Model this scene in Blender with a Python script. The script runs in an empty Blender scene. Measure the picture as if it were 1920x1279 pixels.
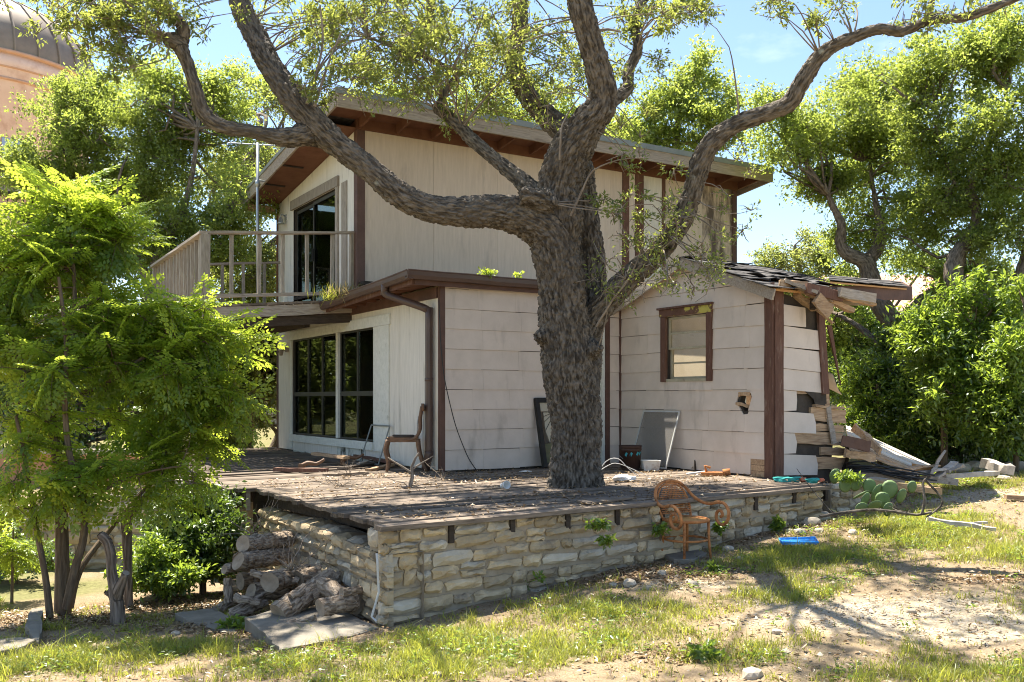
import bpy, math, random
import numpy as np
from mathutils import Vector, Matrix

# ------------------------------------------------------------------ camera, sky, sun, exposure
SC = bpy.context.scene
FPX, U0, HOR, EYE = 1750.0, 960.0, 748.0, 1.70        # photo calibration (1920 px wide)
cam_d = bpy.data.cameras.new('camera')
cam = bpy.data.objects.new('camera', cam_d)
SC.collection.objects.link(cam)
cam.location = (0, 0, EYE)
cam.rotation_euler = (math.radians(90), 0, 0)
cam_d.sensor_width = 36.0
cam_d.lens = FPX / 1920 * 36
cam_d.shift_y = (HOR - 639.5) / 1920
cam_d.clip_end = 3000
SC.camera = cam

SUN_TO = Vector((-0.26, 0.36, 1.0)).normalized()      # towards the sun: high, behind and left
elev = math.asin(SUN_TO.z)
azim = math.atan2(SUN_TO.x, SUN_TO.y)
W = bpy.data.worlds.new('World'); SC.world = W; W.use_nodes = True
nt = W.node_tree; nt.nodes.clear()
wout = nt.nodes.new('ShaderNodeOutputWorld'); wbg = nt.nodes.new('ShaderNodeBackground')
sky = nt.nodes.new('ShaderNodeTexSky'); sky.sky_type = 'NISHITA'; sky.sun_disc = False
sky.sun_elevation = elev; sky.sun_rotation = azim
sky.air_density = 1.0; sky.dust_density = 0.4; sky.ozone_density = 1.6
wtc = nt.nodes.new('ShaderNodeTexCoord')
wmap = nt.nodes.new('ShaderNodeMapping'); wmap.inputs['Scale'].default_value = (1.6, 1.6, 3.4)
wmap.inputs['Location'].default_value = (0.35, 0.2, 0.1)
wn = nt.nodes.new('ShaderNodeTexNoise'); wn.inputs['Scale'].default_value = 1.7
wn.inputs['Detail'].default_value = 7; wn.inputs['Roughness'].default_value = 0.58
wr = nt.nodes.new('ShaderNodeValToRGB')
wr.color_ramp.elements[0].position = 0.55; wr.color_ramp.elements[0].color = (0, 0, 0, 1)
wr.color_ramp.elements[1].position = 0.76; wr.color_ramp.elements[1].color = (1, 1, 1, 1)
wmix = nt.nodes.new('ShaderNodeMixRGB'); wmix.inputs[2].default_value = (9.0, 9.0, 9.2, 1)
wm2 = nt.nodes.new('ShaderNodeMath'); wm2.operation = 'MULTIPLY'; wm2.inputs[1].default_value = 0.45
nt.links.new(wtc.outputs['Generated'], wmap.inputs['Vector'])
nt.links.new(wmap.outputs[0], wn.inputs['Vector'])
nt.links.new(wn.outputs['Fac'], wr.inputs['Fac'])
nt.links.new(wr.outputs['Color'], wm2.inputs[0])
nt.links.new(wm2.outputs[0], wmix.inputs[0])
nt.links.new(sky.outputs['Color'], wmix.inputs[1])
nt.links.new(wmix.outputs[0], wbg.inputs['Color'])
wbg.inputs['Strength'].default_value = 0.080
nt.links.new(wbg.outputs[0], wout.inputs[0])

sun_d = bpy.data.lights.new('sun', 'SUN'); sun_d.energy = 5.0; sun_d.angle = math.radians(0.53)
sun_d.color = (1.0, 0.925, 0.80)
sun = bpy.data.objects.new('sun', sun_d); SC.collection.objects.link(sun)
sun.rotation_euler = SUN_TO.to_track_quat('Z', 'Y').to_euler()

SC.view_settings.view_transform = 'Standard'
SC.view_settings.look = 'None'
SC.view_settings.gamma = 1.0
SC.view_settings.use_curve_mapping = False
SC.view_settings.exposure = 1.72
SC.render.engine = 'CYCLES'
SC.cycles.max_bounces = 6
SC.cycles.diffuse_bounces = 3
SC.cycles.transparent_max_bounces = 12
SC.cycles.use_denoising = True
SC.cycles.denoising_prefilter = 'ACCURATE'
SC.render.filter_size = 1.05
SC.cycles.filter_width = 1.05

# ------------------------------------------------------------------ small maths
rng = np.random.default_rng(7)
random.seed(7)
def PX(u, v, d):
    """world point seen at photo pixel (u, v) at depth d metres"""
    return Vector(((u - U0) / FPX * d, d, EYE + (HOR - v) / FPX * d))
def nrm(a):
    return a / np.maximum(np.linalg.norm(a, axis=-1, keepdims=True), 1e-9)
def _h(ix, iy, iz, seed):
    h = (ix * 73856093) ^ (iy * 19349663) ^ (iz * 83492791) ^ (seed * 2654435)
    h = h & 0xffffffff
    h = ((h ^ (h >> 15)) * 2246822519) & 0xffffffff
    h = ((h ^ (h >> 13)) * 3266489917) & 0xffffffff
    return ((h ^ (h >> 16)) & 0xffffff).astype(np.float64) / 0xffffff
def vnoise(p, seed=0):
    """value noise in -1..1"""
    p = np.asarray(p, float)
    i = np.floor(p).astype(np.int64); f = p - i
    f = f * f * (3 - 2 * f)
    r = 0
    for dx in (0, 1):
        wx = f[:, 0] if dx else 1 - f[:, 0]
        for dy in (0, 1):
            wy = f[:, 1] if dy else 1 - f[:, 1]
            for dz in (0, 1):
                wz = f[:, 2] if dz else 1 - f[:, 2]
                r = r + wx * wy * wz * _h(i[:, 0] + dx, i[:, 1] + dy, i[:, 2] + dz, seed)
    return r * 2 - 1
def fbm(p, seed=0, octv=3):
    p = np.asarray(p, float); r = 0; a = 1; t = 0
    for k in range(octv):
        r = r + a * vnoise(p * (2.03 ** k), seed + k); t += a; a *= .5
    return r / t

# ------------------------------------------------------------------ mesh and object helpers
def mesh(name, verts, faces, smooth=False, mats=None, attr=None):
    """verts (n,3); faces: list of index lists, or int array (m,k)"""
    me = bpy.data.meshes.new(name)
    v = np.asarray(verts, np.float32)
    if isinstance(faces, np.ndarray):
        m, k = faces.shape
        me.vertices.add(len(v)); me.vertices.foreach_set('co', v.ravel())
        me.loops.add(m * k); me.loops.foreach_set('vertex_index', faces.astype(np.int32).ravel())
        me.polygons.add(m)
        me.polygons.foreach_set('loop_start', np.arange(0, m * k, k, dtype=np.int32))
        me.polygons.foreach_set('loop_total', np.full(m, k, np.int32))
        me.update(calc_edges=True)
    else:
        me.from_pydata([tuple(x) for x in v.tolist()], [], faces); me.update()
    if smooth:
        me.polygons.foreach_set('use_smooth', np.ones(len(me.polygons), bool))
    if attr is not None:
        for an, (dom, typ, data) in attr.items():
            a = me.attributes.new(an, typ, dom)
            a.data.foreach_set('value' if typ == 'FLOAT' else 'vector', np.asarray(data, np.float32).ravel())
    return me
def obj(name, me, mat=None, parent=None):
    o = bpy.data.objects.new(name, me)
    SC.collection.objects.link(o)
    if mat is not None:
        if len(me.materials) == 0: me.materials.append(mat)
    if parent is not None: o.parent = parent
    return o
def thing(name, label, cat, loc=(0, 0, 0), rz=0.0, group=None, rot=None):
    o = bpy.data.objects.new(name, None); o.empty_display_size = .1
    SC.collection.objects.link(o)
    o.location = loc
    o.rotation_euler = rot if rot is not None else (0, 0, rz)
    o['label'] = label; o['category'] = cat
    if group: o['group'] = group
    return o
def tag(o, label, cat, group=None, kind=None):
    if label: o['label'] = label
    if cat: o['category'] = cat
    if group: o['group'] = group
    if kind: o['kind'] = kind
    return o

class MB:
    """collects polygons of ONE piece"""
    def __init__(s): s.v = []; s.f = []
    def add(s, verts, faces):
        b = len(s.v)
        s.v += [tuple(map(float, x)) for x in verts]
        s.f += [[i + b for i in f] for f in faces]
        return s
    def box(s, x0, x1, y0, y1, z0, z1):
        v = [(x0, y0, z0), (x1, y0, z0), (x1, y1, z0), (x0, y1, z0), (x0, y0, z1), (x1, y0, z1), (x1, y1, z1), (x0, y1, z1)]
        return s.add(v, [[0, 3, 2, 1], [4, 5, 6, 7], [0, 1, 5, 4], [1, 2, 6, 5], [2, 3, 7, 6], [3, 0, 4, 7]])
    def bar(s, p0, p1, w, t, up=(0, 0, 1), seg=1, jit=0.0, taper=1.0):
        """rectangular bar from p0 to p1; w across, t along up"""
        p0 = np.array(p0, float); p1 = np.array(p1, float)
        d = p1 - p0; d = d / np.linalg.norm(d)
        up = np.array(up, float); a = np.cross(up, d)
        if np.linalg.norm(a) < 1e-4: a = np.cross((1, 0, 0), d)
        a = a / np.linalg.norm(a); b = np.cross(d, a)
        vs = []
        for i in range(seg + 1):
            k = i / seg; c = p0 + (p1 - p0) * k; sc = 1 + (taper - 1) * k
            for sa, sb in ((-1, -1), (1, -1), (1, 1), (-1, 1)):
                q = c + a * sa * w / 2 * sc + b * sb * t / 2 * sc
                if jit: q = q + np.array([random.gauss(0, 1), random.gauss(0, 1), random.gauss(0, 1)]) * jit
                vs.append(q)
        fs = [[3, 2, 1, 0]]
        for i in range(seg):
            o = i * 4
            for k in range(4):
                fs.append([o + k, o + (k + 1) % 4, o + 4 + (k + 1) % 4, o + 4 + k])
        o = seg * 4; fs.append([o, o + 1, o + 2, o + 3])
        return s.add(vs, fs)
    def prism(s, poly, fn, o0, o1):
        """polygon [(a,z)] extruded between offsets o0..o1 through fn(a,z,out)"""
        n = len(poly)
        vs = [fn(a, z, o0(a, z) if callable(o0) else o0) for a, z in poly] + [fn(a, z, o1(a, z) if callable(o1) else o1) for a, z in poly]
        fs = [list(range(n))[::-1], list(range(n, 2 * n))] + [[i, (i + 1) % n, n + (i + 1) % n, n + i] for i in range(n)]
        return s.add(vs, fs)
    def tube(s, pts, rad, sides=8, caps=True):
        v, f = tube_arrays(pts, rad, sides, caps)
        return s.add(v, f)
    def lathe(s, prof, n=16, c=(0, 0, 0), caps=True):
        vs = []; fs = []
        for r, z in prof:
            for k in range(n):
                t = 2 * math.pi * k / n
                vs.append((c[0] + r * math.cos(t), c[1] + r * math.sin(t), c[2] + z))
        for i in range(len(prof) - 1):
            for k in range(n):
                fs.append([i * n + k, i * n + (k + 1) % n, (i + 1) * n + (k + 1) % n, (i + 1) * n + k])
        if caps:
            fs.append(list(range(n))[::-1]); o = (len(prof) - 1) * n; fs.append([o + k for k in range(n)])
        return s.add(vs, fs)
    def build(s, name, mat, parent=None, smooth=False, bevel=0.0):
        me = mesh(name, np.array(s.v), s.f, smooth)
        o = obj(name, me, mat, parent)
        if bevel:
            m = o.modifiers.new('bevel', 'BEVEL'); m.width = bevel; m.segments = 1; m.limit_method = 'ANGLE'
        return o

def frames(P):
    """tangents and parallel-transported normals of a polyline"""
    P = np.asarray(P, float); n = len(P)
    T = np.zeros_like(P); T[1:-1] = P[2:] - P[:-2]; T[0] = P[1] - P[0]; T[-1] = P[-1] - P[-2]
    T = nrm(T)
    a = np.array([0, 0, 1.0]) if abs(T[0][2]) < .9 else np.array([1.0, 0, 0])
    N = np.zeros_like(P); N[0] = nrm(np.cross(np.cross(T[0], a), T[0]))
    for i in range(1, n):
        v = N[i - 1] - T[i] * np.dot(N[i - 1], T[i]); l = np.linalg.norm(v)
        N[i] = v / l if l > 1e-6 else N[i - 1]
    return T, N, np.cross(T, N)
def tube_arrays(pts, rad, sides=8, caps=True):
    P = np.asarray(pts, float); n = len(P)
    R = np.full(n, rad, float) if np.isscalar(rad) else np.asarray(rad, float)
    T, N, B = frames(P)
    t = np.arange(sides) / sides * 2 * math.pi
    V = (P[:, None] + R[:, None, None] * (np.cos(t)[None, :, None] * N[:, None] + np.sin(t)[None, :, None] * B[:, None])).reshape(-1, 3)
    F = []
    for i in range(n - 1):
        for k in range(sides):
            k2 = (k + 1) % sides
            F.append([i * sides + k, i * sides + k2, (i + 1) * sides + k2, (i + 1) * sides + k])
    if caps:
        F.append(list(range(sides))[::-1]); F.append([(n - 1) * sides + k for k in range(sides)])
    return V, F
def tubes_mesh(lst, sides=5):
    """many tubes as one (verts, quad faces) array pair; lst of (pts, radii)"""
    Vs = []; Fs = []; b = 0
    for P, R in lst:
        P = np.asarray(P, float); n = len(P)
        R = np.full(n, R, float) if np.isscalar(R) else np.asarray(R, float)
        T, N, B = frames(P)
        t = np.arange(sides) / sides * 2 * math.pi
        V = (P[:, None] + R[:, None, None] * (np.cos(t)[None, :, None] * N[:, None] + np.sin(t)[None, :, None] * B[:, None])).reshape(-1, 3)
        i = np.arange(n - 1)[:, None] * sides; k = np.arange(sides)[None]; k2 = (k + 1) % sides
        F = np.stack([i + k, i + k2, i + sides + k2, i + sides + k], -1).reshape(-1, 4) + b
        Vs.append(V); Fs.append(F); b += len(V)
    return np.concatenate(Vs), np.concatenate(Fs)
def catmull(P, step):
    """resample a polyline (n,k) with Catmull-Rom; returns dense array"""
    P = np.asarray(P, float); n = len(P); out = []
    for i in range(n - 1):
        p0 = P[max(i - 1, 0)]; p1 = P[i]; p2 = P[i + 1]; p3 = P[min(i + 2, n - 1)]
        m = max(2, int(np.linalg.norm(p2[:3] - p1[:3]) / step))
        for t in np.arange(m) / m:
            out.append(.5 * ((2 * p1) + (-p0 + p2) * t + (2 * p0 - 5 * p1 + 4 * p2 - p3) * t * t + (-p0 + 3 * p1 - 3 * p2 + p3) * t ** 3))
    out.append(P[-1]); return np.array(out)

# convex polygon clipping in a wall plane
def clip_half(poly, n, c):
    """keep points with n.p <= c"""
    out = []
    for i in range(len(poly)):
        a = poly[i]; b = poly[(i + 1) % len(poly)]
        da = n[0] * a[0] + n[1] * a[1] - c; db = n[0] * b[0] + n[1] * b[1] - c
        if da <= 0: out.append(a)
        if (da < 0 < db) or (db < 0 < da):
            t = da / (da - db); out.append((a[0] + (b[0] - a[0]) * t, a[1] + (b[1] - a[1]) * t))
    return out
def area(poly):
    return abs(sum(poly[i][0] * poly[(i + 1) % len(poly)][1] - poly[(i + 1) % len(poly)][0] * poly[i][1] for i in range(len(poly)))) / 2
def minus_convex(poly, hole):
    """convex poly minus convex counter-clockwise hole -> convex pieces"""
    res = []; cur = poly
    for i in range(len(hole)):
        a = hole[i]; b = hole[(i + 1) % len(hole)]
        n = (b[1] - a[1], -(b[0] - a[0])); c = n[0] * a[0] + n[1] * a[1]      # outward normal
        o = clip_half(cur, (-n[0], -n[1]), -c)
        if len(o) > 2 and area(o) > 1e-4: res.append(o)
        cur = clip_half(cur, n, c)
        if len(cur) < 3: break
    return res

# ------------------------------------------------------------------ materials
MATS = {}
def rgb(c): return (c[0], c[1], c[2], 1.0)
def mat(name, c1, c2, scale=4.0, stretch=(1, 1, 1), rough=.85, bump=.3, bscale=None, c3=None, c3pos=(.58, .7), c3scale=1.3,
        vary=.0, spec=.2, lines=None, detail=6, metallic=0.0, coord='Object', offset_random=False, bdist=.01, c3stretch=None):
    """noise-mottled surface: c1..c2 grain, optional c3 stains, optional per-object value variation"""
    m = bpy.data.materials.new(name); m.use_nodes = True
    t = m.node_tree; N = t.nodes; L = t.links
    bsdf = N['Principled BSDF']
    bsdf.inputs['Roughness'].default_value = rough
    bsdf.inputs['Specular IOR Level'].default_value = spec
    bsdf.inputs['Metallic'].default_value = metallic
    tc = N.new('ShaderNodeTexCoord'); src = tc.outputs[coord]
    oi = N.new('ShaderNodeObjectInfo')
    if offset_random:
        va = N.new('ShaderNodeVectorMath'); va.operation = 'MULTIPLY_ADD'
        cx = N.new('ShaderNodeCombineXYZ')
        for k in range(3): L.new(oi.outputs['Random'], cx.inputs[k])
        L.new(cx.outputs[0], va.inputs[0]); va.inputs[1].default_value = (17.3, 29.1, 41.7); L.new(src, va.inputs[2]); src = va.outputs[0]
    mp = N.new('ShaderNodeMapping'); mp.inputs['Scale'].default_value = stretch; L.new(src, mp.inputs['Vector'])
    n1 = N.new('ShaderNodeTexNoise'); n1.inputs['Scale'].default_value = scale; n1.inputs['Detail'].default_value = detail
    n1.inputs['Roughness'].default_value = .62; L.new(mp.outputs[0], n1.inputs['Vector'])
    r1 = N.new('ShaderNodeValToRGB'); r1.color_ramp.elements[0].position = .3; r1.color_ramp.elements[1].position = .7
    r1.color_ramp.elements[0].color = rgb(c1); r1.color_ramp.elements[1].color = rgb(c2)
    L.new(n1.outputs['Fac'], r1.inputs['Fac']); col = r1.outputs['Color']
    if c3 is not None:
        mp3 = N.new('ShaderNodeMapping'); mp3.inputs['Scale'].default_value = c3stretch or stretch; L.new(src, mp3.inputs['Vector'])
        n3 = N.new('ShaderNodeTexNoise'); n3.inputs['Scale'].default_value = c3scale; n3.inputs['Detail'].default_value = 8
        n3.inputs['Roughness'].default_value = .65; L.new(mp3.outputs[0], n3.inputs['Vector'])
        r3 = N.new('ShaderNodeValToRGB'); r3.color_ramp.elements[0].position = c3pos[0]; r3.color_ramp.elements[1].position = c3pos[1]
        L.new(n3.outputs['Fac'], r3.inputs['Fac'])
        mx = N.new('ShaderNodeMixRGB'); mx.inputs[2].default_value = rgb(c3); L.new(r3.outputs['Color'], mx.inputs[0]); L.new(col, mx.inputs[1]); col = mx.outputs[0]
    if lines is not None:                       # thin grooves: (axis, pitch metres, depth)
        ax, pitch, dep = lines
        sx = N.new('ShaderNodeSeparateXYZ'); L.new(tc.outputs['Object'], sx.inputs[0])
        md = N.new('ShaderNodeMath'); md.operation = 'DIVIDE'; L.new(sx.outputs[ax], md.inputs[0]); md.inputs[1].default_value = pitch
        fr = N.new('ShaderNodeMath'); fr.operation = 'FRACT'; L.new(md.outputs[0], fr.inputs[0])
        cmp = N.new('ShaderNodeMath'); cmp.operation = 'LESS_THAN'; L.new(fr.outputs[0], cmp.inputs[0]); cmp.inputs[1].default_value = dep
        mx = N.new('ShaderNodeMixRGB'); mx.blend_type = 'MULTIPLY'; mx.inputs[2].default_value = (.80, .77, .74, 1)
        L.new(cmp.outputs[0], mx.inputs[0]); L.new(col, mx.inputs[1]); col = mx.outputs[0]
    if vary:
        hs = N.new('ShaderNodeHueSaturation'); mr = N.new('ShaderNodeMapRange')
        mr.inputs['To Min'].default_value = 1 - vary; mr.inputs['To Max'].default_value = 1 + vary
        L.new(oi.outputs['Random'], mr.inputs['Value']); L.new(mr.outputs[0], hs.inputs['Value']); L.new(col, hs.inputs['Color']); col = hs.outputs[0]
    L.new(col, bsdf.inputs['Base Color'])
    if bump:
        bn = N.new('ShaderNodeTexNoise'); bn.inputs['Scale'].default_value = bscale or scale * 3; bn.inputs['Detail'].default_value = 8
        bn.inputs['Roughness'].default_value = .65; L.new(mp.outputs[0], bn.inputs['Vector'])
        bp = N.new('ShaderNodeBump'); bp.inputs['Strength'].default_value = bump; bp.inputs['Distance'].default_value = bdist
        L.new(bn.outputs['Fac'], bp.inputs['Height']); L.new(bp.outputs[0], bsdf.inputs['Normal'])
    MATS[name] = m
    return m
def leaf_mat(name, dark, light, trans, tmix=.45, gloss=.06):
    m = bpy.data.materials.new(name); m.use_nodes = True
    t = m.node_tree; N = t.nodes; L = t.links; N.clear()
    out = N.new('ShaderNodeOutputMaterial')
    at = N.new('ShaderNodeAttribute'); at.attribute_name = 'var'
    r = N.new('ShaderNodeMixRGB'); r.inputs[1].default_value = rgb(dark); r.inputs[2].default_value = rgb(light); L.new(at.outputs['Fac'], r.inputs[0])
    r2 = N.new('ShaderNodeMixRGB'); r2.inputs[1].default_value = rgb([x * .6 for x in trans]); r2.inputs[2].default_value = rgb(trans); L.new(at.outputs['Fac'], r2.inputs[0])
    d = N.new('ShaderNodeBsdfDiffuse'); L.new(r.outputs[0], d.inputs['Color'])
    tr = N.new('ShaderNodeBsdfTranslucent'); L.new(r2.outputs[0], tr.inputs['Color'])
    g = N.new('ShaderNodeBsdfGlossy'); g.inputs['Roughness'].default_value = .38; g.inputs['Color'].default_value = (.8, .85, .8, 1)
    m1 = N.new('ShaderNodeMixShader'); m1.inputs[0].default_value = tmix; L.new(d.outputs[0], m1.inputs[1]); L.new(tr.outputs[0], m1.inputs[2])
    m2 = N.new('ShaderNodeMixShader'); m2.inputs[0].default_value = gloss; L.new(m1.outputs[0], m2.inputs[1]); L.new(g.outputs[0], m2.inputs[2])
    L.new(m2.outputs[0], out.inputs[0]); MATS[name] = m
    return m
def glass_mat(name, tint, refl=.18, rough=.02):
    m = bpy.data.materials.new(name); m.use_nodes = True
    t = m.node_tree; N = t.nodes; L = t.links; N.clear()
    out = N.new('ShaderNodeOutputMaterial')
    tr = N.new('ShaderNodeBsdfTransparent'); tr.inputs[0].default_value = rgb(tint)
    g = N.new('ShaderNodeBsdfGlossy'); g.inputs['Roughness'].default_value = rough; g.inputs['Color'].default_value = (.9, .92, .9, 1)
    fr = N.new('ShaderNodeFresnel'); fr.inputs['IOR'].default_value = 1.5
    ad = N.new('ShaderNodeMath'); ad.operation = 'ADD'; ad.use_clamp = True; ad.inputs[1].default_value = refl; L.new(fr.outputs[0], ad.inputs[0])
    geo = N.new('ShaderNodeNewGeometry'); inv = N.new('ShaderNodeMath'); inv.operation = 'SUBTRACT'; inv.inputs[0].default_value = 1.0; L.new(geo.outputs['Backfacing'], inv.inputs[1])
    mu = N.new('ShaderNodeMath'); mu.operation = 'MULTIPLY'; L.new(ad.outputs[0], mu.inputs[0]); L.new(inv.outputs[0], mu.inputs[1])       # reflect on the entering face only
    mx = N.new('ShaderNodeMixShader'); L.new(mu.outputs[0], mx.inputs[0]); L.new(tr.outputs[0], mx.inputs[1]); L.new(g.outputs[0], mx.inputs[2])
    L.new(mx.outputs[0], out.inputs[0]); MATS[name] = m
    return m

M_siding = mat('siding paint', (.575, .495, .425), (.675, .585, .51), 3, (1, 1, 1), .7, .12, 40, c3=(.36, .31, .26), c3pos=(.56, .82), c3scale=1.6, c3stretch=(2.2, 2.2, .6), vary=.022, spec=.3)
M_panel = mat('plywood paint', (.55, .455, .37), (.65, .545, .45), 5, (6, 6, .6), .8, .2, 30, c3=(.34, .28, .24), c3pos=(.6, .8), c3scale=1.1, c3stretch=(3, 3, .5), vary=.03)
M_stain = mat('mildewed plywood', (.52, .42, .34), (.62, .51, .42), 5, (6, 6, .6), .8, .2, 30, c3=(.13, .10, .085), c3pos=(.45, .6), c3scale=2.2, c3stretch=(2.5, 2.5, .6))
M_white = mat('weathered white paint', (.60, .57, .50), (.74, .70, .62), 6, (8, 8, .5), .75, .2, 30, c3=(.34, .32, .27), c3pos=(.58, .78), c3scale=1.6, c3stretch=(5, 5, .6), lines=(1, .2033, .016))
M_trimw = mat('white trim paint', (.58, .59, .53), (.72, .72, .66), 8, (2, 2, 2), .7, .2, 30, c3=(.30, .31, .24), c3pos=(.6, .8), c3scale=4)
M_mold = mat('mildewed white board', (.50, .51, .45), (.66, .66, .60), 8, (4, 4, 1), .8, .2, 30, c3=(.05, .05, .035), c3pos=(.5, .62), c3scale=3)
M_brown = mat('brown trim paint', (.085, .044, .032), (.128, .068, .05), 7, (1, 1, 1), .6, .15, 30, c3=(.33, .24, .19), c3pos=(.68, .74), c3scale=5, spec=.35)
M_frame = mat('peeling brown frame', (.10, .05, .036), (.16, .085, .06), 9, (3, 3, .6), .75, .4, 30, c3=(.29, .21, .165), c3pos=(.58, .74), c3scale=6)
M_peel = mat('peeling yellow over brown', (.11, .055, .035), (.17, .09, .06), 9, (1, 1, 1), .75, .4, 30, c3=(.50, .44, .10), c3pos=(.49, .54), c3scale=5)
M_soffit = mat('brown soffit paint', (.115, .050, .029), (.165, .077, .046), 5, (1, 1, 1), .75, .1, 30, vary=.08)
M_grey = mat('grey weathered wood', (.24, .20, .165), (.42, .37, .31), 9, (.7, 6, 6), .9, .4, 14, c3=(.13, .10, .08), c3pos=(.58, .7), c3scale=4, vary=.12, offset_random=True)
M_greyv = mat('grey weathered upright', (.22, .185, .15), (.38, .34, .28), 9, (6, 6, .7), .9, .4, 14, c3=(.12, .10, .08), c3pos=(.6, .72), c3scale=4, vary=.15, offset_random=True)
M_fascia = mat('weathered fascia', (.25, .205, .16), (.40, .34, .275), 8, (.5, 3, 7), .88, .35, 14, c3=(.17, .13, .10), c3pos=(.56, .7), c3scale=3, vary=.08)
M_deck = mat('weathered deck board', (.10, .08, .063), (.25, .20, .155), 7, (.6, 7, 7), .9, .5, 12, c3=(.07, .055, .045), c3pos=(.56, .72), c3scale=2.5, vary=.3, offset_random=True)
M_rawwood = mat('raw bare wood', (.30, .19, .11), (.52, .37, .235), 7, (.6, 7, 7), .85, .4, 12, c3=(.14, .09, .06), c3pos=(.55, .7), c3scale=4, vary=.18, offset_random=True)
M_orange = mat('fresh plywood', (.48, .25, .10), (.62, .36, .16), 6, (.7, 5, 5), .8, .2, 14)
M_felt = mat('black building felt', (.038, .032, .027), (.085, .072, .06), 5, (1, 1, 1), .9, .3, 20)
M_dark = mat('dark old timber', (.035, .028, .022), (.08, .062, .05), 6, (1, 5, 5), .9, .3, 14, vary=.2)
M_gutter = mat('brown gutter metal', (.07, .042, .034), (.10, .062, .05), 3, (1, 1, 1), .42, .05, 20, spec=.5)
M_metal = mat('galvanised metal', (.30, .33, .34), (.42, .45, .46), 3, (1, 1, 1), .4, .05, 20, metallic=.6, spec=.5)
M_edge = mat('painted metal edge', (.15, .17, .16), (.22, .24, .23), 3, (1, 1, 1), .5, .05, 20, spec=.4)
M_shingle = mat('old asphalt shingle', (.04, .038, .037), (.115, .108, .104), 14, (1, 1, 1), .95, .6, 40, c3=(.22, .20, .185), c3pos=(.55, .75), c3scale=5, vary=.25)
M_stone = mat('limestone', (.345, .262, .16), (.55, .44, .285), 5, (1, 1, 1), .92, .55, 16, c3=(.145, .12, .095), c3pos=(.52, .70), c3scale=2.6, vary=.26, offset_random=True, bdist=.02)
M_stone2 = mat('pale limestone', (.38, .325, .24), (.54, .475, .37), 5, (1, 1, 1), .92, .55, 16, c3=(.17, .15, .12), c3pos=(.52, .66), c3scale=3, vary=.16, offset_random=True, bdist=.015)
M_mortar = mat('lime mortar', (.28, .23, .165), (.39, .325, .245), 9, (1, 1, 1), .95, .6, 30, c3=(.13, .11, .09), c3pos=(.55, .7), c3scale=2)
M_slab = mat('grey flagstone', (.15, .13, .10), (.28, .25, .205), 5, (1, 1, 1), .9, .5, 14, c3=(.16, .15, .125), c3pos=(.55, .7), c3scale=2.5, bdist=.015)
M_rock = mat('field rock', (.30, .255, .195), (.48, .425, .34), 7, (1, 1, 1), .92, .5, 18, vary=.15, offset_random=True)
M_rust = mat('rusty iron', (.32, .12, .042), (.52, .235, .09), 16, (1, 1, 1), .8, .5, 60, c3=(.10, .045, .025), c3pos=(.55, .68), c3scale=9)
M_rustseat = mat('rusty seat', (.42, .19, .055), (.60, .32, .10), 9, (1, 1, 1), .7, .3, 40, c3=(.16, .06, .025), c3pos=(.54, .64), c3scale=7)
M_chairwood = mat('old varnished wood', (.115, .062, .035), (.20, .115, .068), 8, (1, 1, 4), .6, .2, 30, spec=.35)
M_seat = mat('worn dark seat', (.05, .036, .028), (.085, .062, .048), 10, (1, 1, 1), .9, .2, 40)
M_black = mat('black plastic', (.012, .012, .013), (.022, .022, .023), 5, (1, 1, 1), .45, .05, 20, spec=.4)
M_blackframe = mat('black lead frame', (.018, .017, .016), (.04, .037, .034), 8, (1, 1, 1), .55, .2, 30)
M_alu = mat('dull aluminium', (.42, .42, .40), (.52, .52, .50), 6, (1, 1, 1), .45, .1, 30, spec=.5)
M_bucket = mat('dark brown bucket', (.045, .026, .02), (.075, .045, .036), 6, (1, 1, 1), .6, .1, 30)
M_teal = mat('teal paint', (.03, .22, .27), (.06, .32, .37), 8, (1, 1, 1), .7, .1, 30)
M_whiteplastic = mat('dirty white plastic', (.55, .53, .48), (.68, .66, .62), 6, (1, 1, 1), .55, .1, 30, c3=(.33, .20, .11), c3pos=(.52, .7), c3scale=5)
M_paper = mat('dirty paper', (.60, .58, .55), (.75, .74, .71), 8, (1, 1, 1), .9, .3, 30)
M_blue = mat('blue plastic', (.02, .22, .62), (.03, .30, .75), 5, (1, 1, 1), .4, .05, 20, spec=.5)
M_teacloth = mat('teal cloth', (.03, .26, .24), (.07, .38, .34), 12, (1, 1, 1), .9, .3, 40)
M_orcloth = mat('coral cloth', (.50, .12, .06), (.62, .22, .12), 12, (1, 1, 1), .9, .3, 40)
M_bark = None
M_cactus = mat('prickly pear skin', (.075, .125, .05), (.13, .19, .08), 8, (1, 1, 1), .6, .1, 30, c3=(.24, .22, .12), c3pos=(.66, .76), c3scale=6, spec=.3, vary=.15)
M_pink = mat('pink stucco', (.72, .55, .48), (.80, .63, .56), 2, (1, 1, 1), .85, .15, 30, c3=(.56, .38, .31), c3pos=(.5, .7))
M_copper = mat('copper trim', (.52, .31, .21), (.62, .39, .28), 3, (1, 1, 1), .5, .05, 20, spec=.4)
M_bronze = mat('bronze standing seam', (.22, .172, .128), (.30, .24, .185), 2, (1, 1, 1), .5, .05, 10, spec=.4, metallic=.1, vary=.06)
M_tile = mat('pink roof tile', (.52, .27, .20), (.70, .42, .33), 6, (1, 1, 1), .8, .3, 30, vary=.15)
M_terra = mat('terracotta wall', (.50, .24, .13), (.60, .31, .18), 3, (1, 1, 1), .85, .2, 30, c3=(.36, .17, .10))
M_tan = mat('tan stucco', (.50, .43, .33), (.58, .51, .40), 3, (1, 1, 1), .85, .2, 30)
M_iron = mat('dark wrought iron', (.02, .018, .018), (.035, .03, .03), 5, (1, 1, 1), .55, .1, 20)
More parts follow.
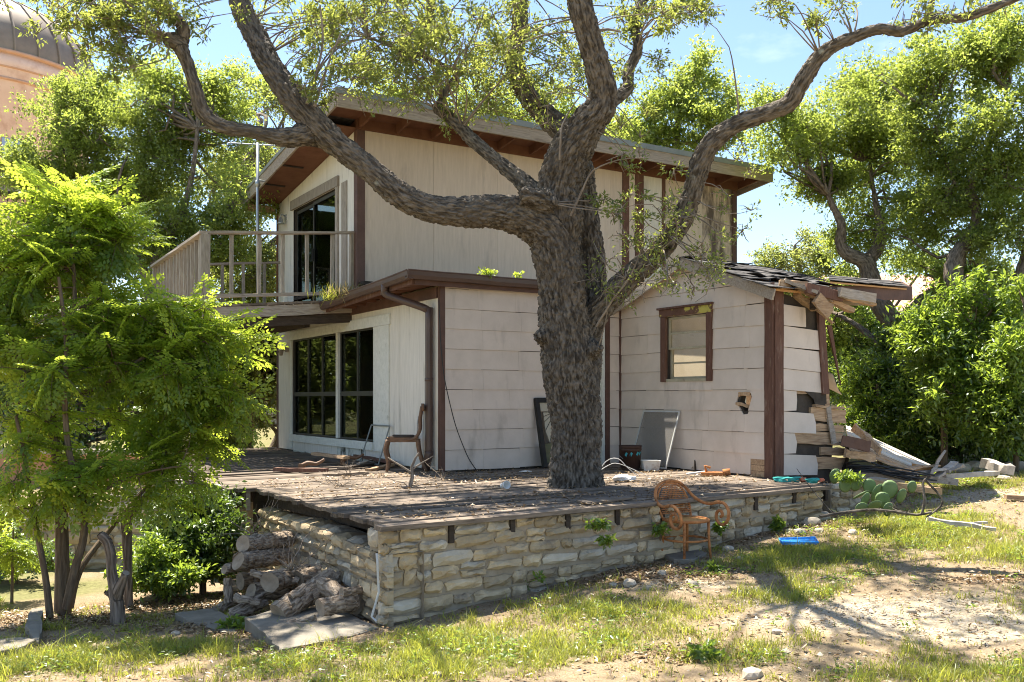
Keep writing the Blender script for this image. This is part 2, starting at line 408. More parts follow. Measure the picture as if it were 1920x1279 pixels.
M_inside = mat('interior wallboard', (.60, .50, .37), (.70, .60, .46), 3, (1, 1, 1), .85, .1, 20, c3=(.22, .15, .10), c3pos=(.6, .75), c3scale=1.5)
M_deadwood = mat('bleached dead wood', (.34, .30, .26), (.55, .50, .44), 12, (1, 1, 1), .9, .4, 30, vary=.15)
M_cut = mat('sawn log end', (.20, .16, .12), (.36, .295, .225), 10, (1, 1, 1), .95, .5, 40, vary=.12)
M_cloth = mat('grey window screen', (.16, .155, .145), (.22, .215, .20), 3, (1, 1, 1), .8, .1, 60)
M_panelw = mat('pale fallen panel', (.52, .46, .38), (.68, .62, .53), 5, (1, 1, 1), .8, .2, 20, c3=(.33, .27, .21), c3pos=(.6, .75), c3scale=3, vary=.1)
M_reed = mat('dry reed', (.33, .28, .17), (.50, .44, .30), 5, (6, 6, .5), .85, .2, 20, vary=.2)
M_glass = glass_mat('window glass', (.50, .53, .50), .33)
M_glass2 = glass_mat('dusty wing glass', (.90, .90, .86), .03, .08)
M_sashdark = mat('dark bronze sash', (.045, .045, .04), (.07, .07, .062), 4, rough=.5, bump=.05)
M_sash = mat('tan sash paint', (.33, .30, .21), (.46, .42, .31), 8, rough=.8, bump=.2, c3=(.20, .15, .10), c3pos=(.6, .75), c3scale=6)
# ------------------------------------------------------------------ terrain height
GP = np.array([
    (0, 0, 0), (-3, 2, -.05), (3, 2, .08), (0, 5.5, -.02), (-3.5, 5.5, -.13), (3.5, 5.5, .12), (-.96, 6.9, -.04), (-2.2, 8.2, -.2),
    (-4.1, 8.5, -.25), (-7, 8, -.35), (-4.1, 10.6, -.42), (-7.5, 11.0, -.48), (-3.0, 10.3, -.38), (1.0, 8.25, .13), (1.65, 8.6, .19), (3.1, 9.9, .33), (3, 8, .22),
    (5, 9.4, .35), (6, 7, .27), (7.1, 13.2, .55), (4.6, 11.2, .42), (9.2, 17, .8), (12, 14, .8), (15, 22, 1.2), (10, 25, 1.2), (1, 14, .1),
    (-3.5, 18, -.3), (5, 20, .6), (-4.1, 12.8, -.5), (-7.5, 13.1, -.5), (-12, 14.5, -.45), (-10, 25, -.2), (0, 35, .8), (30, 40, 1.8), (-30, 40, .2),
    (0, -20, -.3), (-30, 0, -.8), (30, 0, .8), (0, 120, 2), (-120, 100, 1), (120, 100, 3), (0, -120, -1), (200, 0, 2), (-200, 0, -1), (0, 400, 3)], float)
_A = np.linalg.norm(GP[:, None, :2] - GP[None, :, :2], axis=-1)
_w = np.linalg.solve(_A + np.eye(len(GP)) * .05, GP[:, 2] - GP[:, 2].mean())
def gz(x, y):
    x = np.atleast_1d(np.asarray(x, float)); y = np.atleast_1d(np.asarray(y, float))
    q = np.stack([x, y], -1); r = np.full(len(q), GP[:, 2].mean())
    for i in range(len(GP)):
        r = r + _w[i] * np.sqrt(((q - GP[i, :2]) ** 2).sum(-1) + .15)
    q3 = np.stack([x, y, x * 0], -1)
    r = r + .85 * np.clip((y - (11.95 - .087 * (x + 4.0))) / .22, 0, 1) * np.clip((-2.4 - x) / .6, 0, 1)      # terrace behind the garden wall
    return r + .025 * vnoise(q3 * 1.1, 3) + .010 * vnoise(q3 * 4.3, 4)
def g1(x, y): return float(gz(x, y)[0])
def ground_at(u, v):
    """where the photo ray (u, v) meets the terrain"""
    d = np.linspace(3, 60, 1200)
    x = (u - U0) / FPX * d; z = EYE + (HOR - v) / FPX * d
    h = gz(x, d); k = np.argmax(z < h)
    return Vector((x[k], d[k], h[k]))

# ------------------------------------------------------------------ bark and trunks
def bark_mat(name, c1, c2, c3, ridge=.028, length=.10, lich=(.34, .33, .27)):
    m = bpy.data.materials.new(name); m.use_nodes = True
    t = m.node_tree; N = t.nodes; L = t.links; b = N['Principled BSDF']
    b.inputs['Roughness'].default_value = .92; b.inputs['Specular IOR Level'].default_value = .15
    at = N.new('ShaderNodeAttribute'); at.attribute_name = 'bark'
    mp = N.new('ShaderNodeMapping'); mp.inputs['Scale'].default_value = (1 / ridge, 1 / ridge, 1 / length); L.new(at.outputs['Vector'], mp.inputs['Vector'])
    n1 = N.new('ShaderNodeTexNoise'); n1.inputs['Scale'].default_value = 1; n1.inputs['Detail'].default_value = 7; L.new(mp.outputs[0], n1.inputs['Vector'])
    r1 = N.new('ShaderNodeValToRGB'); r1.color_ramp.elements[0].position = .39; r1.color_ramp.elements[1].position = .63
    r1.color_ramp.elements[0].color = rgb(c1); r1.color_ramp.elements[1].color = rgb(c2); L.new(n1.outputs['Fac'], r1.inputs['Fac'])
    n2 = N.new('ShaderNodeTexNoise'); n2.inputs['Scale'].default_value = 1.6; n2.inputs['Detail'].default_value = 6
    tc = N.new('ShaderNodeTexCoord'); L.new(tc.outputs['Object'], n2.inputs['Vector'])
    r2 = N.new('ShaderNodeValToRGB'); r2.color_ramp.elements[0].position = .50; r2.color_ramp.elements[1].position = .85; L.new(n2.outputs['Fac'], r2.inputs['Fac'])
    mx = N.new('ShaderNodeMixRGB'); mx.inputs[2].default_value = rgb(c3); L.new(r2.outputs[0], mx.inputs[0]); L.new(r1.outputs[0], mx.inputs[1])
    n3 = N.new('ShaderNodeTexNoise'); n3.inputs['Scale'].default_value = 7; n3.inputs['Detail'].default_value = 7; L.new(tc.outputs['Object'], n3.inputs['Vector'])
    r3 = N.new('ShaderNodeValToRGB'); r3.color_ramp.elements[0].position = .69; r3.color_ramp.elements[1].position = .78; L.new(n3.outputs['Fac'], r3.inputs['Fac'])
    m3 = N.new('ShaderNodeMixRGB'); m3.inputs[2].default_value = rgb(lich); L.new(r3.outputs[0], m3.inputs[0]); L.new(mx.outputs[0], m3.inputs[1])
    L.new(m3.outputs[0], b.inputs['Base Color'])
    bp = N.new('ShaderNodeBump'); bp.inputs['Strength'].default_value = 1.0; bp.inputs['Distance'].default_value = .03
    L.new(n1.outputs['Fac'], bp.inputs['Height']); L.new(bp.outputs[0], b.inputs['Normal'])
    return m
M_bark = bark_mat('live oak bark', (.055, .046, .037), (.20, .17, .138), (.115, .096, .078), .026, .10)
M_bark2 = bark_mat('background bark', (.10, .08, .062), (.25, .205, .16), (.15, .12, .095))
M_bark3 = bark_mat('young stem bark', (.10, .072, .048), (.185, .14, .095), (.13, .10, .07), .03, .2)
M_barklog = bark_mat('dry log bark', (.16, .12, .085), (.46, .37, .28), (.32, .255, .19), .018, .06)
M_barkgrey = bark_mat('bare grey wood', (.17, .135, .105), (.33, .275, .22), (.24, .195, .155), .02, .2)
M_stump = bark_mat('weathered stump wood', (.10, .075, .055), (.28, .22, .17), (.19, .15, .115), .022, .22)

def cell_edges(q, seed):
    """second minus first cellular distance: 0 on the cracks between bark plates"""
    i = np.floor(q).astype(np.int64); f = q - i; f1 = np.full(len(q), 9.0); f2 = np.full(len(q), 9.0)
    for dx in (-1, 0, 1):
        for dy in (-1, 0, 1):
            for dz in (-1, 0, 1):
                a, b, c = i[:, 0] + dx, i[:, 1] + dy, i[:, 2] + dz
                d = np.sqrt((dx + _h(a, b, c, seed) - f[:, 0]) ** 2 + (dy + _h(a, b, c, seed + 1) - f[:, 1]) ** 2 + (dz + _h(a, b, c, seed + 2) - f[:, 2]) ** 2)
                f2 = np.minimum(f2, np.maximum(d, f1)); f1 = np.minimum(f1, d)
    return f2 - f1
def trunk_mesh(name, limbs, voxel, amp, ridge=.032, length=.16, smooth=6, subdiv=1, skip=()):
    """limbs: list of dense arrays (n,4) x,y,z,r -> one welded surface with bark relief and a 'bark' coordinate"""
    V, F = [], []; b = 0
    for Lb in limbs:
        v, f = tube_arrays(Lb[:, :3], Lb[:, 3], 20, True)
        V.append(v); F += [[i + b for i in q] for q in f]; b += len(v)
    me = mesh(name + '_raw', np.concatenate(V), F)
    o = bpy.data.objects.new('raw', me); SC.collection.objects.link(o)
    m = o.modifiers.new('r', 'REMESH'); m.mode = 'VOXEL'; m.voxel_size = voxel
    s = o.modifiers.new('s', 'SMOOTH'); s.iterations = smooth; s.factor = .5
    if subdiv:
        s = o.modifiers.new('u', 'SUBSURF'); s.levels = subdiv; s.render_levels = subdiv
    dg = bpy.context.evaluated_depsgraph_get(); dg.update()
    me2 = bpy.data.meshes.new_from_object(o.evaluated_get(dg))
    bpy.data.objects.remove(o)
    n = len(me2.vertices)
    P = np.zeros(n * 3, np.float32); me2.vertices.foreach_get('co', P); P = P.reshape(-1, 3).astype(float)
    Nn = np.zeros(n * 3, np.float32); me2.vertices.foreach_get('normal', Nn); Nn = Nn.reshape(-1, 3).astype(float)
    from mathutils.kdtree import KDTree
    AX, TT, AA, BB, SS, RA, LI = [], [], [], [], [], [], []
    for li, Lb in enumerate(limbs):
        if li in skip: continue
        X = Lb[:, :3]; T, A, B = frames(X)
        SS.append(np.concatenate([[0], np.cumsum(np.linalg.norm(np.diff(X, axis=0), axis=1))]))
        AX.append(X); TT.append(T); AA.append(A); BB.append(B); RA.append(Lb[:, 3]); LI.append(np.full(len(X), li))
    AX, TT, AA, BB, SS, RA, LI = map(np.concatenate, (AX, TT, AA, BB, SS, RA, LI))
    kd = KDTree(len(AX))
    for i, c in enumerate(AX): kd.insert(c, i)
    kd.balance(); J = np.zeros(n, int); ral = RA.tolist(); fnn = kd.find_n
    for i, c in enumerate(P.tolist()):
        J[i] = min(fnn(c, 4), key=lambda h: h[2] / ral[h[1]])[1]
    d = P - AX[J]; ss = SS[J] + (d * TT[J]).sum(-1); li = LI[J]
    C = np.stack([(d * AA[J]).sum(-1) + li * 3.7, (d * BB[J]).sum(-1) + li * 1.9, ss], -1); RR = RA[J]
    qv = C / np.array([ridge, ridge, length]) + np.stack([vnoise(C * 9, 5), vnoise(C * 9 + 40, 6), vnoise(C * 7 + 80, 7)], -1) * .35
    plate = cell_edges(qv, 23)
    big = fbm(P * 3.1, 91, 3)                                     # lumps
    q = C / np.array([ridge, ridge, length]) + vnoise(C * 4.0, 5)[:, None] * np.array([.5, .5, .0])
    rid = np.clip(np.abs(vnoise(q, 11)) * 3.2, 0, 1)
    rid2 = np.clip(np.abs(vnoise(q * np.array([1.9, 1.9, 2.3]) + 7.7, 12)) * 2.6, 0, 1)
    cr = vnoise(C / np.array([ridge * 2.0, ridge * 2.0, length * .35]), 13)
    am = amp * np.clip(RR / .16, .3, 1.2)
    crk = np.clip(np.abs(vnoise(C / np.array([ridge * 2.4, ridge * 2.4, length * .30]) + 3.3, 14)) * 5, 0, 1)
    h = am * (.62 * np.clip(plate * 3.4, 0, 1) + .30 * rid * (.5 + .5 * crk) + .18 * rid2 + .16 * cr - .62) + big * np.clip(RR * .16, 0, .04)
    P2 = P + Nn * h[:, None]
    me2.vertices.foreach_set('co', P2.astype(np.float32).ravel())
    a = me2.attributes.new('bark', 'FLOAT_VECTOR', 'POINT'); a.data.foreach_set('vector', C.astype(np.float32).ravel())
    me2.polygons.foreach_set('use_smooth', np.ones(len(me2.polygons), bool))
    me2.materials.clear(); me2.name = name; me2.update()
    return me2
def simple_bark(name, tubes, sides=7):
    V, F = tubes_mesh(tubes, sides)
    C = []
    for li, (P, R) in enumerate(tubes):
        P = np.asarray(P, float); n = len(P); R = np.full(n, R, float) if np.isscalar(R) else np.asarray(R, float)
        s = np.concatenate([[0], np.cumsum(np.linalg.norm(np.diff(P, axis=0), axis=1))])
        t = np.arange(sides) / sides * 2 * math.pi
        C.append(np.stack([R[:, None] * np.cos(t)[None] + li * .7, R[:, None] * np.sin(t)[None] + li * .3, np.repeat(s[:, None], sides, 1)], -1).reshape(-1, 3))
    return mesh(name, V, F, True, attr={'bark': ('POINT', 'FLOAT_VECTOR', np.concatenate(C))})

# ------------------------------------------------------------------ leaves
def leaf_arrays(P, D, N, L, Wd, fold=.25):
    D = nrm(D); S = nrm(np.cross(D, N)); N2 = np.cross(S, D)
    L = L[:, None]; Wd = Wd[:, None]
    a = P; b = P + D * L * .45 + S * Wd * .5 + N2 * Wd * fold; c = P + D * L - N2 * L * .08; d = P + D * L * .45 - S * Wd * .5 + N2 * Wd * fold
    V = np.stack([a, b, c, d], 1).reshape(-1, 3); n = len(P)
    i = np.arange(n)[:, None] * 4
    F = np.concatenate([i + np.array([[0, 1, 2]]), i + np.array([[0, 2, 3]])], 1).reshape(-1, 3)
    return V, F
def leaf_obj(name, P, D, N, L, Wd, var, mt, parent, off=(0, 0, 0), fold=.25):
    V, F = leaf_arrays(P - np.array(off), D, N, L, Wd, fold)
    me = mesh(name, V, F, False, attr={'var': ('POINT', 'FLOAT', np.repeat(np.clip(var, 0, 1), 4))})
    return obj(name, me, mt, parent)
def rdir(n, r=rng):
    return nrm(r.normal(size=(n, 3)))

M_oakleaf = leaf_mat('live oak leaf', (.050, .070, .024), (.155, .18, .052), (.54, .60, .11), .50, .05)
M_bgleaf = leaf_mat('background oak leaf', (.056, .084, .020), (.17, .21, .048), (.58, .69, .12), .54, .04)
M_bgleaf2 = leaf_mat('background olive leaf', (.060, .082, .026), (.17, .195, .060), (.56, .62, .14), .52, .04)
M_chinaleaf = leaf_mat('chinaberry leaflet', (.060, .12, .014), (.185, .27, .030), (.66, .80, .08), .54, .035)
M_shrubleaf = leaf_mat('shrub leaf', (.040, .085, .016), (.14, .21, .035), (.48, .64, .07), .48, .05)
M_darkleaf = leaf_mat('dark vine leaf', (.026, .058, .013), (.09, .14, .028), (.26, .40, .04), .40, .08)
M_grass = leaf_mat('grass blade', (.095, .125, .020), (.26, .285, .05), (.68, .70, .10), .46, .04)
M_drygrass = leaf_mat('dry grass blade', (.24, .19, .09), (.40, .33, .18), (.45, .36, .16), .3, .03)
M_litter = leaf_mat('fallen leaf', (.13, .075, .038), (.40, .285, .165), (.3, .2, .1), .15, .06)

def clump_leaves(C, R, n, lsize, lw, r=rng, flat=.75, spr=.5):
    """leafy sprays round centres C (m,3) with radius R (m,), n leaves each -> arrays"""
    m = len(C); sub = 7
    per = max(1, n // sub)
    sd = rdir(m * sub, r) * np.array([1, 1, flat]); sd = sd.reshape(m, sub, 3)
    t = r.uniform(.25, 1.0, (m, sub, per))
    pos = C[:, None, None] + sd[:, :, None] * (R[:, None, None] * t)[..., None] + r.normal(size=(m, sub, per, 3)) * (R[:, None, None, None] * .13)
    D = sd[:, :, None] * spr + rdir(m * sub * per, r).reshape(m, sub, per, 3) * .8
    N = np.array([0, 0, 1.0]) + rdir(m * sub * per, r).reshape(m, sub, per, 3) * .9
    k = m * sub * per
    L = r.uniform(.5, 1.4, k) * lsize
    var = np.clip(.5 + .45 * r.normal(size=k) * .7 + np.repeat(r.normal(size=m) * .26, sub * per), 0, 1)
    return pos.reshape(-1, 3), D.reshape(-1, 3), N.reshape(-1, 3), L, L * lw * r.uniform(.8, 1.2, k), var
# ------------------------------------------------------------------ ground sheet
def axis(a, b, step, far):
    mid = np.arange(a, b + 1e-6, step); g = [step]
    out = []; x = b
    s = step
    while x < far: s *= 1.25; x += s; out.append(x)
    lo = []; x = a; s = step
    while x > -far: s *= 1.25; x -= s; lo.append(x)
    return np.array(lo[::-1] + list(mid) + out)
gx = axis(-9, 10, .12, 700); gy = axis(2.5, 18, .12, 700)
XX, YY = np.meshgrid(gx, gy)
ZZ = gz(XX.ravel(), YY.ravel())
near = np.clip(1.3 - np.hypot(XX.ravel(), YY.ravel() - 8) / 14, 0, 1)
ZZ = ZZ + near * .012 * fbm(np.stack([XX.ravel(), YY.ravel(), XX.ravel() * 0], -1) * 7, 21, 2)
nx, ny = len(gx), len(gy)
ii = (np.arange(ny - 1)[:, None] * nx + np.arange(nx - 1)[None]).ravel()
gf = np.stack([ii, ii + 1, ii + nx + 1, ii + nx], -1)

def ground_material():
    m = bpy.data.materials.new('yard soil'); m.use_nodes = True
    t = m.node_tree; N = t.nodes; L = t.links; b = N['Principled BSDF']
    b.inputs['Roughness'].default_value = .95; b.inputs['Specular IOR Level'].default_value = .1
    tc = N.new('ShaderNodeTexCoord')
    def noise(sc, det=8, ro=.6):
        n = N.new('ShaderNodeTexNoise'); n.inputs['Scale'].default_value = sc; n.inputs['Detail'].default_value = det; n.inputs['Roughness'].default_value = ro
        L.new(tc.outputs['Object'], n.inputs['Vector']); return n.outputs['Fac']
    def ramp(f, p0, p1, c0, c1):
        r = N.new('ShaderNodeValToRGB'); r.color_ramp.elements[0].position = p0; r.color_ramp.elements[1].position = p1
        r.color_ramp.elements[0].color = rgb(c0); r.color_ramp.elements[1].color = rgb(c1); L.new(f, r.inputs[0]); return r.outputs[0]
    def mix(f, a, c):
        x = N.new('ShaderNodeMixRGB'); L.new(f, x.inputs[0]); L.new(a, x.inputs[1])
        if isinstance(c, tuple): x.inputs[2].default_value = rgb(c)
        else: L.new(c, x.inputs[2])
        return x.outputs[0]
    soil = ramp(noise(9), .3, .7, (.175, .125, .074), (.31, .238, .15))
    fine = ramp(noise(70, 4), .35, .65, (.15, .105, .062), (.39, .31, .21))
    c = mix(ramp(noise(2.3), .42, .6, (.25, .25, .25), (.75, .75, .75)), soil, fine)
    litter = ramp(noise(38, 5, .7), .36, .64, (.10, .062, .035), (.34, .235, .14))
    at = N.new('ShaderNodeAttribute'); at.attribute_name = 'litter'
    c = mix(at.outputs['Fac'], c, litter)
    at2 = N.new('ShaderNodeAttribute'); at2.attribute_name = 'gravel'
    grav = ramp(noise(55, 3), .3, .66, (.25, .195, .125), (.52, .44, .32))
    c = mix(at2.outputs['Fac'], c, grav)
    at3 = N.new('ShaderNodeAttribute'); at3.attribute_name = 'turf'
    turf = ramp(noise(26, 6), .3, .7, (.085, .095, .03), (.21, .215, .085))
    c = mix(at3.outputs['Fac'], c, turf)
    L.new(c, b.inputs['Base Color'])
    bp = N.new('ShaderNodeBump'); bp.inputs['Strength'].default_value = .7; bp.inputs['Distance'].default_value = .02
    L.new(noise(60, 5, .7), bp.inputs['Height']); L.new(bp.outputs[0], b.inputs['Normal'])
    return m
def gauss(x, y, pts):
    r = np.zeros_like(x)
    for (px, py, sx, sy, w) in pts:
        r = np.maximum(r, w * np.exp(-((x - px) / sx) ** 2 - ((y - py) / sy) ** 2))
    return r
def _pts(lst):
    out = []
    for (u, v, sx, sy, w) in lst:
        p = ground_at(u, v); out.append((p.x, p.y, sx, sy, w))
    return out
LITTER = _pts([(330, 1130, 1.3, .8, 1.0), (120, 1165, 1.3, .4, .9), (640, 1165, .5, .5, .8), (1180, 1080, 1.1, .45, .9), (1330, 1010, 1.2, .5, .85), (1480, 985, 1.0, .5, .8),
               (420, 1060, 1.5, 1.2, 1), (450, 1180, .8, .35, .9), (1300, 1230, .5, .25, .6), (560, 1210, .4, .3, .8), (1880, 1090, .5, .3, .6)])
GRAVEL = _pts([(1650, 1150, 1.15, .62, 1.1), (1880, 1180, .9, .5, 1.1), (1480, 1120, .55, .4, .8), (1290, 1100, .5, .35, .75), (1240, 1060, .5, .2, .8), (1850, 930, 1.7, .8, 1.0), (1700, 880, 2.0, .6, .9), (1450, 1230, .4, .3, .55)])
GRASS = _pts([(880, 1205, .7, .5, 1.3), (760, 1260, .7, .4, 1.2), (1000, 1150, .35, .3, .85), (300, 1225, 1.1, .42, 1.15), (60, 1240, .8, .5, 1.15), (520, 1245, .8, .35, 1.0), (1010, 1235, .7, .4, 1.15), (1120, 1150, .5, .35, .9), (680, 1225, .6, .3, 1.0), (60, 1110, 1.4, .9, 1.2), (180, 1095, 1.2, .8, 1.1), (20, 1080, 1.5, .8, 1.1), (300, 1075, .8, .8, .8),
              (1720, 985, .8, .5, 1.15), (1800, 1015, 1.3, .5, 1.0), (1900, 1040, .8, .5, 1.0), (1830, 905, 1.6, .7, .9), (1560, 1045, 1.0, .5, 1.0), (1430, 1060, .6, .4, .7), (1390, 1240, .35, .3, .9), (1130, 1220, .7, .45, .8), (1250, 1150, .7, .5, .75),
              (1450, 1120, .6, .4, .75), (1150, 1130, .5, .35, .6), (1600, 1270, .7, .25, .7), (1850, 1265, .8, .25, .75), (1650, 870, 2.5, 1.0, .6), (1350, 1120, .6, .4, .55), (1880, 850, 3, 2, .9)])
def field(x, y, pts, n0, s):
    b = gauss(x, y, pts)
    nz = fbm(np.stack([x, y, x * 0], -1) * s, n0, 4)
    return b, nz
_x, _y = XX.ravel(), YY.ravel()
bl, nl = field(_x, _y, LITTER, 31, 2.2); litA = np.clip((bl + nl * .35 - .38) * 3, 0, .92)
bg, ng = field(_x, _y, GRAVEL, 37, 2.0); gravA = np.clip((bg + ng * .4 - .35) * 2.2, 0, .95)
bt, nt_ = field(_x, _y, GRASS, 43, 2.0); far_t = np.clip((np.hypot(_x, _y) - 13) / 8, 0, .8)
turfA = np.clip(np.maximum((bt + nt_ * .5 - .45) * 1.3, far_t + nt_ * .5 - .1), 0, .8)
gme = mesh('ground', np.stack([XX.ravel(), YY.ravel(), ZZ], -1), gf, True,
           attr={'litter': ('POINT', 'FLOAT', litA), 'gravel': ('POINT', 'FLOAT', gravA), 'turf': ('POINT', 'FLOAT', turfA)})
ground = obj('ground', gme, ground_material()); tag(ground, 'dry sandy yard with patches of grass and leaf litter', None, kind='structure')
# ------------------------------------------------------------------ house (local frame: x along the front, y back, z up from deck level)
TH = math.radians(31.7)
HC = Vector((-.935, 12.3, .735)); FLOOR = .735
EX = np.array([math.cos(TH), math.sin(TH), 0]); EY = np.array([-math.sin(TH), math.cos(TH), 0])
def H(x, y, z=0): return np.array(HC) + EX * x + EY * y + np.array([0, 0, z])
def Hinv(p):
    d = np.array(p, float) - np.array(HC); return np.array([d @ EX, d @ EY, d[2]])
def ysol(u, x):
    k = (u - U0) / FPX; return (k * (HC.y + x * EX[1]) - HC.x - x * EX[0]) / (EY[0] - k * EY[1])
def xsol(u, y):
    k = (u - U0) / FPX; return (k * (HC.y + y * EY[1]) - HC.x - y * EY[0]) / (EX[0] - k * EX[1])
def zsol(v, x, y): return EYE - FLOOR + (HOR - v) / FPX * H(x, y)[1]
def hpx(u, v, d): return Hinv(PX(u, v, d))

house = thing('derelict_house', 'derelict two storey pale house with brown trim and collapsed wing', 'house', HC, TH)
def part(name, parent=house):
    o = bpy.data.objects.new(name, None); o.empty_display_size = .1; SC.collection.objects.link(o); o.parent = parent; return o
fn_front = lambda y0: (lambda a, z, o: (a, y0 - o, z))
fn_side = lambda x0: (lambda a, z, o: (x0 - o, a, z))

def shingles(parent, fn, a0, a1, z0, rows, pitch, width, clip=(), holes=(), seed=1, tilt=0.0, ends=None, mt=M_siding):
    r = random.Random(seed)
    for k in range(rows):
        zb = z0 + k * pitch; zt = zb + pitch - .003
        a = a0 - r.uniform(.05, .95) * width * .5 if k % 2 else a0 - r.uniform(0, .2) * width
        e1 = a1 if ends is None else ends[k]
        while a < e1:
            b = min(a + width * r.uniform(.93, 1.04), e1); s = max(a, a0)
            if b - s > .02:
                jz = r.uniform(-.004, .004); po = r.uniform(0, .0025)
                poly = [(s + .0007, zb + jz), (b - .0007, zb + jz + r.uniform(-.003, .003)), (b - .0007, zt + jz), (s + .0007, zt + jz)]
                for n, c in clip: poly = clip_half(poly, n, c) if len(poly) > 2 else []
                pieces = [poly] if len(poly) > 2 and area(poly) > 1e-3 else []
                for h in holes:
                    pieces = [q for p in pieces for q in minus_convex(p, h)]
                if pieces:
                    mb = MB()
                    for p in pieces:
                        p = [(x, z - tilt * (x - a0)) for x, z in p]
                        mb.prism(p, fn, 0.0, lambda a_, z_, zb=zb, po=po: .010 + po + .012 * max(0, min(1, 1 - (z_ + tilt * (a_ - a0) - zb) / pitch)))
                    mb.build('siding_shingle', mt, parent)
            a = b

def wallbox(name, parent, fn, polys, mt, o0=-.10, o1=-.001):
    mb = MB()
    for p in polys: mb.prism(p, fn, o0, o1)
    return mb.build(name, mt, parent)
def rect(a0, a1, z0, z1): return [(a0, z0), (a1, z0), (a1, z1), (a0, z1)]
def cut(poly, holes):
    ps = [poly]
    for h in holes: ps = [q for p in ps for q in minus_convex(p, h)]
    return ps

# ---- lower front wall
LW = 2.99                                                          # inner corner with the wing
fw = part('front_wall'); f0 = fn_front(0.0)
door_a0, door_a1 = 1.98, xsol(1133, 0)
hole_door = rect(door_a0, door_a1, -.2, 2.1)
wallbox('sheathing', fw, f0, cut(rect(0.03, LW + .1, -.05, 2.53), [hole_door]), M_felt)
shingles(fw, f0, .05, LW - .03, .02, 10, .268, .62, clip=[((0, 1), 2.52)], holes=[hole_door], seed=3)
MB().box(-.022, .05, -.022, -.001, -.03, 2.53).build('corner_board', M_brown, fw)
MB().box(-.024, -.002, .002, .045, -.03, 2.45).build('corner_board', M_brown, fw)
MB().box(LW - .035, LW + .005, -.045, .0, -.03, 2.32).build('corner_board', M_brown, fw)
dr = part('back_door')
MB().box(door_a0, door_a1 - .03, .03, .07, 0, 2.08).build('door_panel', M_white, dr)
MB().box(door_a1 + .00, door_a1 + .075, -.04, .0, -.02, 2.2).build('trim_board', M_brown, dr)
MB().box(door_a1 - .055, door_a1 - .003, -.02, .05, -.02, 2.1).build('jamb', M_trimw, dr)
MB().box(door_a0 - .08, door_a0 - .003, -.04, .0, -.02, 2.2).build('trim_board', M_brown, dr)
MB().box(door_a0 - .001, door_a1 - .001, -.04, .0, 2.103, 2.2).build('trim_board', M_brown, dr)

# ---- side wall (left), ground floor
SD = 6.86
sw = part('side_wall'); s0 = fn_side(0.0)
wy0, wy1 = ysol(733, 0), ysol(548, 0)
gy0, gy1 = ysol(703, 0), ysol(550.5, 0)
wz0, wz1 = .26, 2.18
gz0, gz1 = .32, 2.05
hole_win = rect(gy0 - .02, gy1 + .02, gz0 - .03, gz1 + .03)
wallbox('sheathing', sw, s0, cut(rect(.04, SD, -.05, 2.45), [hole_win]), M_felt)
def wall_panels(parent, fn, a0, a1, z0, z1, widths, holes=(), clip=(), mt=M_white, seed=0):
    r = random.Random(seed); a = a0; i = 0
    while a < a1 - .02:
        b = min(a + widths, a1)
        poly = [(a + .002, z0), (b - .002, z0), (b - .002, z1), (a + .002, z1)]
        for n, c in clip: poly = clip_half(poly, n, c)
        ps = [poly] if len(poly) > 2 else []
        for h in holes: ps = [q for p in ps for q in minus_convex(p, h)]
        for p in ps: MB().prism(p, fn, 0.0, .012 + r.uniform(0, .003)).build('wall_panel', mt, parent)
        a = b
wall_panels(sw, s0, .05, SD - .05, .02, 2.42, 1.22, holes=[rect(gy0 - .02, gy1 + .02, .19, gz1 + .03)], mt=M_white, seed=5)
for k in range(8):                                                # mildewed boards below the window
    a = gy0 + (gy1 - gy0) * k / 8; b = gy0 + (gy1 - gy0) * (k + 1) / 8
    MB().prism(rect(a + .003, b - .003, -.02, .185), s0, 0.0, .014).build('skirt_board', M_mold, sw)
MB().prism(rect(SD - .05, SD + .02, -.03, 2.45), s0, 0.0, .03).build('corner_board', M_brown, sw)
MB().prism(rect(.05, SD, 2.30, 2.44), s0, .018, .045).build('frieze_board', M_brown, sw)
pw = part('picture_window')
MB().prism(rect(wy0, gy0 - .02, .18, wz1 - .13), s0, .012, .038).build('trim_board', M_trimw, pw)
MB().prism(rect(gy1 + .005, wy1 + .02, .05, wz1 - .13), s0, .012, .036).build('trim_board', M_trimw, pw)
MB().prism(rect(wy0 - .04, wy1 + .05, wz1 - .127, wz1 + .03), s0, .012, .044).build('trim_board', M_trimw, pw)
MB().prism(rect(gy0 - .03, wy1 + .02, .185, gz0 - .01), s0, .012, .06).build('sill', M_trimw, pw)
us = [550.5, 576.5, 602.8, 634.7, 668.8, 703]
edges = [ysol(u, 0) for u in us]
mull = ysol(634.7, 0)
MB().prism(rect(mull - .05, mull + .05, gz0, gz1), s0, -.06, .03).build('mullion', M_trimw, pw)
for i in range(5):
    hi_, lo_ = edges[i], edges[i + 1]
    if i == 2: lo_ = mull + .05
    if i == 3: hi_ = mull - .05
    for (za, zb) in ((gz0, 1.035), (1.065, gz1)):
        fr = MB()
        fr.prism(rect(lo_, lo_ + .022, za, zb), s0, -.05, -.01); fr.prism(rect(hi_ - .022, hi_, za, zb), s0, -.05, -.01)
        fr.prism(rect(lo_ + .022, hi_ - .022, za, za + .022), s0, -.05, -.01); fr.prism(rect(lo_ + .022, hi_ - .022, zb - .022, zb), s0, -.05, -.01)
        fr.build('sash_frame', M_sashdark, pw)
        MB().prism(rect(lo_ + .022, hi_ - .022, za + .022, zb - .022), s0, -.035, -.029).build('pane', M_glass, pw)
    MB().prism(rect(lo_, hi_, 1.035, 1.065), s0, -.05, -.005).build('sash_frame', M_sashdark, pw)
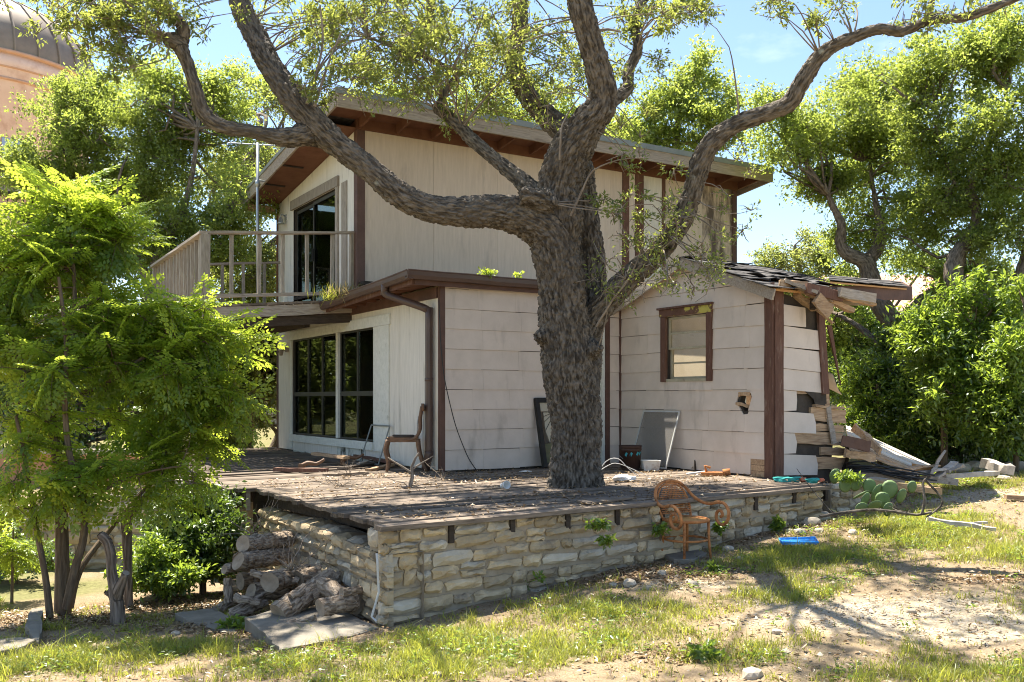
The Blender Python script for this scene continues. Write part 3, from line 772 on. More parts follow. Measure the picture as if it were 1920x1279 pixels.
# room behind the window
rm = part('ground_floor_room')
MB().box(.12, 4.5, .15, SD - .1, -.12, -.06).build('room_floor', M_dark, rm)
MB().box(.12, 4.5, SD - .2, SD - .1, -.06, 2.5).build('room_wall', M_inside, rm)
MB().box(3.9, 4.0, .15, SD - .2, -.06, 2.5).build('room_wall', M_inside, rm)
MB().box(.12, 4.5, .13, SD - .1, 2.46, 2.5).build('room_ceiling', M_inside, rm)

# ---- lower roof, gutter, downspout
lr = part('lower_roof')
def slope_quad(name, corners, t, mt, parent):
    c = [np.array(p, float) for p in corners]; dz = np.array([0, 0, t])
    MB().add(c + [p - dz for p in c], [[0, 1, 2, 3], [7, 6, 5, 4], [0, 4, 5, 1], [1, 5, 6, 2], [2, 6, 7, 3], [3, 7, 4, 0]]).build(name, mt, parent)
ge = 3.55
slope_quad('roof_sheet', [(-.5, -.14, 2.59), (LW + .12, -.14, 2.59), (LW + .12, 2.83, 2.83), (-.5, ge, 2.50)], .03, M_shingle, lr)
slope_quad('roof_sheet', [(.0, 2.6, 2.80), (8.2, 2.6, 2.80), (8.2, 6.8, 2.86), (.0, 6.8, 2.86)], .05, M_dark, lr)
MB().bar((-.44, -.10, 2.50), (LW + .2, -.10, 2.50), .03, .13).build('fascia_board', M_brown, lr)
MB().bar((-.46, -.10, 2.50), (-.46, ge, 2.36), .03, .13).build('fascia_board', M_frame, lr)
for k in range(10):
    y = .15 + k * .38; zz = 2.53 - .04 * y
    MB().bar((-.45, y, zz), (.02, y, zz + .02), .045, .10).build('rafter', M_soffit, lr)
for k in range(5):
    MB().box(-.45 + k * .092, -.362 + k * .092, -.08, ge - .02, 2.47 + .001 * k, 2.483 + .001 * k).build('soffit_board', M_soffit, lr)
def gutter_run(p0, p1, side):
    prof = [(0, .0), (0, -.10), (.02, -.115), (.07, -.115), (.095, -.07), (.10, -.02), (.11, -.01), (.11, .0), (.10, .002), (.09, -.02), (.085, -.065), (.065, -.105), (.02, -.105), (.012, -.09), (.012, .0)]
    p0 = np.array(p0, float); p1 = np.array(p1, float); side = np.array(side, float); n = len(prof); seg = 8; V = []; F = []
    for i in range(seg + 1):
        c = p0 + (p1 - p0) * i / seg + np.array([0, 0, random.uniform(-.006, .006)])
        for a, z in prof: V.append(c + side * a + np.array([0, 0, z]))
    for i in range(seg):
        for k in range(n): F.append([i * n + k, i * n + (k + 1) % n, (i + 1) * n + (k + 1) % n, (i + 1) * n + k])
    F.append(list(range(n))); F.append([seg * n + k for k in range(n)])
    return MB().add(V, F)
gutter_run((-.58, -.12, 2.615), (LW + .1, -.12, 2.60), (0, -1, 0)).build('gutter', M_gutter, lr)
gutter_run((-.485, -.20, 2.612), (-.485, ge, 2.44), (-1, 0, 0)).build('gutter', M_gutter, lr)
ds = part('downspout')
p = [(-.53, .62, 2.50), (-.53, .62, 2.42), (-.50, .60, 2.36), (-.14, .24, 2.18), (-.09, .19, 2.12), (-.085, .185, 2.02), (-.085, .185, .26)]
dsb = MB(); dsp = catmull(np.array(p), .05); dsb.tube(dsp, .052, 10); dsb.build('pipe', M_gutter, ds, True)
MB().tube([(-.085, .185, .275), (-.085, .185, .23), (-.12, .22, .02)], .058, 10).build('pipe_foot', M_gutter, ds, True)
MB().tube([(-.085, .185, 1.2), (-.085, .185, 1.24)], .057, 10).build('strap', M_gutter, ds, True)

# ---- upper storey
UF = 2.83; UW = 8.18; UZ0 = 2.74; UZ1 = 5.2
RS = .1275
def roof_z(y): return 5.515 - RS * (y - 2.06)
uf = part('upper_front_wall'); uf0 = fn_front(UF)
wallbox('sheathing', uf, uf0, [rect(.03, UW - .03, UZ0, UZ1 + .2)], M_felt)
wall_panels(uf, uf0, .1, xsol(1166, UF), UZ0, UZ1 + .05, 1.22, mt=M_panel, seed=9)
xa, xb, xc, xd = xsol(1178, UF), xsol(1190, UF), xsol(1204, UF), xsol(1240, UF)
wall_panels(uf, uf0, xa, xb, UZ0, UZ1 + .05, 3, mt=M_panel)
wall_panels(uf, uf0, xc, xd, UZ0, UZ1 + .05, 3, mt=M_white)
wall_panels(uf, uf0, xd + .08, UW - .9, UZ0, UZ1 + .05, 1.22, mt=M_panel)
wall_panels(uf, uf0, UW - .9, UW - .1, UZ0, UZ1 + .05, 1.22, mt=M_stain)
for a, b, q in ((xsol(1166, UF), xa, .03), (xb, xc, .05), (xd, xd + .08, .03)):
    MB().prism(rect(a, b, UZ0, UZ1 + .05), uf0, 0, q).build('batten', M_frame, uf)
MB().prism(rect(-.03, .10, UZ0, UZ1 + .05), uf0, 0, .032).build('corner_board', M_brown, uf)
MB().prism(rect(UW - .1, UW + .03, UZ0, UZ1 + .05), uf0, 0, .032).build('corner_board', M_brown, uf)
MB().prism(rect(-.03, UW + .03, UZ1, UZ1 + .21), uf0, .034, .055).build('frieze_board', M_soffit, uf)
MB().box(UW - .03, UW, UF, SD, UZ0, 4.9).build('end_wall', M_panel, uf)
MB().box(.0, UW, SD - .05, SD, UZ0, 4.70).build('rear_wall', M_panel, uf)
us_ = part('upper_side_wall')
dy0, dy1 = ysol(632, 0), ysol(551, 0)
DZ0, DZ1 = 2.60, 4.47
hole_d = rect(dy0, dy1, 2.3, DZ1)
topclip = (RS, 1.0); topc = roof_z(0) - .17
wallbox('sheathing', us_, s0, [q for q in cut(rect(UF - .02, SD, 2.3, 5.3), [hole_d])], M_felt, -.10, -.02)
wall_panels(us_, s0, UF + .11, SD - .04, 2.45, 5.4, 1.22, holes=[hole_d], clip=[(topclip, topc)], mt=M_white, seed=12)
MB().prism(rect(UF - .033, UF + .11, 2.5, 5.2), s0, 0, .031).build('corner_board', M_brown, us_)
MB().prism(rect(SD - .04, SD + .03, 2.5, 4.70), s0, 0, .031).build('corner_board', M_soffit, us_)
MB().prism(rect(ysol(653, 0), ysol(643, 0), 2.55, DZ1 + .02), s0, .014, .03).build('batten', M_greyv, us_)
MB().prism([(UF - .03, roof_z(UF) - .19), (SD + .1, roof_z(SD + .1) - .19), (SD + .1, roof_z(SD + .1) - .06), (UF - .03, roof_z(UF) - .06)], s0, .015, .05).build('frieze_board', M_soffit, us_)
sdr = part('sliding_door')
MB().prism(rect(dy0 - .14, dy1 + .08, DZ1 + .0, DZ1 + .17), s0, .014, .05).build('trim_board', M_greyv, sdr)
MB().prism(rect(dy0 - .12, dy0 - .01, DZ0, DZ1 - .003), s0, .014, .042).build('trim_board', M_greyv, sdr)
midd = ysol(586, 0)
for a, b, o in ((dy0, midd + .03, -.02), (midd - .03, dy1, -.055)):
    f = MB()
    f.prism(rect(a, a + .045, DZ0, DZ1 - .02), s0, o - .03, o); f.prism(rect(b - .045, b, DZ0, DZ1 - .02), s0, o - .03, o)
    f.prism(rect(a + .045, b - .045, DZ0, DZ0 + .06), s0, o - .03, o); f.prism(rect(a + .045, b - .045, DZ1 - .08, DZ1 - .02), s0, o - .03, o)
    f.build('door_frame', M_sashdark, sdr)
    MB().prism(rect(a + .045, b - .045, DZ0 + .06, DZ1 - .08), s0, o - .018, o - .012).build('pane', M_glass, sdr)
MB().prism(rect(midd - .02, midd + .02, 3.4, 3.62), s0, -.02, .01).build('handle', M_black, sdr)
ur = part('upper_floor_room')
MB().box(.12, 7.9, UF + .15, SD - .1, 2.52, 2.58).build('room_floor', M_dark, ur)
MB().box(3.9, 4.0, UF + .15, SD - .1, 2.58, 4.7).build('room_wall', M_inside, ur)
MB().box(.12, 3.9, UF + .12, UF + .15, 2.58, 5.1).build('room_wall', M_inside, ur)

# ---- upper roof
up = part('upper_roof')
RX0, RX1, RY0, RY1 = -.65, 8.44, 2.06, 7.02
def rq(x0, x1, y0, y1, dz, t, name, mt):
    slope_quad(name, [(x0, y0, roof_z(y0) + dz), (x1, y0, roof_z(y0) + dz), (x1, y1, roof_z(y1) + dz), (x0, y1, roof_z(y1) + dz)], t, mt, up)
rq(RX0 + .02, RX1 - .02, RY0 + .03, RY1 - .02, 0, .035, 'roof_sheet', M_shingle)
for k in range(4):                                                # front fascia in lengths
    a = RX0 + (RX1 - RX0) * k / 4; b = RX0 + (RX1 - RX0) * (k + 1) / 4 - .004
    MB().bar((a, RY0 + random.uniform(0, .006), 5.515 - .155), (b, RY0 + random.uniform(0, .006), 5.515 - .155 - random.uniform(0, .012)), .035, .20, seg=6, jit=.002).build('fascia_board', M_fascia, up)
MB().bar((RX0 - .02, RY0 - .028, 5.515 - .015), (RX1 + .01, RY0 - .028, 5.515 - .015), .022, .095).build('metal_edge', M_edge, up)
for k in range(2):
    ya = RY0 + .02 + (RY1 - RY0) * k / 2; yb = RY0 + .02 + (RY1 - RY0) * (k + 1) / 2 - .004
    MB().bar((RX0, ya, roof_z(ya) - .135), (RX0, yb, roof_z(yb) - .135), .035, .20, seg=6, jit=.002).build('rake_board', M_fascia, up)
    MB().bar((RX1, ya, roof_z(ya) - .135), (RX1, yb, roof_z(yb) - .135), .035, .20, seg=6, jit=.002).build('rake_board', M_fascia, up)
MB().bar((RX0 - .026, RY0 - .03, roof_z(RY0) - .01), (RX0 - .026, RY1, roof_z(RY1) - .01), .02, .06).build('metal_edge', M_edge, up)
rq(RX0 + .02, -.06, RY0 + .75, RY1 - .2, -.19, .012, 'soffit_panel', M_soffit)
rq(RX0 + .02, RX1 - .02, RY0 + .02, UF + .0, -.045, .012, 'roof_deck', M_soffit)
for k in range(15):
    x = -.62 + k * .633
    MB().bar((x, RY0 + .02, roof_z(RY0) - .125), (x, UF, roof_z(UF) - .125), .042, .14).build('rafter', M_soffit, up)
for y in (3.7, 4.7, 5.7):
    MB().bar((RX0 + .02, y, roof_z(y) - .215), (-.25, y, roof_z(y) - .215), .05, .02).build('vent_strip', M_dark, up)
MB().box(RX0 + .03, -.08, RY1 - .25, RY1 - .02, roof_z(RY1) - .30, roof_z(RY1) - .20).build('eave_return', M_rawwood, up)

# ---- balcony (sags outward)
ba = part('balcony')
BX, BY0, BY1 = -2.36, 2.97, 6.5
def bz(x): return 2.55 + .22 * (x / 2.36)
nb = 17
for k in range(nb):
    x0 = BX + 2.34 * k / nb; x1 = BX + 2.34 * (k + 1) / nb - .006; j = random.uniform(-.02, .02)
    MB().add([(x0, BY0 + j, bz(x0) - .035), (x1, BY0 + j, bz(x1) - .035), (x1, BY1, bz(x1) - .035), (x0, BY1, bz(x0) - .035), (x0, BY0 + j, bz(x0)), (x1, BY0 + j, bz(x1)), (x1, BY1, bz(x1)), (x0, BY1, bz(x0))],
             [[0, 3, 2, 1], [4, 5, 6, 7], [0, 1, 5, 4], [1, 2, 6, 5], [2, 3, 7, 6], [3, 0, 4, 7]]).build('floor_board', M_deck, ba)
for y in (BY0 + .04, 3.85, 4.7, 5.6, BY1 - .05):
    MB().bar((BX + .02, y, bz(BX) - .125), (.0, y, bz(0) - .125), .045, .17, seg=5, jit=.003).build('joist', M_grey if y < 3.2 else M_dark, ba)
MB().bar((-.7, BY0 + .25, bz(-.7) - .30), (-.7, BY1, bz(-.7) - .30), .09, .18).build('beam', M_dark, ba)
MB().bar((BX + .05, BY0 + .05, bz(BX) - .13), (BX + .05, BY1 - .05, bz(BX) - .13), .045, .16).build('joist', M_dark, ba)
MB().bar((BX + .3, BY0 + .12, bz(-2) - .29), (.0, BY0 + .12, bz(0) - .29), .045, .14).build('joist', M_dark, ba)
RH = 1.05
def rail(p0, p1, w, t, nm): MB().bar(p0, p1, w, t, seg=6, jit=.003).build(nm, M_grey, ba)
rail((BX - .05, BY0, bz(BX) + RH), (-.01, BY0, bz(0) + RH), .12, .038, 'top_rail')
rail((BX, BY0 - .06, bz(BX) + RH - .004), (BX, BY1 + .06, bz(BX) + RH - .06), .12, .038, 'top_rail')
rail((BX - .05, BY1, bz(BX) + RH - .05), (-.01, BY1, bz(0) + RH - .03), .12, .038, 'top_rail')
rail((BX, BY0 + .01, bz(BX) + .13), (-.02, BY0 + .01, bz(0) + .10), .05, .05, 'bottom_rail')
rail((BX + .01, BY0, bz(BX) + .14), (BX + .01, BY1, bz(BX) + .10), .05, .05, 'bottom_rail')
rail((BX, BY1 - .01, bz(BX) + .13), (-.02, BY1 - .01, bz(0) + .10), .05, .05, 'bottom_rail')
def upright(x, y, w, z0, z1, nm):
    MB().bar((x, y, z0), (x + random.uniform(-.01, .01), y, z1), w, w, up=(0, 1, 0), seg=4, jit=.002).build(nm, M_greyv, ba)
upright(BX + .03, BY0 + .0, .125, bz(BX) - .18, bz(BX) + RH - .02, 'post')
upright(BX + .03, BY1 - .0, .11, bz(BX) - .18, bz(BX) + RH - .08, 'post')
upright(-.045, BY0 + .0, .085, bz(0), bz(0) + RH - .02, 'post')
for u in (435, 487, 531, 577, 624):
    x = xsol(u, BY0); upright(x, BY0 + .035, .05, bz(x) + .11, bz(x) + RH - .02, 'baluster')
for k in range(1, 14):
    y = BY0 + (BY1 - BY0) * k / 14 + random.uniform(-.03, .03); upright(BX + .03, y, .05, bz(BX) + .12, bz(BX) + RH - .04, 'baluster')
for k in range(1, 6):
    x = BX * (1 - k / 6); upright(x, BY1 - .035, .05, bz(x) + .10, bz(x) + RH - .05, 'baluster')

# ---- wing: left wall with window and hole
WX, WY = LW, -2.98
RIDGE_Y, RIDGE_Z, EAVE_Z = -1.5, 2.86, 2.33
ww = part('wing_side_wall'); fnw = lambda a, z, o: (WX - o, -a, z)          # a = distance forward of the inner corner
sl = (RIDGE_Z - .06 - EAVE_Z) / 1.48
wa0, wa1 = -ysol(1247, WX), -ysol(1333, WX)
wzb, wzt = 1.22, 2.10
hole_w = rect(wa0 + .03, wa1 - .03, wzb, wzt)
hc_ = -ysol(1397, WX); hz_ = zsol(752, WX, -hc_)
hole_b = [(hc_ - .13, hz_ - .01), (hc_ - .02, hz_ - .17), (hc_ + .06, hz_ - .16), (hc_ + .13, hz_ + .05), (hc_ + .11, hz_ + .10), (hc_ - .09, hz_ + .10)]
gcl = [((sl, 1.0), RIDGE_Z - .06 + sl * 1.5), ((-sl, 1.0), RIDGE_Z - .06 - sl * 1.5)]
def gclip(p):
    for n, c in gcl: p = clip_half(p, n, c)
    return p
hb_in = [(hc_ + (a - hc_) * .78 + .01, hz_ + (z - hz_) * .78) for a, z in hole_b]
shingles(ww, fnw, .03, 2.90, .02, 11, .2655, .66, clip=gcl, holes=[hole_w, hole_b, rect(2.62, 2.95, -.2, .22)], seed=21)
wallbox('sheathing', ww, fnw, [q for q in cut(gclip(rect(.0, 2.93, -.04, 2.9)), [hole_w, hb_in])], M_felt, -.09, -.001)
for k in range(3):
    MB().prism(rect(2.62, 2.93, .0 + k * .075, .07 + k * .075), fnw, .0, .012).build('exposed_plank', M_rawwood, ww)
MB().bar((WX - .05, -hc_ + .11, hz_ - .03), (WX + .06, -hc_ - .05, hz_ - .07), .05, .04, taper=.6, seg=3, jit=.006).build('splinter', M_rawwood, ww)
MB().bar((WX - .02, -hc_ + .10, hz_ + .09), (WX - .02, -hc_ - .09, hz_ + .085), .02, .05, seg=3, jit=.006).build('splinter', M_rawwood, ww)
cp = part('corner_post')
MB().bar((WX - .012, WY + .055, -.05), (WX - .012, WY + .055, EAVE_Z + .05), .13, .035, up=(1, 0, 0), seg=8, jit=.002).build('post_board', M_frame, cp)
MB().bar((WX + .075, WY - .012, -.05), (WX + .075, WY - .012, EAVE_Z + .02), .035, .145, up=(1, 0, 0), seg=8, jit=.002).build('post_board', M_frame, cp)
wn_ = part('wing_window')
def wtrim(a0, a1, z0, z1, o, mt, nm='trim_board'):
    mb = MB(); mb.prism(rect(a0, a1, z0, z1), fnw, .0, o); mb.build(nm, mt, wn_)
wtrim(wa0 - .05, wa0 + .05, wzb - .02, wzt, .045, M_frame); wtrim(wa1 - .05, wa1 + .05, wzb - .02, wzt, .045, M_frame)
wtrim(wa0 - .07, wa1 + .055, wzt + .003, wzt + .10, .05, M_peel); wtrim(wa0 - .10, wa1 + .07, wzt + .103, wzt + .13, .075, M_frame, 'drip_cap')
wtrim(wa0 + .05, wa1 - .05, wzb - .02, wzb + .02, .03, M_sash, 'sill')
def sash(z0, z1, o):
    f = MB(); a0, a1 = wa0 + .05, wa1 - .05
    f.prism(rect(a0, a0 + .04, z0, z1), fnw, o - .03, o); f.prism(rect(a1 - .025, a1, z0, z1), fnw, o - .03, o)
    f.prism(rect(a0 + .04, a1 - .025, z0, z0 + .03), fnw, o - .03, o); f.prism(rect(a0 + .04, a1 - .025, z1 - .03, z1), fnw, o - .03, o)
    zm = (z0 + z1) / 2; f.prism(rect(a0 + .04, a1 - .025, zm - .012, zm + .012), fnw, o - .028, o - .002)
    f.build('sash_frame', M_sash, wn_)
    for q0, q1 in ((z0 + .03, zm - .012), (zm + .012, z1 - .03)):
        MB().prism(rect(a0 + .04, a1 - .025, q0, q1), fnw, o - .018, o - .013).build('pane', M_glass2, wn_)
sash(wzb + .02, (wzb + wzt) / 2 + .015, -.055); sash((wzb + wzt) / 2 - .015, wzt - .01, -.02)
wr_ = part('wing_room')
MB().box(WX + .1, WX + 1.75, -.12, -.08, .0, 2.3).build('partition_wall', M_inside, wr_)
MB().add([(WX + .22, -1.35, .25), (WX + 1.6, -1.30, .2), (WX + 1.6, -.16, 2.0), (WX + .22, -.20, 1.95), (WX + .22, -1.36, .235), (WX + 1.6, -1.31, .185), (WX + 1.6, -.17, 1.985), (WX + .22, -.21, 1.935)], [[0, 1, 2, 3], [7, 6, 5, 4], [0, 4, 5, 1], [1, 5, 6, 2], [2, 6, 7, 3], [3, 7, 4, 0]]).build('added_sun_board', M_inside, wr_)  # slanted board added to catch sun and brighten the view through the window
MB().box(WX + 1.66, WX + 1.74, -1.0, -.92, .0, 1.95).build('stud', M_rawwood, wr_)
MB().box(WX + 1.2, WX + 1.27, -.20, -.125, .0, 1.95).build('stud', M_rawwood, wr_)
MB().box(WX + .1, WX + 1.75, -2.8, -.12, -.06, -.02).build('room_floor', M_rawwood, wr_)

# ---- wing: broken front wall
wf = part('wing_front_wall'); wf0 = lambda a, z, o: (WX + a, WY - o, z - .06 * max(a, 0))
ends = [.62, .24, .58, .24, .80, .80, .76, .40]
zrow = [.02 + .2655 * k for k in range(8)]
zz0 = .04; pitch = .262
rr = random.Random(5)
for k in range(8):
    e = .16 + ends[k]; zb = zz0 + k * pitch
    poly = [(.155, zb), (e - rr.uniform(0, .03), zb + rr.uniform(0, .02)), (e, zb + pitch * .55), (e - rr.uniform(0, .04), zb + pitch - .004), (.155, zb + pitch - .004)]
    mb = MB(); mb.prism(poly, wf0, 0, lambda a, z, zb=zb: .010 + .012 * max(0, min(1, 1 - (z - zb) / pitch))); mb.build('siding_shingle', M_siding, wf)
MB().prism([(.1, -.05), (1.05, -.05), (1.12, .5), (1.02, .78), (.93, 1.2), (.93, 1.22), (.9, 2.2), (.1, 2.28)], wf0, -.05, -.03).build('felt_sheet', M_felt, wf)
def plank(a0, a1, z0, z1, o, mt=M_rawwood):
    mb = MB(); n = 6; poly = [(a0 + (a1 - a0) * i / n, z0 + rr.uniform(-.006, .006)) for i in range(n + 1)]
    poly += [(a1 + rr.uniform(-.06, .06), (z0 + z1) / 2)] + [(a1 - (a1 - a0) * i / n, z1 + rr.uniform(-.006, .006)) for i in range(n + 1)]
    mb.prism(poly, wf0, -.028, o); mb.build('exposed_plank', mt, wf)
plank(.30, .93, 1.06, 1.155, .004); plank(.66, 1.33, .735, .90, .008); plank(.30, 1.26, .44, .60, .004); plank(.70, 1.33, .13, .285, .004)
plank(.74, 1.30, .615, .70, .0); plank(.85, 1.36, .31, .41, .0); plank(.30, .94, 1.175, 1.255, .0); plank(.72, 1.25, .905, .935, .03); plank(.30, .92, 1.31, 1.335, .0, M_frame)
MB().prism([(.55, 1.09), (.93, 1.10), (.94, .93), (.74, .90), (.70, 1.0)], wf0, .012, .018).build('felt_scrap', M_felt, wf)
MB().bar((WX + .95, WY - .02, .86), (WX + 1.05, WY - .04, .40), .03, .075, up=(1, 0, 0), seg=3, jit=.004).build('exposed_plank', M_grey, wf)
MB().bar((WX + .83, WY - .01, 2.12), (WX + .90, WY - .03, 1.03), .035, .12, up=(1, 0, 0), seg=5, jit=.004).build('end_board', M_frame, wf)
MB().bar((WX + .94, WY + .01, 1.22), (WX + .97, WY + .0, .72), .05, .09, up=(1, 0, 0), seg=3, jit=.004).build('end_stud', M_rawwood, wf)
fl = []; 
for i in range(7):
    t = i / 6
    for s in (0, 1):
        fl.append((WX + 1.12 + .20 * t + s * .14 * (1 - t * .3) + .05 * math.sin(t * 5), WY - .05 - .05 * math.sin(t * 6 + s), .42 - .58 * t ** 1.3))
MB().add(fl + [(x, y + .006, z) for x, y, z in fl], [[2 * i, 2 * i + 1, 2 * i + 3, 2 * i + 2] for i in range(6)] + [[14 + 2 * i + 2, 14 + 2 * i + 3, 14 + 2 * i + 1, 14 + 2 * i] for i in range(6)]).build('felt_drape', M_felt, wf, True)
MB().prism([(.0, -.25), (1.15, -.22), (1.2, .12), (.0, .10)], wf0, -.10, -.06).build('skirting', M_dark, wf)
sheet = []
for i in range(7):
    t = i / 6
    sheet += [(WX + .98 + .16 * t, WY + .25, 1.40 - .30 * t + .06 * t * t), (WX + 1.02 + .30 * t, WY - .05 + .1 * t, 1.28 - .40 * t + .14 * t * t)]
MB().add(sheet + [(x, y, z - .008) for x, y, z in sheet], [[2 * i, 2 * i + 1, 2 * i + 3, 2 * i + 2] for i in range(6)] + [[14 + 2 * i + 2, 14 + 2 * i + 3, 14 + 2 * i + 1, 14 + 2 * i] for i in range(6)]).build('bent_sheet', M_alu, wf, True)
MB().add([(WX + .98, WY, 1.9), (WX + 1.06, WY, 1.9), (WX + 1.30, WY + .05, 1.14), (WX + .98, WY + .02, 1.9), (WX + 1.06, WY + .02, 1.9), (WX + 1.30, WY + .07, 1.14)], [[0, 1, 2], [5, 4, 3], [0, 3, 4, 1], [1, 4, 5, 2], [2, 5, 3, 0]]).build('torn_panel', M_frame, wf)

# ---- wing roof: torn shingles over boards
wr2 = part('wing_roof')
X0r, X1r = WX - .16, WX + 2.35
def wrz(y): return RIDGE_Z - abs(y - RIDGE_Y) * (RIDGE_Z - EAVE_Z) / 1.48
def sag(x): return -.05 * max(0, x - WX - .9) ** 1.5
slope_quad('roof_board', [(X0r + .03, WY - .10, wrz(WY - .10)), (X1r - .9, WY - .12, wrz(WY - .12) + sag(X1r - .9)), (X1r, RIDGE_Y, RIDGE_Z + sag(X1r)), (X0r + .03, RIDGE_Y, RIDGE_Z)], .03, M_orange, wr2)
slope_quad('roof_board', [(X0r + .03, RIDGE_Y + .003, RIDGE_Z), (X0r + .36, RIDGE_Y + .003, RIDGE_Z), (X0r + .33, .15, wrz(.15)), (X0r + .03, .15, wrz(.15))], .03, M_orange, wr2)
rs = random.Random(8)
for row in range(9):
    y0 = WY - .18 + row * .185
    x = X0r - .02 + rs.uniform(-.1, 0)
    xe = X1r - .75 + row * .085
    while x < xe:
        w = rs.uniform(.22, .42); y = y0 + rs.uniform(-.02, .02); dz = .012 + rs.uniform(0, .012); cu = rs.uniform(.0, .06) if rs.random() < .55 else rs.uniform(.0, .01)
        c = []
        for (ax, ay) in ((0, 0), (.5, 0), (1, 0), (1, 1), (.5, 1), (0, 1)):
            px, py = x + ax * w, min(y + ay * .26 + rs.uniform(-.015, .015), RIDGE_Y + .02)
            c.append((px, py, wrz(py) + sag(px) + dz + (cu * rs.uniform(.2, 1.2) if ay == 0 else 0) + .010 * (1 - ay)))
        MB().add(c + [(a, b, z - .009) for a, b, z in c], [[0, 1, 4, 5], [1, 2, 3, 4], [11, 10, 7, 6], [10, 9, 8, 7], [0, 6, 7, 1], [1, 7, 8, 2], [2, 8, 9, 3], [5, 11, 6, 0]]).build('roof_shingle', M_shingle, wr2)
        x += w * .97
MB().bar((X0r, WY - .16, wrz(WY - .16) - .065), (X0r, RIDGE_Y, RIDGE_Z - .065), .03, .13, seg=7, jit=.003).build('rake_board', M_grey, wr2)
MB().bar((X0r, RIDGE_Y + .002, RIDGE_Z - .065), (X0r, .1, wrz(.1) - .065), .03, .13, seg=7, jit=.003).build('rake_board', M_grey, wr2)
def rboard(u0, v0, d0, u1, v1, d1, h, t, mt, nm='broken_board', parent=wr2, up=(0, 0, 1), jit=.004):
    a = hpx(u0, v0, d0); b = hpx(u1, v1, d1); MB().bar(a, b, t, h, up=up, seg=4, jit=jit).build(nm, mt, parent)
rboard(1462, 533, 11.25, 1512, 536, 11.5, .10, .04, M_rawwood)
rboard(1512, 540, 11.25, 1578, 556, 11.6, .13, .05, M_frame)
rboard(1574, 548, 11.5, 1640, 560, 11.9, .12, .05, M_grey)
rboard(1558, 549, 11.9, 1708, 550, 12.7, .18, .05, M_brown)
rboard(1706, 550, 12.7, 1690, 540, 13.6, .17, .05, M_brown)
rboard(1530, 558, 11.3, 1556, 590, 11.4, .16, .04, M_rawwood)
rboard(1492, 552, 11.5, 1528, 580, 11.7, .05, .10, M_rawwood)
rboard(1553, 562, 11.7, 1598, 583, 11.8, .06, .10, M_rawwood)
rboard(1565, 566, 12.0, 1628, 568, 12.4, .06, .12, M_grey)
rboard(1492, 566, 11.7, 1524, 562, 11.9, .05, .06, M_rawwood)
rboard(1528, 545, 11.5, 1524, 580, 11.5, .07, .07, M_dark)
for q in ((1470, 528, 11.3, 1532, 548, 11.3, .05, .09, M_grey), (1500, 543, 11.4, 1560, 574, 11.5, .04, .08, M_rawwood), (1540, 556, 11.6, 1584, 577, 11.9, .03, .09, M_grey), (1582, 560, 11.8, 1640, 572, 12.2, .03, .07, M_rawwood), (1520, 570, 11.5, 1562, 606, 11.5, .03, .06, M_rawwood), (1600, 545, 12.2, 1662, 548, 12.6, .04, .08, M_grey)):
    rboard(*q, jit=.008)
# hanging roof flap beyond
fa = [hpx(1556, 528, 11.7), hpx(1700, 541, 12.6), hpx(1690, 530, 14.0), hpx(1556, 519, 13.5)]
slope_quad('roof_flap', fa, .02, M_orange, wr2)
rs = random.Random(4)
for k in range(6):
    for j in range(3):
        q = lambda s, t: (np.array(fa[0]) * (1 - s) + np.array(fa[1]) * s) * (1 - t) + (np.array(fa[3]) * (1 - s) + np.array(fa[2]) * s) * t
        s0_, s1_ = k / 6 - .01, (k + 1) / 6 + .01; t0_, t1_ = j / 3 - .02, (j + 1) / 3 + .05
        c = [q(s, t) + np.array([0, 0, .012 + .012 * (1 - (t - t0_) / (t1_ - t0_)) + rs.uniform(0, .012)]) for s, t in ((s0_, t0_), (s1_, t0_), (s1_, t1_), (s0_, t1_))]
        MB().add(c + [p - np.array([0, 0, .008]) for p in c], [[0, 1, 2, 3], [7, 6, 5, 4], [0, 4, 5, 1], [1, 5, 6, 2], [2, 6, 7, 3], [3, 7, 4, 0]]).build('roof_shingle', M_shingle, wr2)
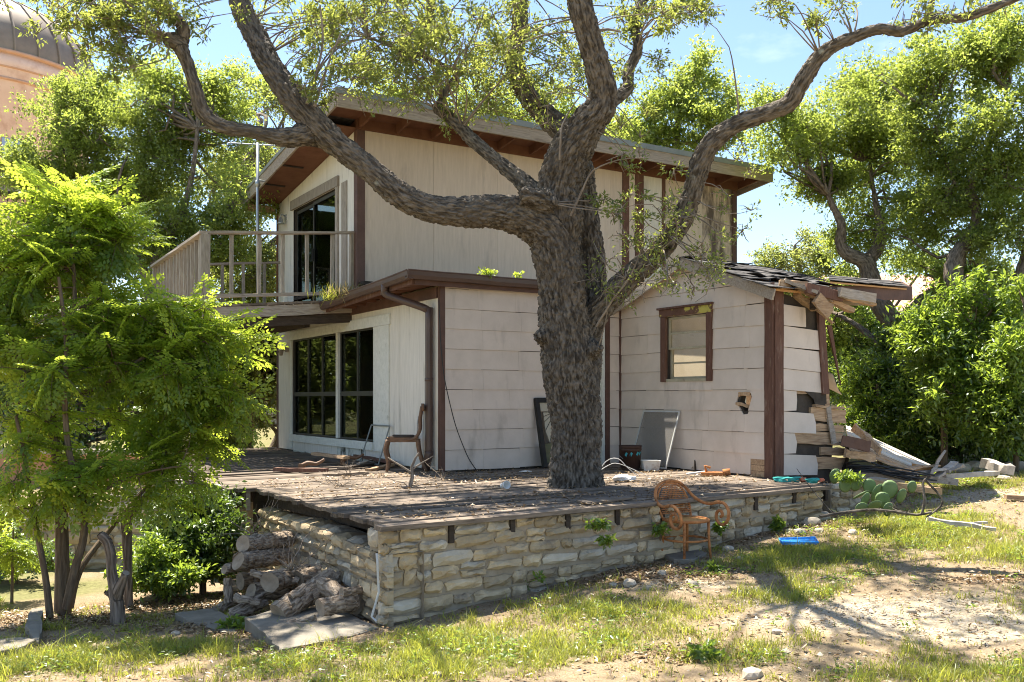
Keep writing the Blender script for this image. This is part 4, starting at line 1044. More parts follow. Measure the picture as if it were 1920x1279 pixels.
# ------------------------------------------------------------------ timber deck
DA = math.radians(36.27); DO = Vector((-.957, 7.13, FLOOR))
DXv = np.array([math.cos(DA), math.sin(DA), 0]); DYv = np.array([-math.sin(DA), math.cos(DA), 0])
def D2W(x, y, z=0): return np.array(DO) + DXv * x + DYv * y + np.array([0, 0, z])
def W2D(p):
    d = np.array(p, float) - np.array(DO); return np.array([d @ DXv, d @ DYv, d[2]])
deck = thing('timber_deck', 'rotting grey timber deck of long boards round the oak trunk', 'deck', DO, DA)
def left_edge(y):
    if y < 3.4: return .08 * y
    return .08 * y - .22
def right_edge(y):
    if y < 1.0: return 5.62 + .04 * y
    if y < 4.22: return 5.95 + .08 * (y - 1)
    return 3.2 + .08 * (y - 4.155)
rd = random.Random(11); y = 0.0; pw_ = .138; row = 0
while y < 11.6:
    x0 = left_edge(y + .07) + rd.uniform(-.05, .035) - (.04 if row == 0 else 0); x1 = right_edge(y + .07)
    if x1 < x0 + .2: break
    cuts = [x0]
    if x1 - x0 > 4.2: cuts.append(x0 + (x1 - x0) * rd.choice((.42, .5, .58)) + rd.uniform(-.1, .1))
    cuts.append(x1)
    for a, b in zip(cuts[:-1], cuts[1:]):
        n = 7; w = pw_ - rd.uniform(.008, .024); dz = rd.uniform(-.012, .006); tl = rd.uniform(-.004, .004)
        V = []
        for i in range(n + 1):
            xx = a + (b - .004 - a) * i / n; zz = dz + rd.uniform(-.003, .003); jj = rd.uniform(-.002, .002)
            if row == 0: zz -= .004
            V += [(xx, y + jj, zz - tl - .036), (xx, y + w + jj, zz + tl - .036), (xx, y + w + jj, zz + tl), (xx, y + jj, zz - tl)]
        F = [[3, 2, 1, 0]] + [[i * 4 + k, i * 4 + (k + 1) % 4, i * 4 + 4 + (k + 1) % 4, i * 4 + 4 + k] for i in range(n) for k in range(4)] + [[n * 4 + k for k in range(4)]]
        mb = MB(); mb.add(V, F); mb.build('plank', M_deck, deck)
    y += pw_; row += 1
for k in range(14):                                              # joists under the boards
    x = .42 + k * .405
    MB().bar((x, .10 + .0 * k, -.115), (x, 3.9 if x < 3.1 else 3.6, -.115), .05, .15).build('joist', M_dark, deck)
MB().bar((.55, .4, -.20), (.85, 3.9, -.20), .09, .16).build('beam', M_dark, deck)
for k in range(4):
    MB().bar((.22 + k * .35, 3.5, -.14), (.62 + k * .35, 11, -.14), .05, .20).build('joist', M_grey if k < 3 else M_dark, deck)
MB().bar((.08, 3.5, -.115), (.55, 11, -.115), .05, .14).build('rim_board', M_dark, deck)
for (px, py) in ((.36, 3.5), (.30, 5.2), (.45, 7.2), (.6, 9.4)):
    zb = g1(*D2W(px, py)[:2]) - FLOOR - .1
    MB().bar((px, py, zb), (px, py, -.04), .12, .12, up=(0, 1, 0), seg=3, jit=.003).build('post', M_dark, deck)
MB().bar((2.1, .17, .016), (2.75, .21, .022), .13, .02, seg=4, jit=.004).build('loose_plank', M_deck, deck)

# ------------------------------------------------------------------ limestone wall under the deck
def stone_piece(parent, fn, a0, a1, z0, z1, mt, r, proud=.035):
    na, nz_ = 5, 4; V = []; F = []
    cj = [(r.uniform(-.018, .018), r.uniform(-.016, .016)) for _ in range(20)]
    ph = r.uniform(0, 50)
    for j in range(nz_):
        for i in range(na):
            s = i / (na - 1); t = j / (nz_ - 1)
            e = (1 - abs(2 * s - 1) ** 8) * (1 - abs(2 * t - 1) ** 8)
            cr = .07 * (abs(2 * s - 1) ** 3) * (abs(2 * t - 1) ** 3)         # rounded corners
            sa = s + (0.5 - s) * cr; st = t + (.5 - t) * cr
            ja, jz = cj[j * na + i]
            out = .006 + proud * (.45 + .55 * e) + r.uniform(-.012, .012)
            if i in (0, na - 1) or j in (0, nz_ - 1): out = .002 + proud * .42 + r.uniform(-.005, .005)
            V.append(fn(a0 + (a1 - a0) * sa + ja * .8, z0 + (z1 - z0) * st + jz * .7, out))
    for j in range(nz_ - 1):
        for i in range(na - 1):
            F.append([j * na + i, j * na + i + 1, (j + 1) * na + i + 1, (j + 1) * na + i])
    ring = [i for i in range(na)] + [j * na + na - 1 for j in range(1, nz_)] + [(nz_ - 1) * na + i for i in range(na - 2, -1, -1)] + [j * na for j in range(nz_ - 2, 0, -1)]
    b = len(V)
    for q in ring:
        i, j = q % na, q // na
        V.append(fn(a0 + (a1 - a0) * i / (na - 1), z0 + (z1 - z0) * j / (nz_ - 1), -.03))
    n = len(ring)
    for k in range(n): F.append([ring[k], b + k, b + (k + 1) % n, ring[(k + 1) % n]])
    me = mesh('stone', np.array(V), F, False)
    return obj('stone', me, mt, parent)
def stone_courses(parent, fn, length, zbot, ztop, seed, hs=(.085, .15), ws=(.14, .40), mats=(M_stone,), notches=(), gap=.019, proud=.040, a_start=0.0):
    r = random.Random(seed); z = -9; top = max(ztop(a_start), ztop(length))
    low = min(zbot(a) for a in np.linspace(a_start, length, 12))
    z = top; rows = []
    while z > low - .05:
        h = r.uniform(*hs); rows.append((z - h, z)); z -= h
    for ri, (zb, zt) in enumerate(rows):
        a = a_start - r.uniform(0, .15)
        while a < length:
            b = min(a + r.uniform(*ws), length); s = max(a, a_start)
            if length - b < .08: b = length
            segs = [(s, b)]
            if ri <= 1:
                for nn in notches:
                    ns = []
                    for p, q in segs:
                        if p < nn + .03 and q > nn - .03 and (ri == 0 or r.random() < .5):
                            if nn - .03 - p > .05: ns.append((p, nn - .03))
                            if q - nn - .03 > .05: ns.append((nn + .03, q))
                        else: ns.append((p, q))
                    segs = ns
            for p, q in segs:
                m = (p + q) / 2; tt = min(zt + r.uniform(-.02, .012), ztop(m)); bb = zb + r.uniform(-.012, .02)
                if tt > zbot(m) - .04 and q - p > .05 and tt - bb > .04:
                    if r.random() < .16 and q - p > .2 and tt - bb > .1:      # split into two thin stones
                        mid = bb + (tt - bb) * r.uniform(.4, .6)
                        stone_piece(parent, fn, p + gap / 2, q - gap / 2, bb + gap / 2, mid - gap / 3, r.choice(mats), r, proud)
                        stone_piece(parent, fn, p + gap / 2, q - gap / 2, mid + gap / 3, tt - gap / 2, r.choice(mats), r, proud)
                    else:
                        stone_piece(parent, fn, p + gap / 2, q - gap / 2, bb + gap / 2, tt - gap / 2, r.choice(mats), r, proud)
            a = b
swall = thing('stone_retaining_wall', 'low rough limestone wall carrying the front edge of the timber deck', 'wall', DO, DA)
fnf = lambda a, z, o: (a, .07 - o, z)
LF = 5.55
def zbf(a): return g1(*D2W(a, 0)[:2]) - FLOOR
nts = []
for u in (853, 968, 1072, 1165, 1250, 1425, 1497):
    k = (u - U0) / FPX; q = (k * DO.y - DO.x) / (DXv[0] - k * DXv[1]); nts.append(q)
stone_courses(swall, fnf, LF, zbf, lambda a: -.045 - .02 * math.sin(a * 2.3) ** 2, 5, hs=(.065, .125), ws=(.12, .42), mats=(M_stone, M_stone, M_stone, M_stone2), notches=nts, a_start=-.03)
mb = MB()
for k in range(24):
    a0, a1 = .05 + (LF - .07) * k / 24, .05 + (LF - .07) * (k + 1) / 24
    mb.add([fnf(a0, zbf(a0) - .35, .003), fnf(a1, zbf(a1) - .35, .003), fnf(a1, -.06, .003), fnf(a0, -.06, .003)], [[0, 1, 2, 3]])
    mb.add([fnf(a0, zbf(a0) - .35, -.30), fnf(a1, zbf(a1) - .35, -.30), fnf(a1, -.06, -.30), fnf(a0, -.06, -.30)], [[3, 2, 1, 0]])
    mb.add([fnf(a0, -.06, 0), fnf(a1, -.06, 0), fnf(a1, -.06, -.3), fnf(a0, -.06, -.3)], [[0, 1, 2, 3]])
mb.add([fnf(.05, zbf(0) - .35, .003), fnf(.05, -.06, .003), fnf(.05, -.06, -.30), fnf(.05, zbf(0) - .35, -.30)], [[0, 1, 2, 3]])
mb.build('mortar_core', M_mortar, swall)
for z0_, z1_, a0_, a1_ in ((-.20, -.07, .0, .16), (-.20, -.09, .17, .30)): stone_piece(swall, lambda a, z, o: (.04 - o, .36 - a, z), a0_, a1_, z0_, z1_, M_stone2, random.Random(int(a0_ * 100)), .03)
for q in nts: MB().box(q - .024, q + .024, .045, .25, -.20, -.038).build('joist_end', M_dark, swall)
# left return of the wall
dl = np.array([.0797, .9968])
fnl = lambda a, z, o: (.035 + dl[0] * a - dl[1] * o, .03 + dl[1] * a + dl[0] * o, z)
LL = 3.35
def zbl(a): p = D2W(*fnl(a, 0, 0)[:2]); return g1(p[0], p[1]) - FLOOR
ztl = lambda a: -.215 - .02 * math.sin(a * 3)
stone_courses(swall, fnl, LL, zbl, ztl, 9, hs=(.075, .14), ws=(.10, .32), mats=(M_stone2, M_stone, M_stone), a_start=-.03)
mb = MB()
for k in range(12):
    a0, a1 = LL * k / 12, LL * (k + 1) / 12
    mb.add([fnl(a0, zbl(a0) - .5, 0), fnl(a1, zbl(a1) - .5, 0), fnl(a1, ztl(a1) - .02, 0), fnl(a0, ztl(a0) - .02, 0)], [[3, 2, 1, 0]])
    mb.add([fnl(a0, ztl(a0) - .02, 0), fnl(a1, ztl(a1) - .02, 0), fnl(a1, ztl(a1) - .02, -.30), fnl(a0, ztl(a0) - .02, -.30)], [[3, 2, 1, 0]])
    mb.add([fnl(a0, zbl(a0) - .5, -.30), fnl(a1, zbl(a1) - .5, -.30), fnl(a1, ztl(a1) - .02, -.30), fnl(a0, ztl(a0) - .02, -.30)], [[0, 1, 2, 3]])
mb.build('mortar_core', M_mortar, swall)
# cap stones on the left return
rc = random.Random(2); a = 0.02
while a < LL:
    w = rc.uniform(.14, .3)
    cap = lambda s, t, o, a=a: (lambda p: (p[0] + .30 * t * dl[1], p[1] - .30 * t * dl[0] * 0, p[2] + o))(fnl(a + s, ztl(a) - .02, 0))
    stone_piece(swall, lambda s, t, o: cap(s, t, o), 0.005, w - .01, .02, .9, rc.choice((M_stone, M_stone2)), rc, .03)
    a += w

# ------------------------------------------------------------------ old garden wall at the left
bw0, bw1 = np.array([-9.6, 12.35]), np.array([-2.7, 11.75])
bwl = np.linalg.norm(bw1 - bw0); bwd = (bw1 - bw0) / bwl; bwn = np.array([bwd[1], -bwd[0]])
gwall = thing('garden_wall', 'shaded old limestone garden wall behind the young feathery tree', 'wall', (bw0[0], bw0[1], 0), math.atan2(bwd[1], bwd[0]))
fng = lambda a, z, o: (a, -o, z)
def zbg(a): p = bw0 + bwd * a; return g1(p[0], p[1] - .30)
gtop = lambda a: .34 + .36 * max(0, min(1, math.floor((a - 3.9) / .35) * .35 / .8))
stone_courses(gwall, fng, bwl, zbg, gtop, 31, hs=(.15, .24), ws=(.25, .6), mats=(M_stone, M_stone2), gap=.025, proud=.03)
MB().box(0, 4.6, .0, .35, -1.2, .29).build('mortar_core', M_mortar, gwall)
MB().box(4.603, bwl, .0, .35, -1.2, .56).build('mortar_core', M_mortar, gwall)

# ------------------------------------------------------------------ fallen leaves lying on the deck
n = 4200; rr2 = np.random.default_rng(5)
dx = rr2.uniform(0, 5.9, n); dy = rr2.uniform(.0, 4.3, n)
keep = (fbm(np.stack([dx * 1.2, dy * 2, dx * 0], -1), 61, 3) + rr2.uniform(-.4, .4, n) > -.05) & (dx > .08 * dy + .02)
dx, dy = dx[keep], dy[keep]; n = len(dx)
P = np.array([0, 0, .008]) + np.stack([dx, dy, rr2.uniform(0, .012, n)], -1)
Dd = np.stack([rr2.normal(size=n), rr2.normal(size=n), rr2.normal(size=n) * .18], -1); Nn = np.array([0, 0, 1.]) + rdir(n, rr2) * .35
L_ = rr2.uniform(.025, .06, n)
o = leaf_obj('deck_litter', P, Dd, Nn, L_, L_ * .5, rr2.uniform(0, 1, n), M_litter, None); o.location = DO; o.rotation_euler = (0, 0, DA)
tag(o, 'dry brown fallen leaves scattered over the deck boards', 'leaf litter', kind='stuff')
# ------------------------------------------------------------------ the big live oak
RSC = .82
def limb(pts, step=.05):
    """pts: (u, v, depth, radius px) -> dense world polyline with radius"""
    a = np.array([[*PX(u, v, d), r * RSC * d / FPX] for u, v, d, r in pts]); return catmull(a, step)
OAK = [
    # main stem running on into the great left limb
    [(1076, 990, 10.45, 68), (1078, 915, 10.40, 61), (1079, 840, 10.38, 54), (1078, 770, 10.36, 55), (1070, 700, 10.33, 58), (1064, 640, 10.30, 59), (1054, 570, 10.28, 52), (1046, 500, 10.25, 52), (1030, 440, 10.2, 50), (985, 408, 10.1, 43),
     (930, 398, 10.0, 36), (870, 398, 9.9, 34), (805, 390, 9.8, 30), (750, 366, 9.75, 30), (700, 325, 9.7, 27), (650, 285, 9.65, 27), (605, 248, 9.6, 30), (570, 210, 9.6, 31), (538, 170, 9.65, 28), (508, 125, 9.75, 27), (480, 70, 9.9, 25), (450, 10, 10.0, 22), (430, -50, 10.1, 20), (400, -130, 10.3, 17)],
    # lower left fork
    [(585, 250, 9.6, 26), (530, 258, 9.5, 21), (465, 246, 9.4, 16), (412, 236, 9.3, 17), (380, 210, 9.25, 17), (366, 165, 9.2, 14), (352, 120, 9.2, 14), (338, 82, 9.2, 16), (345, 55, 9.2, 15), (318, 22, 9.15, 11), (280, -6, 9.1, 10), (240, -40, 9.1, 8)],
    [(338, 82, 9.2, 18), (318, 74, 9.15, 17), (306, 72, 9.12, 12)],                                       # sawn burl
    # central stem
    [(1046, 500, 10.3, 46), (1048, 420, 10.25, 50), (1050, 350, 10.2, 48), (1070, 285, 10.1, 45), (1102, 235, 10.0, 39), (1130, 190, 9.9, 33), (1122, 130, 9.8, 28), (1104, 70, 9.7, 27), (1086, 0, 9.6, 26), (1075, -70, 9.55, 23), (1060, -150, 9.5, 19)],
    # crooked right stem off the central one
    [(1125, 200, 10.0, 24), (1160, 180, 10.15, 15), (1178, 164, 10.25, 14), (1178, 134, 10.35, 13), (1196, 92, 10.45, 13), (1190, 50, 10.55, 11), (1197, 15, 10.6, 10), (1222, -20, 10.65, 9), (1240, -80, 10.7, 8)],
    # stem going up behind to the left
    [(1095, 330, 10.6, 26), (1060, 252, 10.9, 26), (1022, 215, 11.1, 24), (992, 182, 11.3, 22), (968, 135, 11.4, 21), (964, 100, 11.45, 19), (974, 55, 11.5, 18), (974, 0, 11.6, 18), (965, -70, 11.7, 15)],
    # dark second trunk behind
    [(1090, 760, 10.55, 36), (1100, 640, 10.65, 36), (1108, 560, 10.75, 34), (1108, 480, 10.8, 30), (1098, 400, 10.75, 27), (1092, 330, 10.65, 25), (1080, 290, 10.6, 22)],
    # long right limb
    [(1085, 650, 10.45, 36), (1112, 596, 10.45, 31), (1150, 550, 10.4, 28), (1195, 508, 10.3, 26), (1240, 468, 10.2, 25), (1275, 420, 10.1, 23), (1295, 370, 10.0, 22), (1312, 312, 9.9, 24), (1332, 270, 9.8, 22), (1378, 234, 9.7, 20), (1440, 211, 9.6, 18), (1482, 192, 9.5, 19),
     (1505, 150, 9.4, 20), (1545, 98, 9.3, 17), (1600, 70, 9.2, 14), (1650, 54, 9.1, 13), (1692, 60, 9.05, 12), (1740, 40, 9.0, 11), (1800, 34, 8.95, 11), (1835, 24, 8.9, 11), (1900, 0, 8.85, 9), (1980, -30, 8.8, 8)],
    [(1740, 42, 9.0, 10), (1744, 15, 9.0, 9), (1752, -30, 9.0, 8), (1740, -90, 9.1, 6)],
    # dark small limb to the left
    [(1015, 380, 10.3, 34), (985, 345, 10.45, 20), (945, 312, 10.6, 16), (900, 275, 10.75, 15), (862, 238, 10.9, 14), (828, 208, 11.0, 13), (816, 204, 11.05, 12)],
    [(822, 206, 11.0, 10), (836, 170, 11.05, 8), (857, 138, 11.1, 8), (828, 122, 11.1, 7), (792, 104, 11.1, 7), (754, 97, 11.15, 7), (727, 84, 11.2, 5), (690, 70, 11.2, 4)],
    [(792, 106, 11.1, 8), (790, 84, 11.1, 9), (801, 44, 11.15, 10), (810, 0, 11.2, 10), (815, -60, 11.3, 8)],
    # short stubs
    [(1030, 380, 10.0, 26), (995, 370, 9.85, 17), (978, 366, 9.8, 15)],
    [(1035, 628, 10.3, 30), (1012, 632, 10.15, 16), (1000, 630, 10.1, 9)],
    [(1110, 655, 10.2, 26), (1122, 652, 10.05, 14), (1127, 650, 10.0, 8)],
    [(565, 190, 9.6, 22), (545, 180, 9.5, 12)],
]
oak_limbs = [limb(p) for p in OAK]
base = PX(1078, 915, 10.4); base.z = g1(base.x, base.y)
oak = thing('live_oak', 'huge forked live oak with dark ridged bark growing through the deck', 'tree', base)
off = np.array(base)
lim_l = [np.concatenate([L[:, :3] - off, L[:, 3:]], 1) for L in oak_limbs]
tme = trunk_mesh('trunk', lim_l, .0225, .042, .032, .11, 4, 1, (12, 13, 14, 15))
obj('trunk', tme, M_bark, oak)

oak_pts = np.concatenate([L[::3] for L in oak_limbs])
twigs = []; LP = []
ro = np.random.default_rng(17)
def oak_clumps(cx, cy, rx, ry, d0, d1, n, rpx=36, leaves=182, lsize=.050, from_limb=True):
    C = []
    while len(C) < n:
        a, b = ro.uniform(-1, 1, 2)
        if a * a + b * b > 1: continue
        C.append([*PX(cx + a * rx, cy + b * ry, ro.uniform(d0, d1))])
    C = np.array(C); R = rpx / FPX * C[:, 1] * ro.uniform(.7, 1.3, n)
    LP.append(clump_leaves(C, R, leaves, lsize, .40, ro, .8, .7))
    for c, r_ in zip(C, R):
        q = oak_pts[((oak_pts[:, :3] - c) ** 2).sum(1).argmin()]
        L = np.linalg.norm(q[:3] - c)
        mid = (q[:3] + c) / 2 + ro.normal(size=3) * .10 * L + np.array([0, 0, .10 * L])
        if from_limb: twigs.append((catmull(np.array([q[:3], mid, c]), .12), None))
        for s in range(5):
            e = c + ro.normal(size=3) * r_ * .55; twigs.append((np.array([c, (c + e) / 2 + ro.normal(size=3) * .02, e]), None))
oak_clumps(790, 60, 180, 130, 9.6, 12.5, 84)
oak_clumps(700, 40, 120, 110, 9.6, 12.5, 34)
oak_clumps(870, 170, 90, 60, 10.8, 12.3, 20)
oak_clumps(1020, 80, 120, 130, 10.6, 13, 36)
oak_clumps(560, 30, 90, 45, 9.3, 11, 9)
oak_clumps(595, 120, 48, 85, 9.2, 9.8, 12, 26, 105)
oak_clumps(740, 175, 70, 40, 10.2, 11.5, 7, 26, 60)
oak_clumps(215, 25, 120, 42, 8.4, 9.6, 22)
oak_clumps(90, 45, 60, 45, 8.2, 9.2, 6, 24, 70)
oak_clumps(60, 8, 70, 16, 8.2, 9.2, 5, 26, 70)
oak_clumps(225, 80, 75, 55, 8.6, 9.6, 16, 28, 135)
oak_clumps(400, 20, 80, 40, 9.0, 10.4, 6, 26, 70)
oak_clumps(1250, 20, 90, 35, 9.6, 11, 16, 30, 150)
oak_clumps(1195, 110, 50, 110, 10.1, 11, 12, 26, 120)
oak_clumps(1330, 20, 30, 40, 9.4, 10.0, 3, 22, 60)
oak_clumps(1160, 260, 45, 70, 9.6, 10.2, 6, 24, 55)
oak_clumps(1050, 215, 40, 60, 9.9, 10.4, 6, 24, 60)
oak_clumps(1250, 470, 130, 75, 9.3, 10.1, 20, 34, 56)
oak_clumps(1190, 350, 90, 75, 9.5, 10.1, 12, 22, 63)
oak_clumps(1340, 470, 70, 60, 9.5, 10.2, 7, 30, 45)
oak_clumps(1150, 540, 40, 40, 9.7, 10.1, 4, 20, 45)
oak_clumps(1380, 330, 55, 45, 9.4, 10, 3, 18, 30)
oak_clumps(1390, 410, 40, 40, 9.4, 10, 2, 18, 30)
oak_clumps(1520, 15, 90, 40, 8.8, 10, 11, 28, 120)
oak_clumps(1780, 5, 110, 30, 8.6, 9.6, 9, 28, 80)
oak_clumps(1700, 60, 120, 20, 8.8, 9.3, 4, 20, 50)
# crown above the picture
cc = []
while len(cc) < 62:
    a = ro.uniform(-1, 1, 3)
    if (a ** 2).sum() > 1 or a[2] < -.5: continue
    c = np.array([-1.2, 11.0, 8.6]) + a * np.array([5.2, 3.2, 2.0])
    if c[2] < EYE + 760 / FPX * c[1] + .4: continue
    cc.append(c)
cc = np.array(cc); LP.append(clump_leaves(cc, ro.uniform(.45, .8, len(cc)), 180, .085, .5, ro))
tips = np.array([L[-1] for L in oak_limbs if L[-1, 2] > 5.5])
for c in cc:
    q = tips[((tips[:, :3] - c) ** 2).sum(1).argmin()]; L = np.linalg.norm(q[:3] - c)
    twigs.append((catmull(np.array([q[:3], (q[:3] + c) / 2 + ro.normal(size=3) * .12 * L, c]), .35), np.array([.035, .008])))
tw = []
for P_, R_ in twigs:
    n = len(P_); Ln = np.linalg.norm(P_[-1] - P_[0])
    r0, r1 = (R_ if R_ is not None else (min(.016, .005 + .007 * Ln), .0025))
    tw.append((P_ - off, np.linspace(r0, r1, n)))
for pts in ([(1070, 405, 9.85, 3), (1095, 350, 9.8, 2.6), (1112, 320, 9.8, 2.2), (1160, 300, 9.75, 1.6), (1210, 296, 9.7, 1)], [(1049, 300, 9.85, 3), (1051, 262, 9.8, 3), (1054, 235, 9.85, 2.5), (1070, 205, 9.9, 1.6), (1088, 180, 9.9, 1.5)],
            [(1118, 612, 10.15, 3.5), (1150, 560, 10.0, 2.6), (1180, 520, 9.9, 2), (1215, 440, 9.85, 1.2)], [(575, 195, 9.4, 4), (590, 150, 9.4, 3), (605, 80, 9.4, 2.5), (600, 10, 9.4, 2)],
            [(590, 200, 9.4, 4), (612, 130, 9.4, 3), (640, 60, 9.5, 2)], [(1165, 60, 9.75, 2), (1140, 55, 9.7, 3), (1112, 60, 9.65, 4)], [(870, 235, 10.8, 4), (905, 190, 10.7, 2.5), (945, 145, 10.6, 1.5)]):
    L = limb(pts, .08); tw.append((L[:, :3] - off, L[:, 3]))
obj('twigs', simple_bark('twigs', tw, 5), M_barkgrey, oak)
A = [np.concatenate(x) for x in zip(*LP)]
leaf_obj('crown', *A, M_oakleaf, oak, off)
# ------------------------------------------------------------------ background trees and shrubs
TREE_N = 0
def bg_tree(name, label, base_uvd, limbs, blobs, nclump, leaves, lsize, lm, bm=M_bark2, group=None, seed=1, crad=.42, lw=.5, fine=False, cat='tree', lump=.5):
    r = np.random.default_rng(seed)
    u, v, d = base_uvd; b = PX(u, v, d); b.z = g1(b.x, b.y)
    t = thing(name, label, cat, b, group=group); off = np.array(b)
    dense = []
    for pts in limbs:
        a = np.array([[*PX(p[0], p[1], p[2]), p[3] * p[2] / FPX] for p in pts])
        if pts is limbs[0]: a = np.concatenate([[[b.x, b.y, b.z - .15, a[0, 3] * 1.15]], a])
        dense.append(catmull(a, .15))
    wts = np.array([q[3] * q[4] for q in blobs], float); wts = (wts ** 1.0) / wts.sum()
    cnt = np.maximum(1, (wts * nclump).astype(int)); C = []
    LPs = np.concatenate([x[::2] for x in dense]); tw = []
    def grow(q, c, r0, r1, bend=.12):
        L = np.linalg.norm(q - c)
        if L < .15: return
        p = catmull(np.array([q, q + (c - q) * .35 + r.normal(size=3) * bend * L, q + (c - q) * .7 + r.normal(size=3) * bend * L, c]), .5)
        tw.append((p - off, np.linspace(r0, r1, len(p))))
    for (bu, bv, bd, ru, rv), k in zip(blobs, cnt):
        c = np.array(PX(bu, bv, bd)); s = np.array([ru * bd / FPX, .8 * (ru + rv) / 2 * bd / FPX, rv * bd / FPX])
        ns = max(2, min(9, k // 6)); kk = max(1, k // ns)
        for j in range(ns):                                        # separate sprays carried by their own branch
            dj = rdir(1, r)[0]; cs = c + dj * s * r.uniform(.35, .95); cs[2] = max(cs[2], g1(cs[0], cs[1]) + .2)
            q = LPs[((LPs[:, :3] - cs) ** 2).sum(1).argmin()][:3]; Ls = np.linalg.norm(q - cs)
            grow(q, cs, min(.075, .016 + .018 * Ls), .012)
            dd = rdir(kk, r); sub = cs + dd * (r.uniform(.2, 1, kk) ** .5)[:, None] * s * r.uniform(.34, .62) * np.array([1.15, 1.15, .8])
            for e in sub[::2]: grow(cs, e, .011, .004, .10)
            C.append(sub)
    C = np.concatenate(C); gzz = gz(C[:, 0], C[:, 1]); C[:, 2] = np.maximum(C[:, 2], gzz + .15)
    R = crad * r.uniform(.5, 1.5, len(C))
    arr = clump_leaves(C, R, leaves, lsize, lw, r, .8, .5)
    if fine:
        obj('trunk', trunk_mesh('trunk', [np.concatenate([x[:, :3] - off, x[:, 3:]], 1) for x in dense], .05, .03, .06, .25, 3, 0), bm, t)
    else:
        obj('trunk', simple_bark('trunk', [(x[:, :3] - off, x[:, 3]) for x in dense], 9), bm, t)
    if tw: obj('branches', simple_bark('branches', tw, 4), bm, t)
    leaf_obj('crown', *arr, lm, t, off)
    return t
GL = 'oak trees beyond the balcony'; GR = 'oak trees at the right'; GB = 'trees rising behind the house roof'
bg_tree('background_oak', 'round yellow green oak in front of the pink round tower', (150, 780, 19), [[(170, 700, 19, 14), (180, 560, 19, 12), (150, 420, 19, 9), (130, 300, 19, 5)], [(180, 520, 19, 9), (230, 400, 19, 6), (270, 280, 19, 3)], [(160, 440, 19, 6), (80, 380, 19, 4), (30, 330, 19, 2)]],
        [(110, 230, 19, 110, 90), (60, 330, 18.5, 110, 90), (190, 300, 19, 120, 110), (30, 430, 18.5, 90, 80), (250, 400, 19.5, 90, 80), (0, 560, 18, 70, 90), (230, 190, 19.5, 80, 60)], 420, 168, .068, M_bgleaf, group=GL, seed=3, crad=.40)
bg_tree('background_oak', 'tall oak with forked dark trunk seen through the balcony railing', (265, 760, 18), [[(262, 680, 18, 16), (272, 600, 18, 14), (290, 520, 18, 13), (300, 470, 18, 10), (335, 420, 18, 7), (360, 330, 18, 5), (370, 240, 18, 3)], [(285, 540, 18, 10), (255, 480, 18, 8), (235, 420, 18, 5), (220, 350, 18, 3)], [(300, 470, 18, 8), (370, 470, 18, 5), (430, 380, 18, 4)]],
        [(330, 200, 18.5, 90, 80), (400, 250, 19, 110, 110), (330, 320, 18.5, 110, 90), (440, 380, 18, 90, 90), (380, 450, 18, 90, 70), (300, 420, 18, 70, 60), (250, 500, 18.4, 80, 60), (300, 150, 18.8, 60, 45)], 430, 168, .068, M_bgleaf, group=GL, seed=4, crad=.40)
bg_tree('background_oak', 'oak whose leaning trunk shows beside the rear house corner', (520, 800, 21), [[(560, 740, 21, 16), (500, 690, 21, 15), (460, 640, 21, 13), (450, 560, 21, 10), (490, 480, 21, 8), (530, 440, 21, 6)], [(455, 580, 21, 8), (420, 500, 21, 5), (430, 400, 21, 3)]],
        [(450, 300, 22, 90, 100), (480, 470, 20.5, 70, 80), (430, 540, 20, 80, 60), (500, 640, 20.5, 50, 60), (480, 740, 20, 60, 70), (420, 820, 19.5, 70, 60), (520, 200, 23, 80, 60), (500, 560, 21, 60, 60)], 380, 168, .068, M_bgleaf2, group=GL, seed=5, crad=.42)
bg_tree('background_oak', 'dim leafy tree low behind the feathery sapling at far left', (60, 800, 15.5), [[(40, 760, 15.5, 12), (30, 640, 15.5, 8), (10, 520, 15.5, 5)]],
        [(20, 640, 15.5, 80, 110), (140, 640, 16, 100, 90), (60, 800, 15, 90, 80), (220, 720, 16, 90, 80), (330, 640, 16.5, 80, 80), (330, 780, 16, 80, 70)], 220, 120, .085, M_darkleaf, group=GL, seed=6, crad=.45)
bg_tree('background_oak', 'treetop showing over the middle of the upper roof', (900, 700, 34), [[(900, 600, 34, 12), (890, 400, 34, 9), (880, 250, 34, 5)]],
        [(860, 200, 34, 110, 50), (960, 195, 34, 110, 55), (740, 190, 33, 80, 50), (1050, 220, 34, 70, 50)], 150, 110, .13, M_bgleaf, group=GB, seed=7, crad=.6)
bg_tree('background_oak', 'upright feathery treetop over the right end of the upper roof', (1270, 700, 27), [[(1270, 600, 27, 14), (1265, 400, 27, 10), (1270, 250, 27, 6), (1280, 160, 27, 3)], [(1265, 380, 27, 8), (1210, 250, 27, 4)]],
        [(1290, 170, 27, 85, 80), (1230, 240, 27, 100, 70), (1340, 230, 26.5, 60, 60), (1180, 260, 27, 60, 45)], 210, 130, .11, M_bgleaf, group=GB, seed=8, crad=.5)
bg_tree('background_oak', 'small hazy olive tree far beyond the collapsed roof end', (1500, 640, 40), [[(1500, 600, 40, 8), (1500, 520, 40, 6), (1490, 460, 40, 3)]],
        [(1500, 470, 40, 75, 38), (1545, 510, 40, 55, 35), (1455, 500, 40, 35, 35), (1520, 540, 40, 90, 30)], 130, 110, .13, M_bgleaf2, group=GB, seed=9, crad=.55)
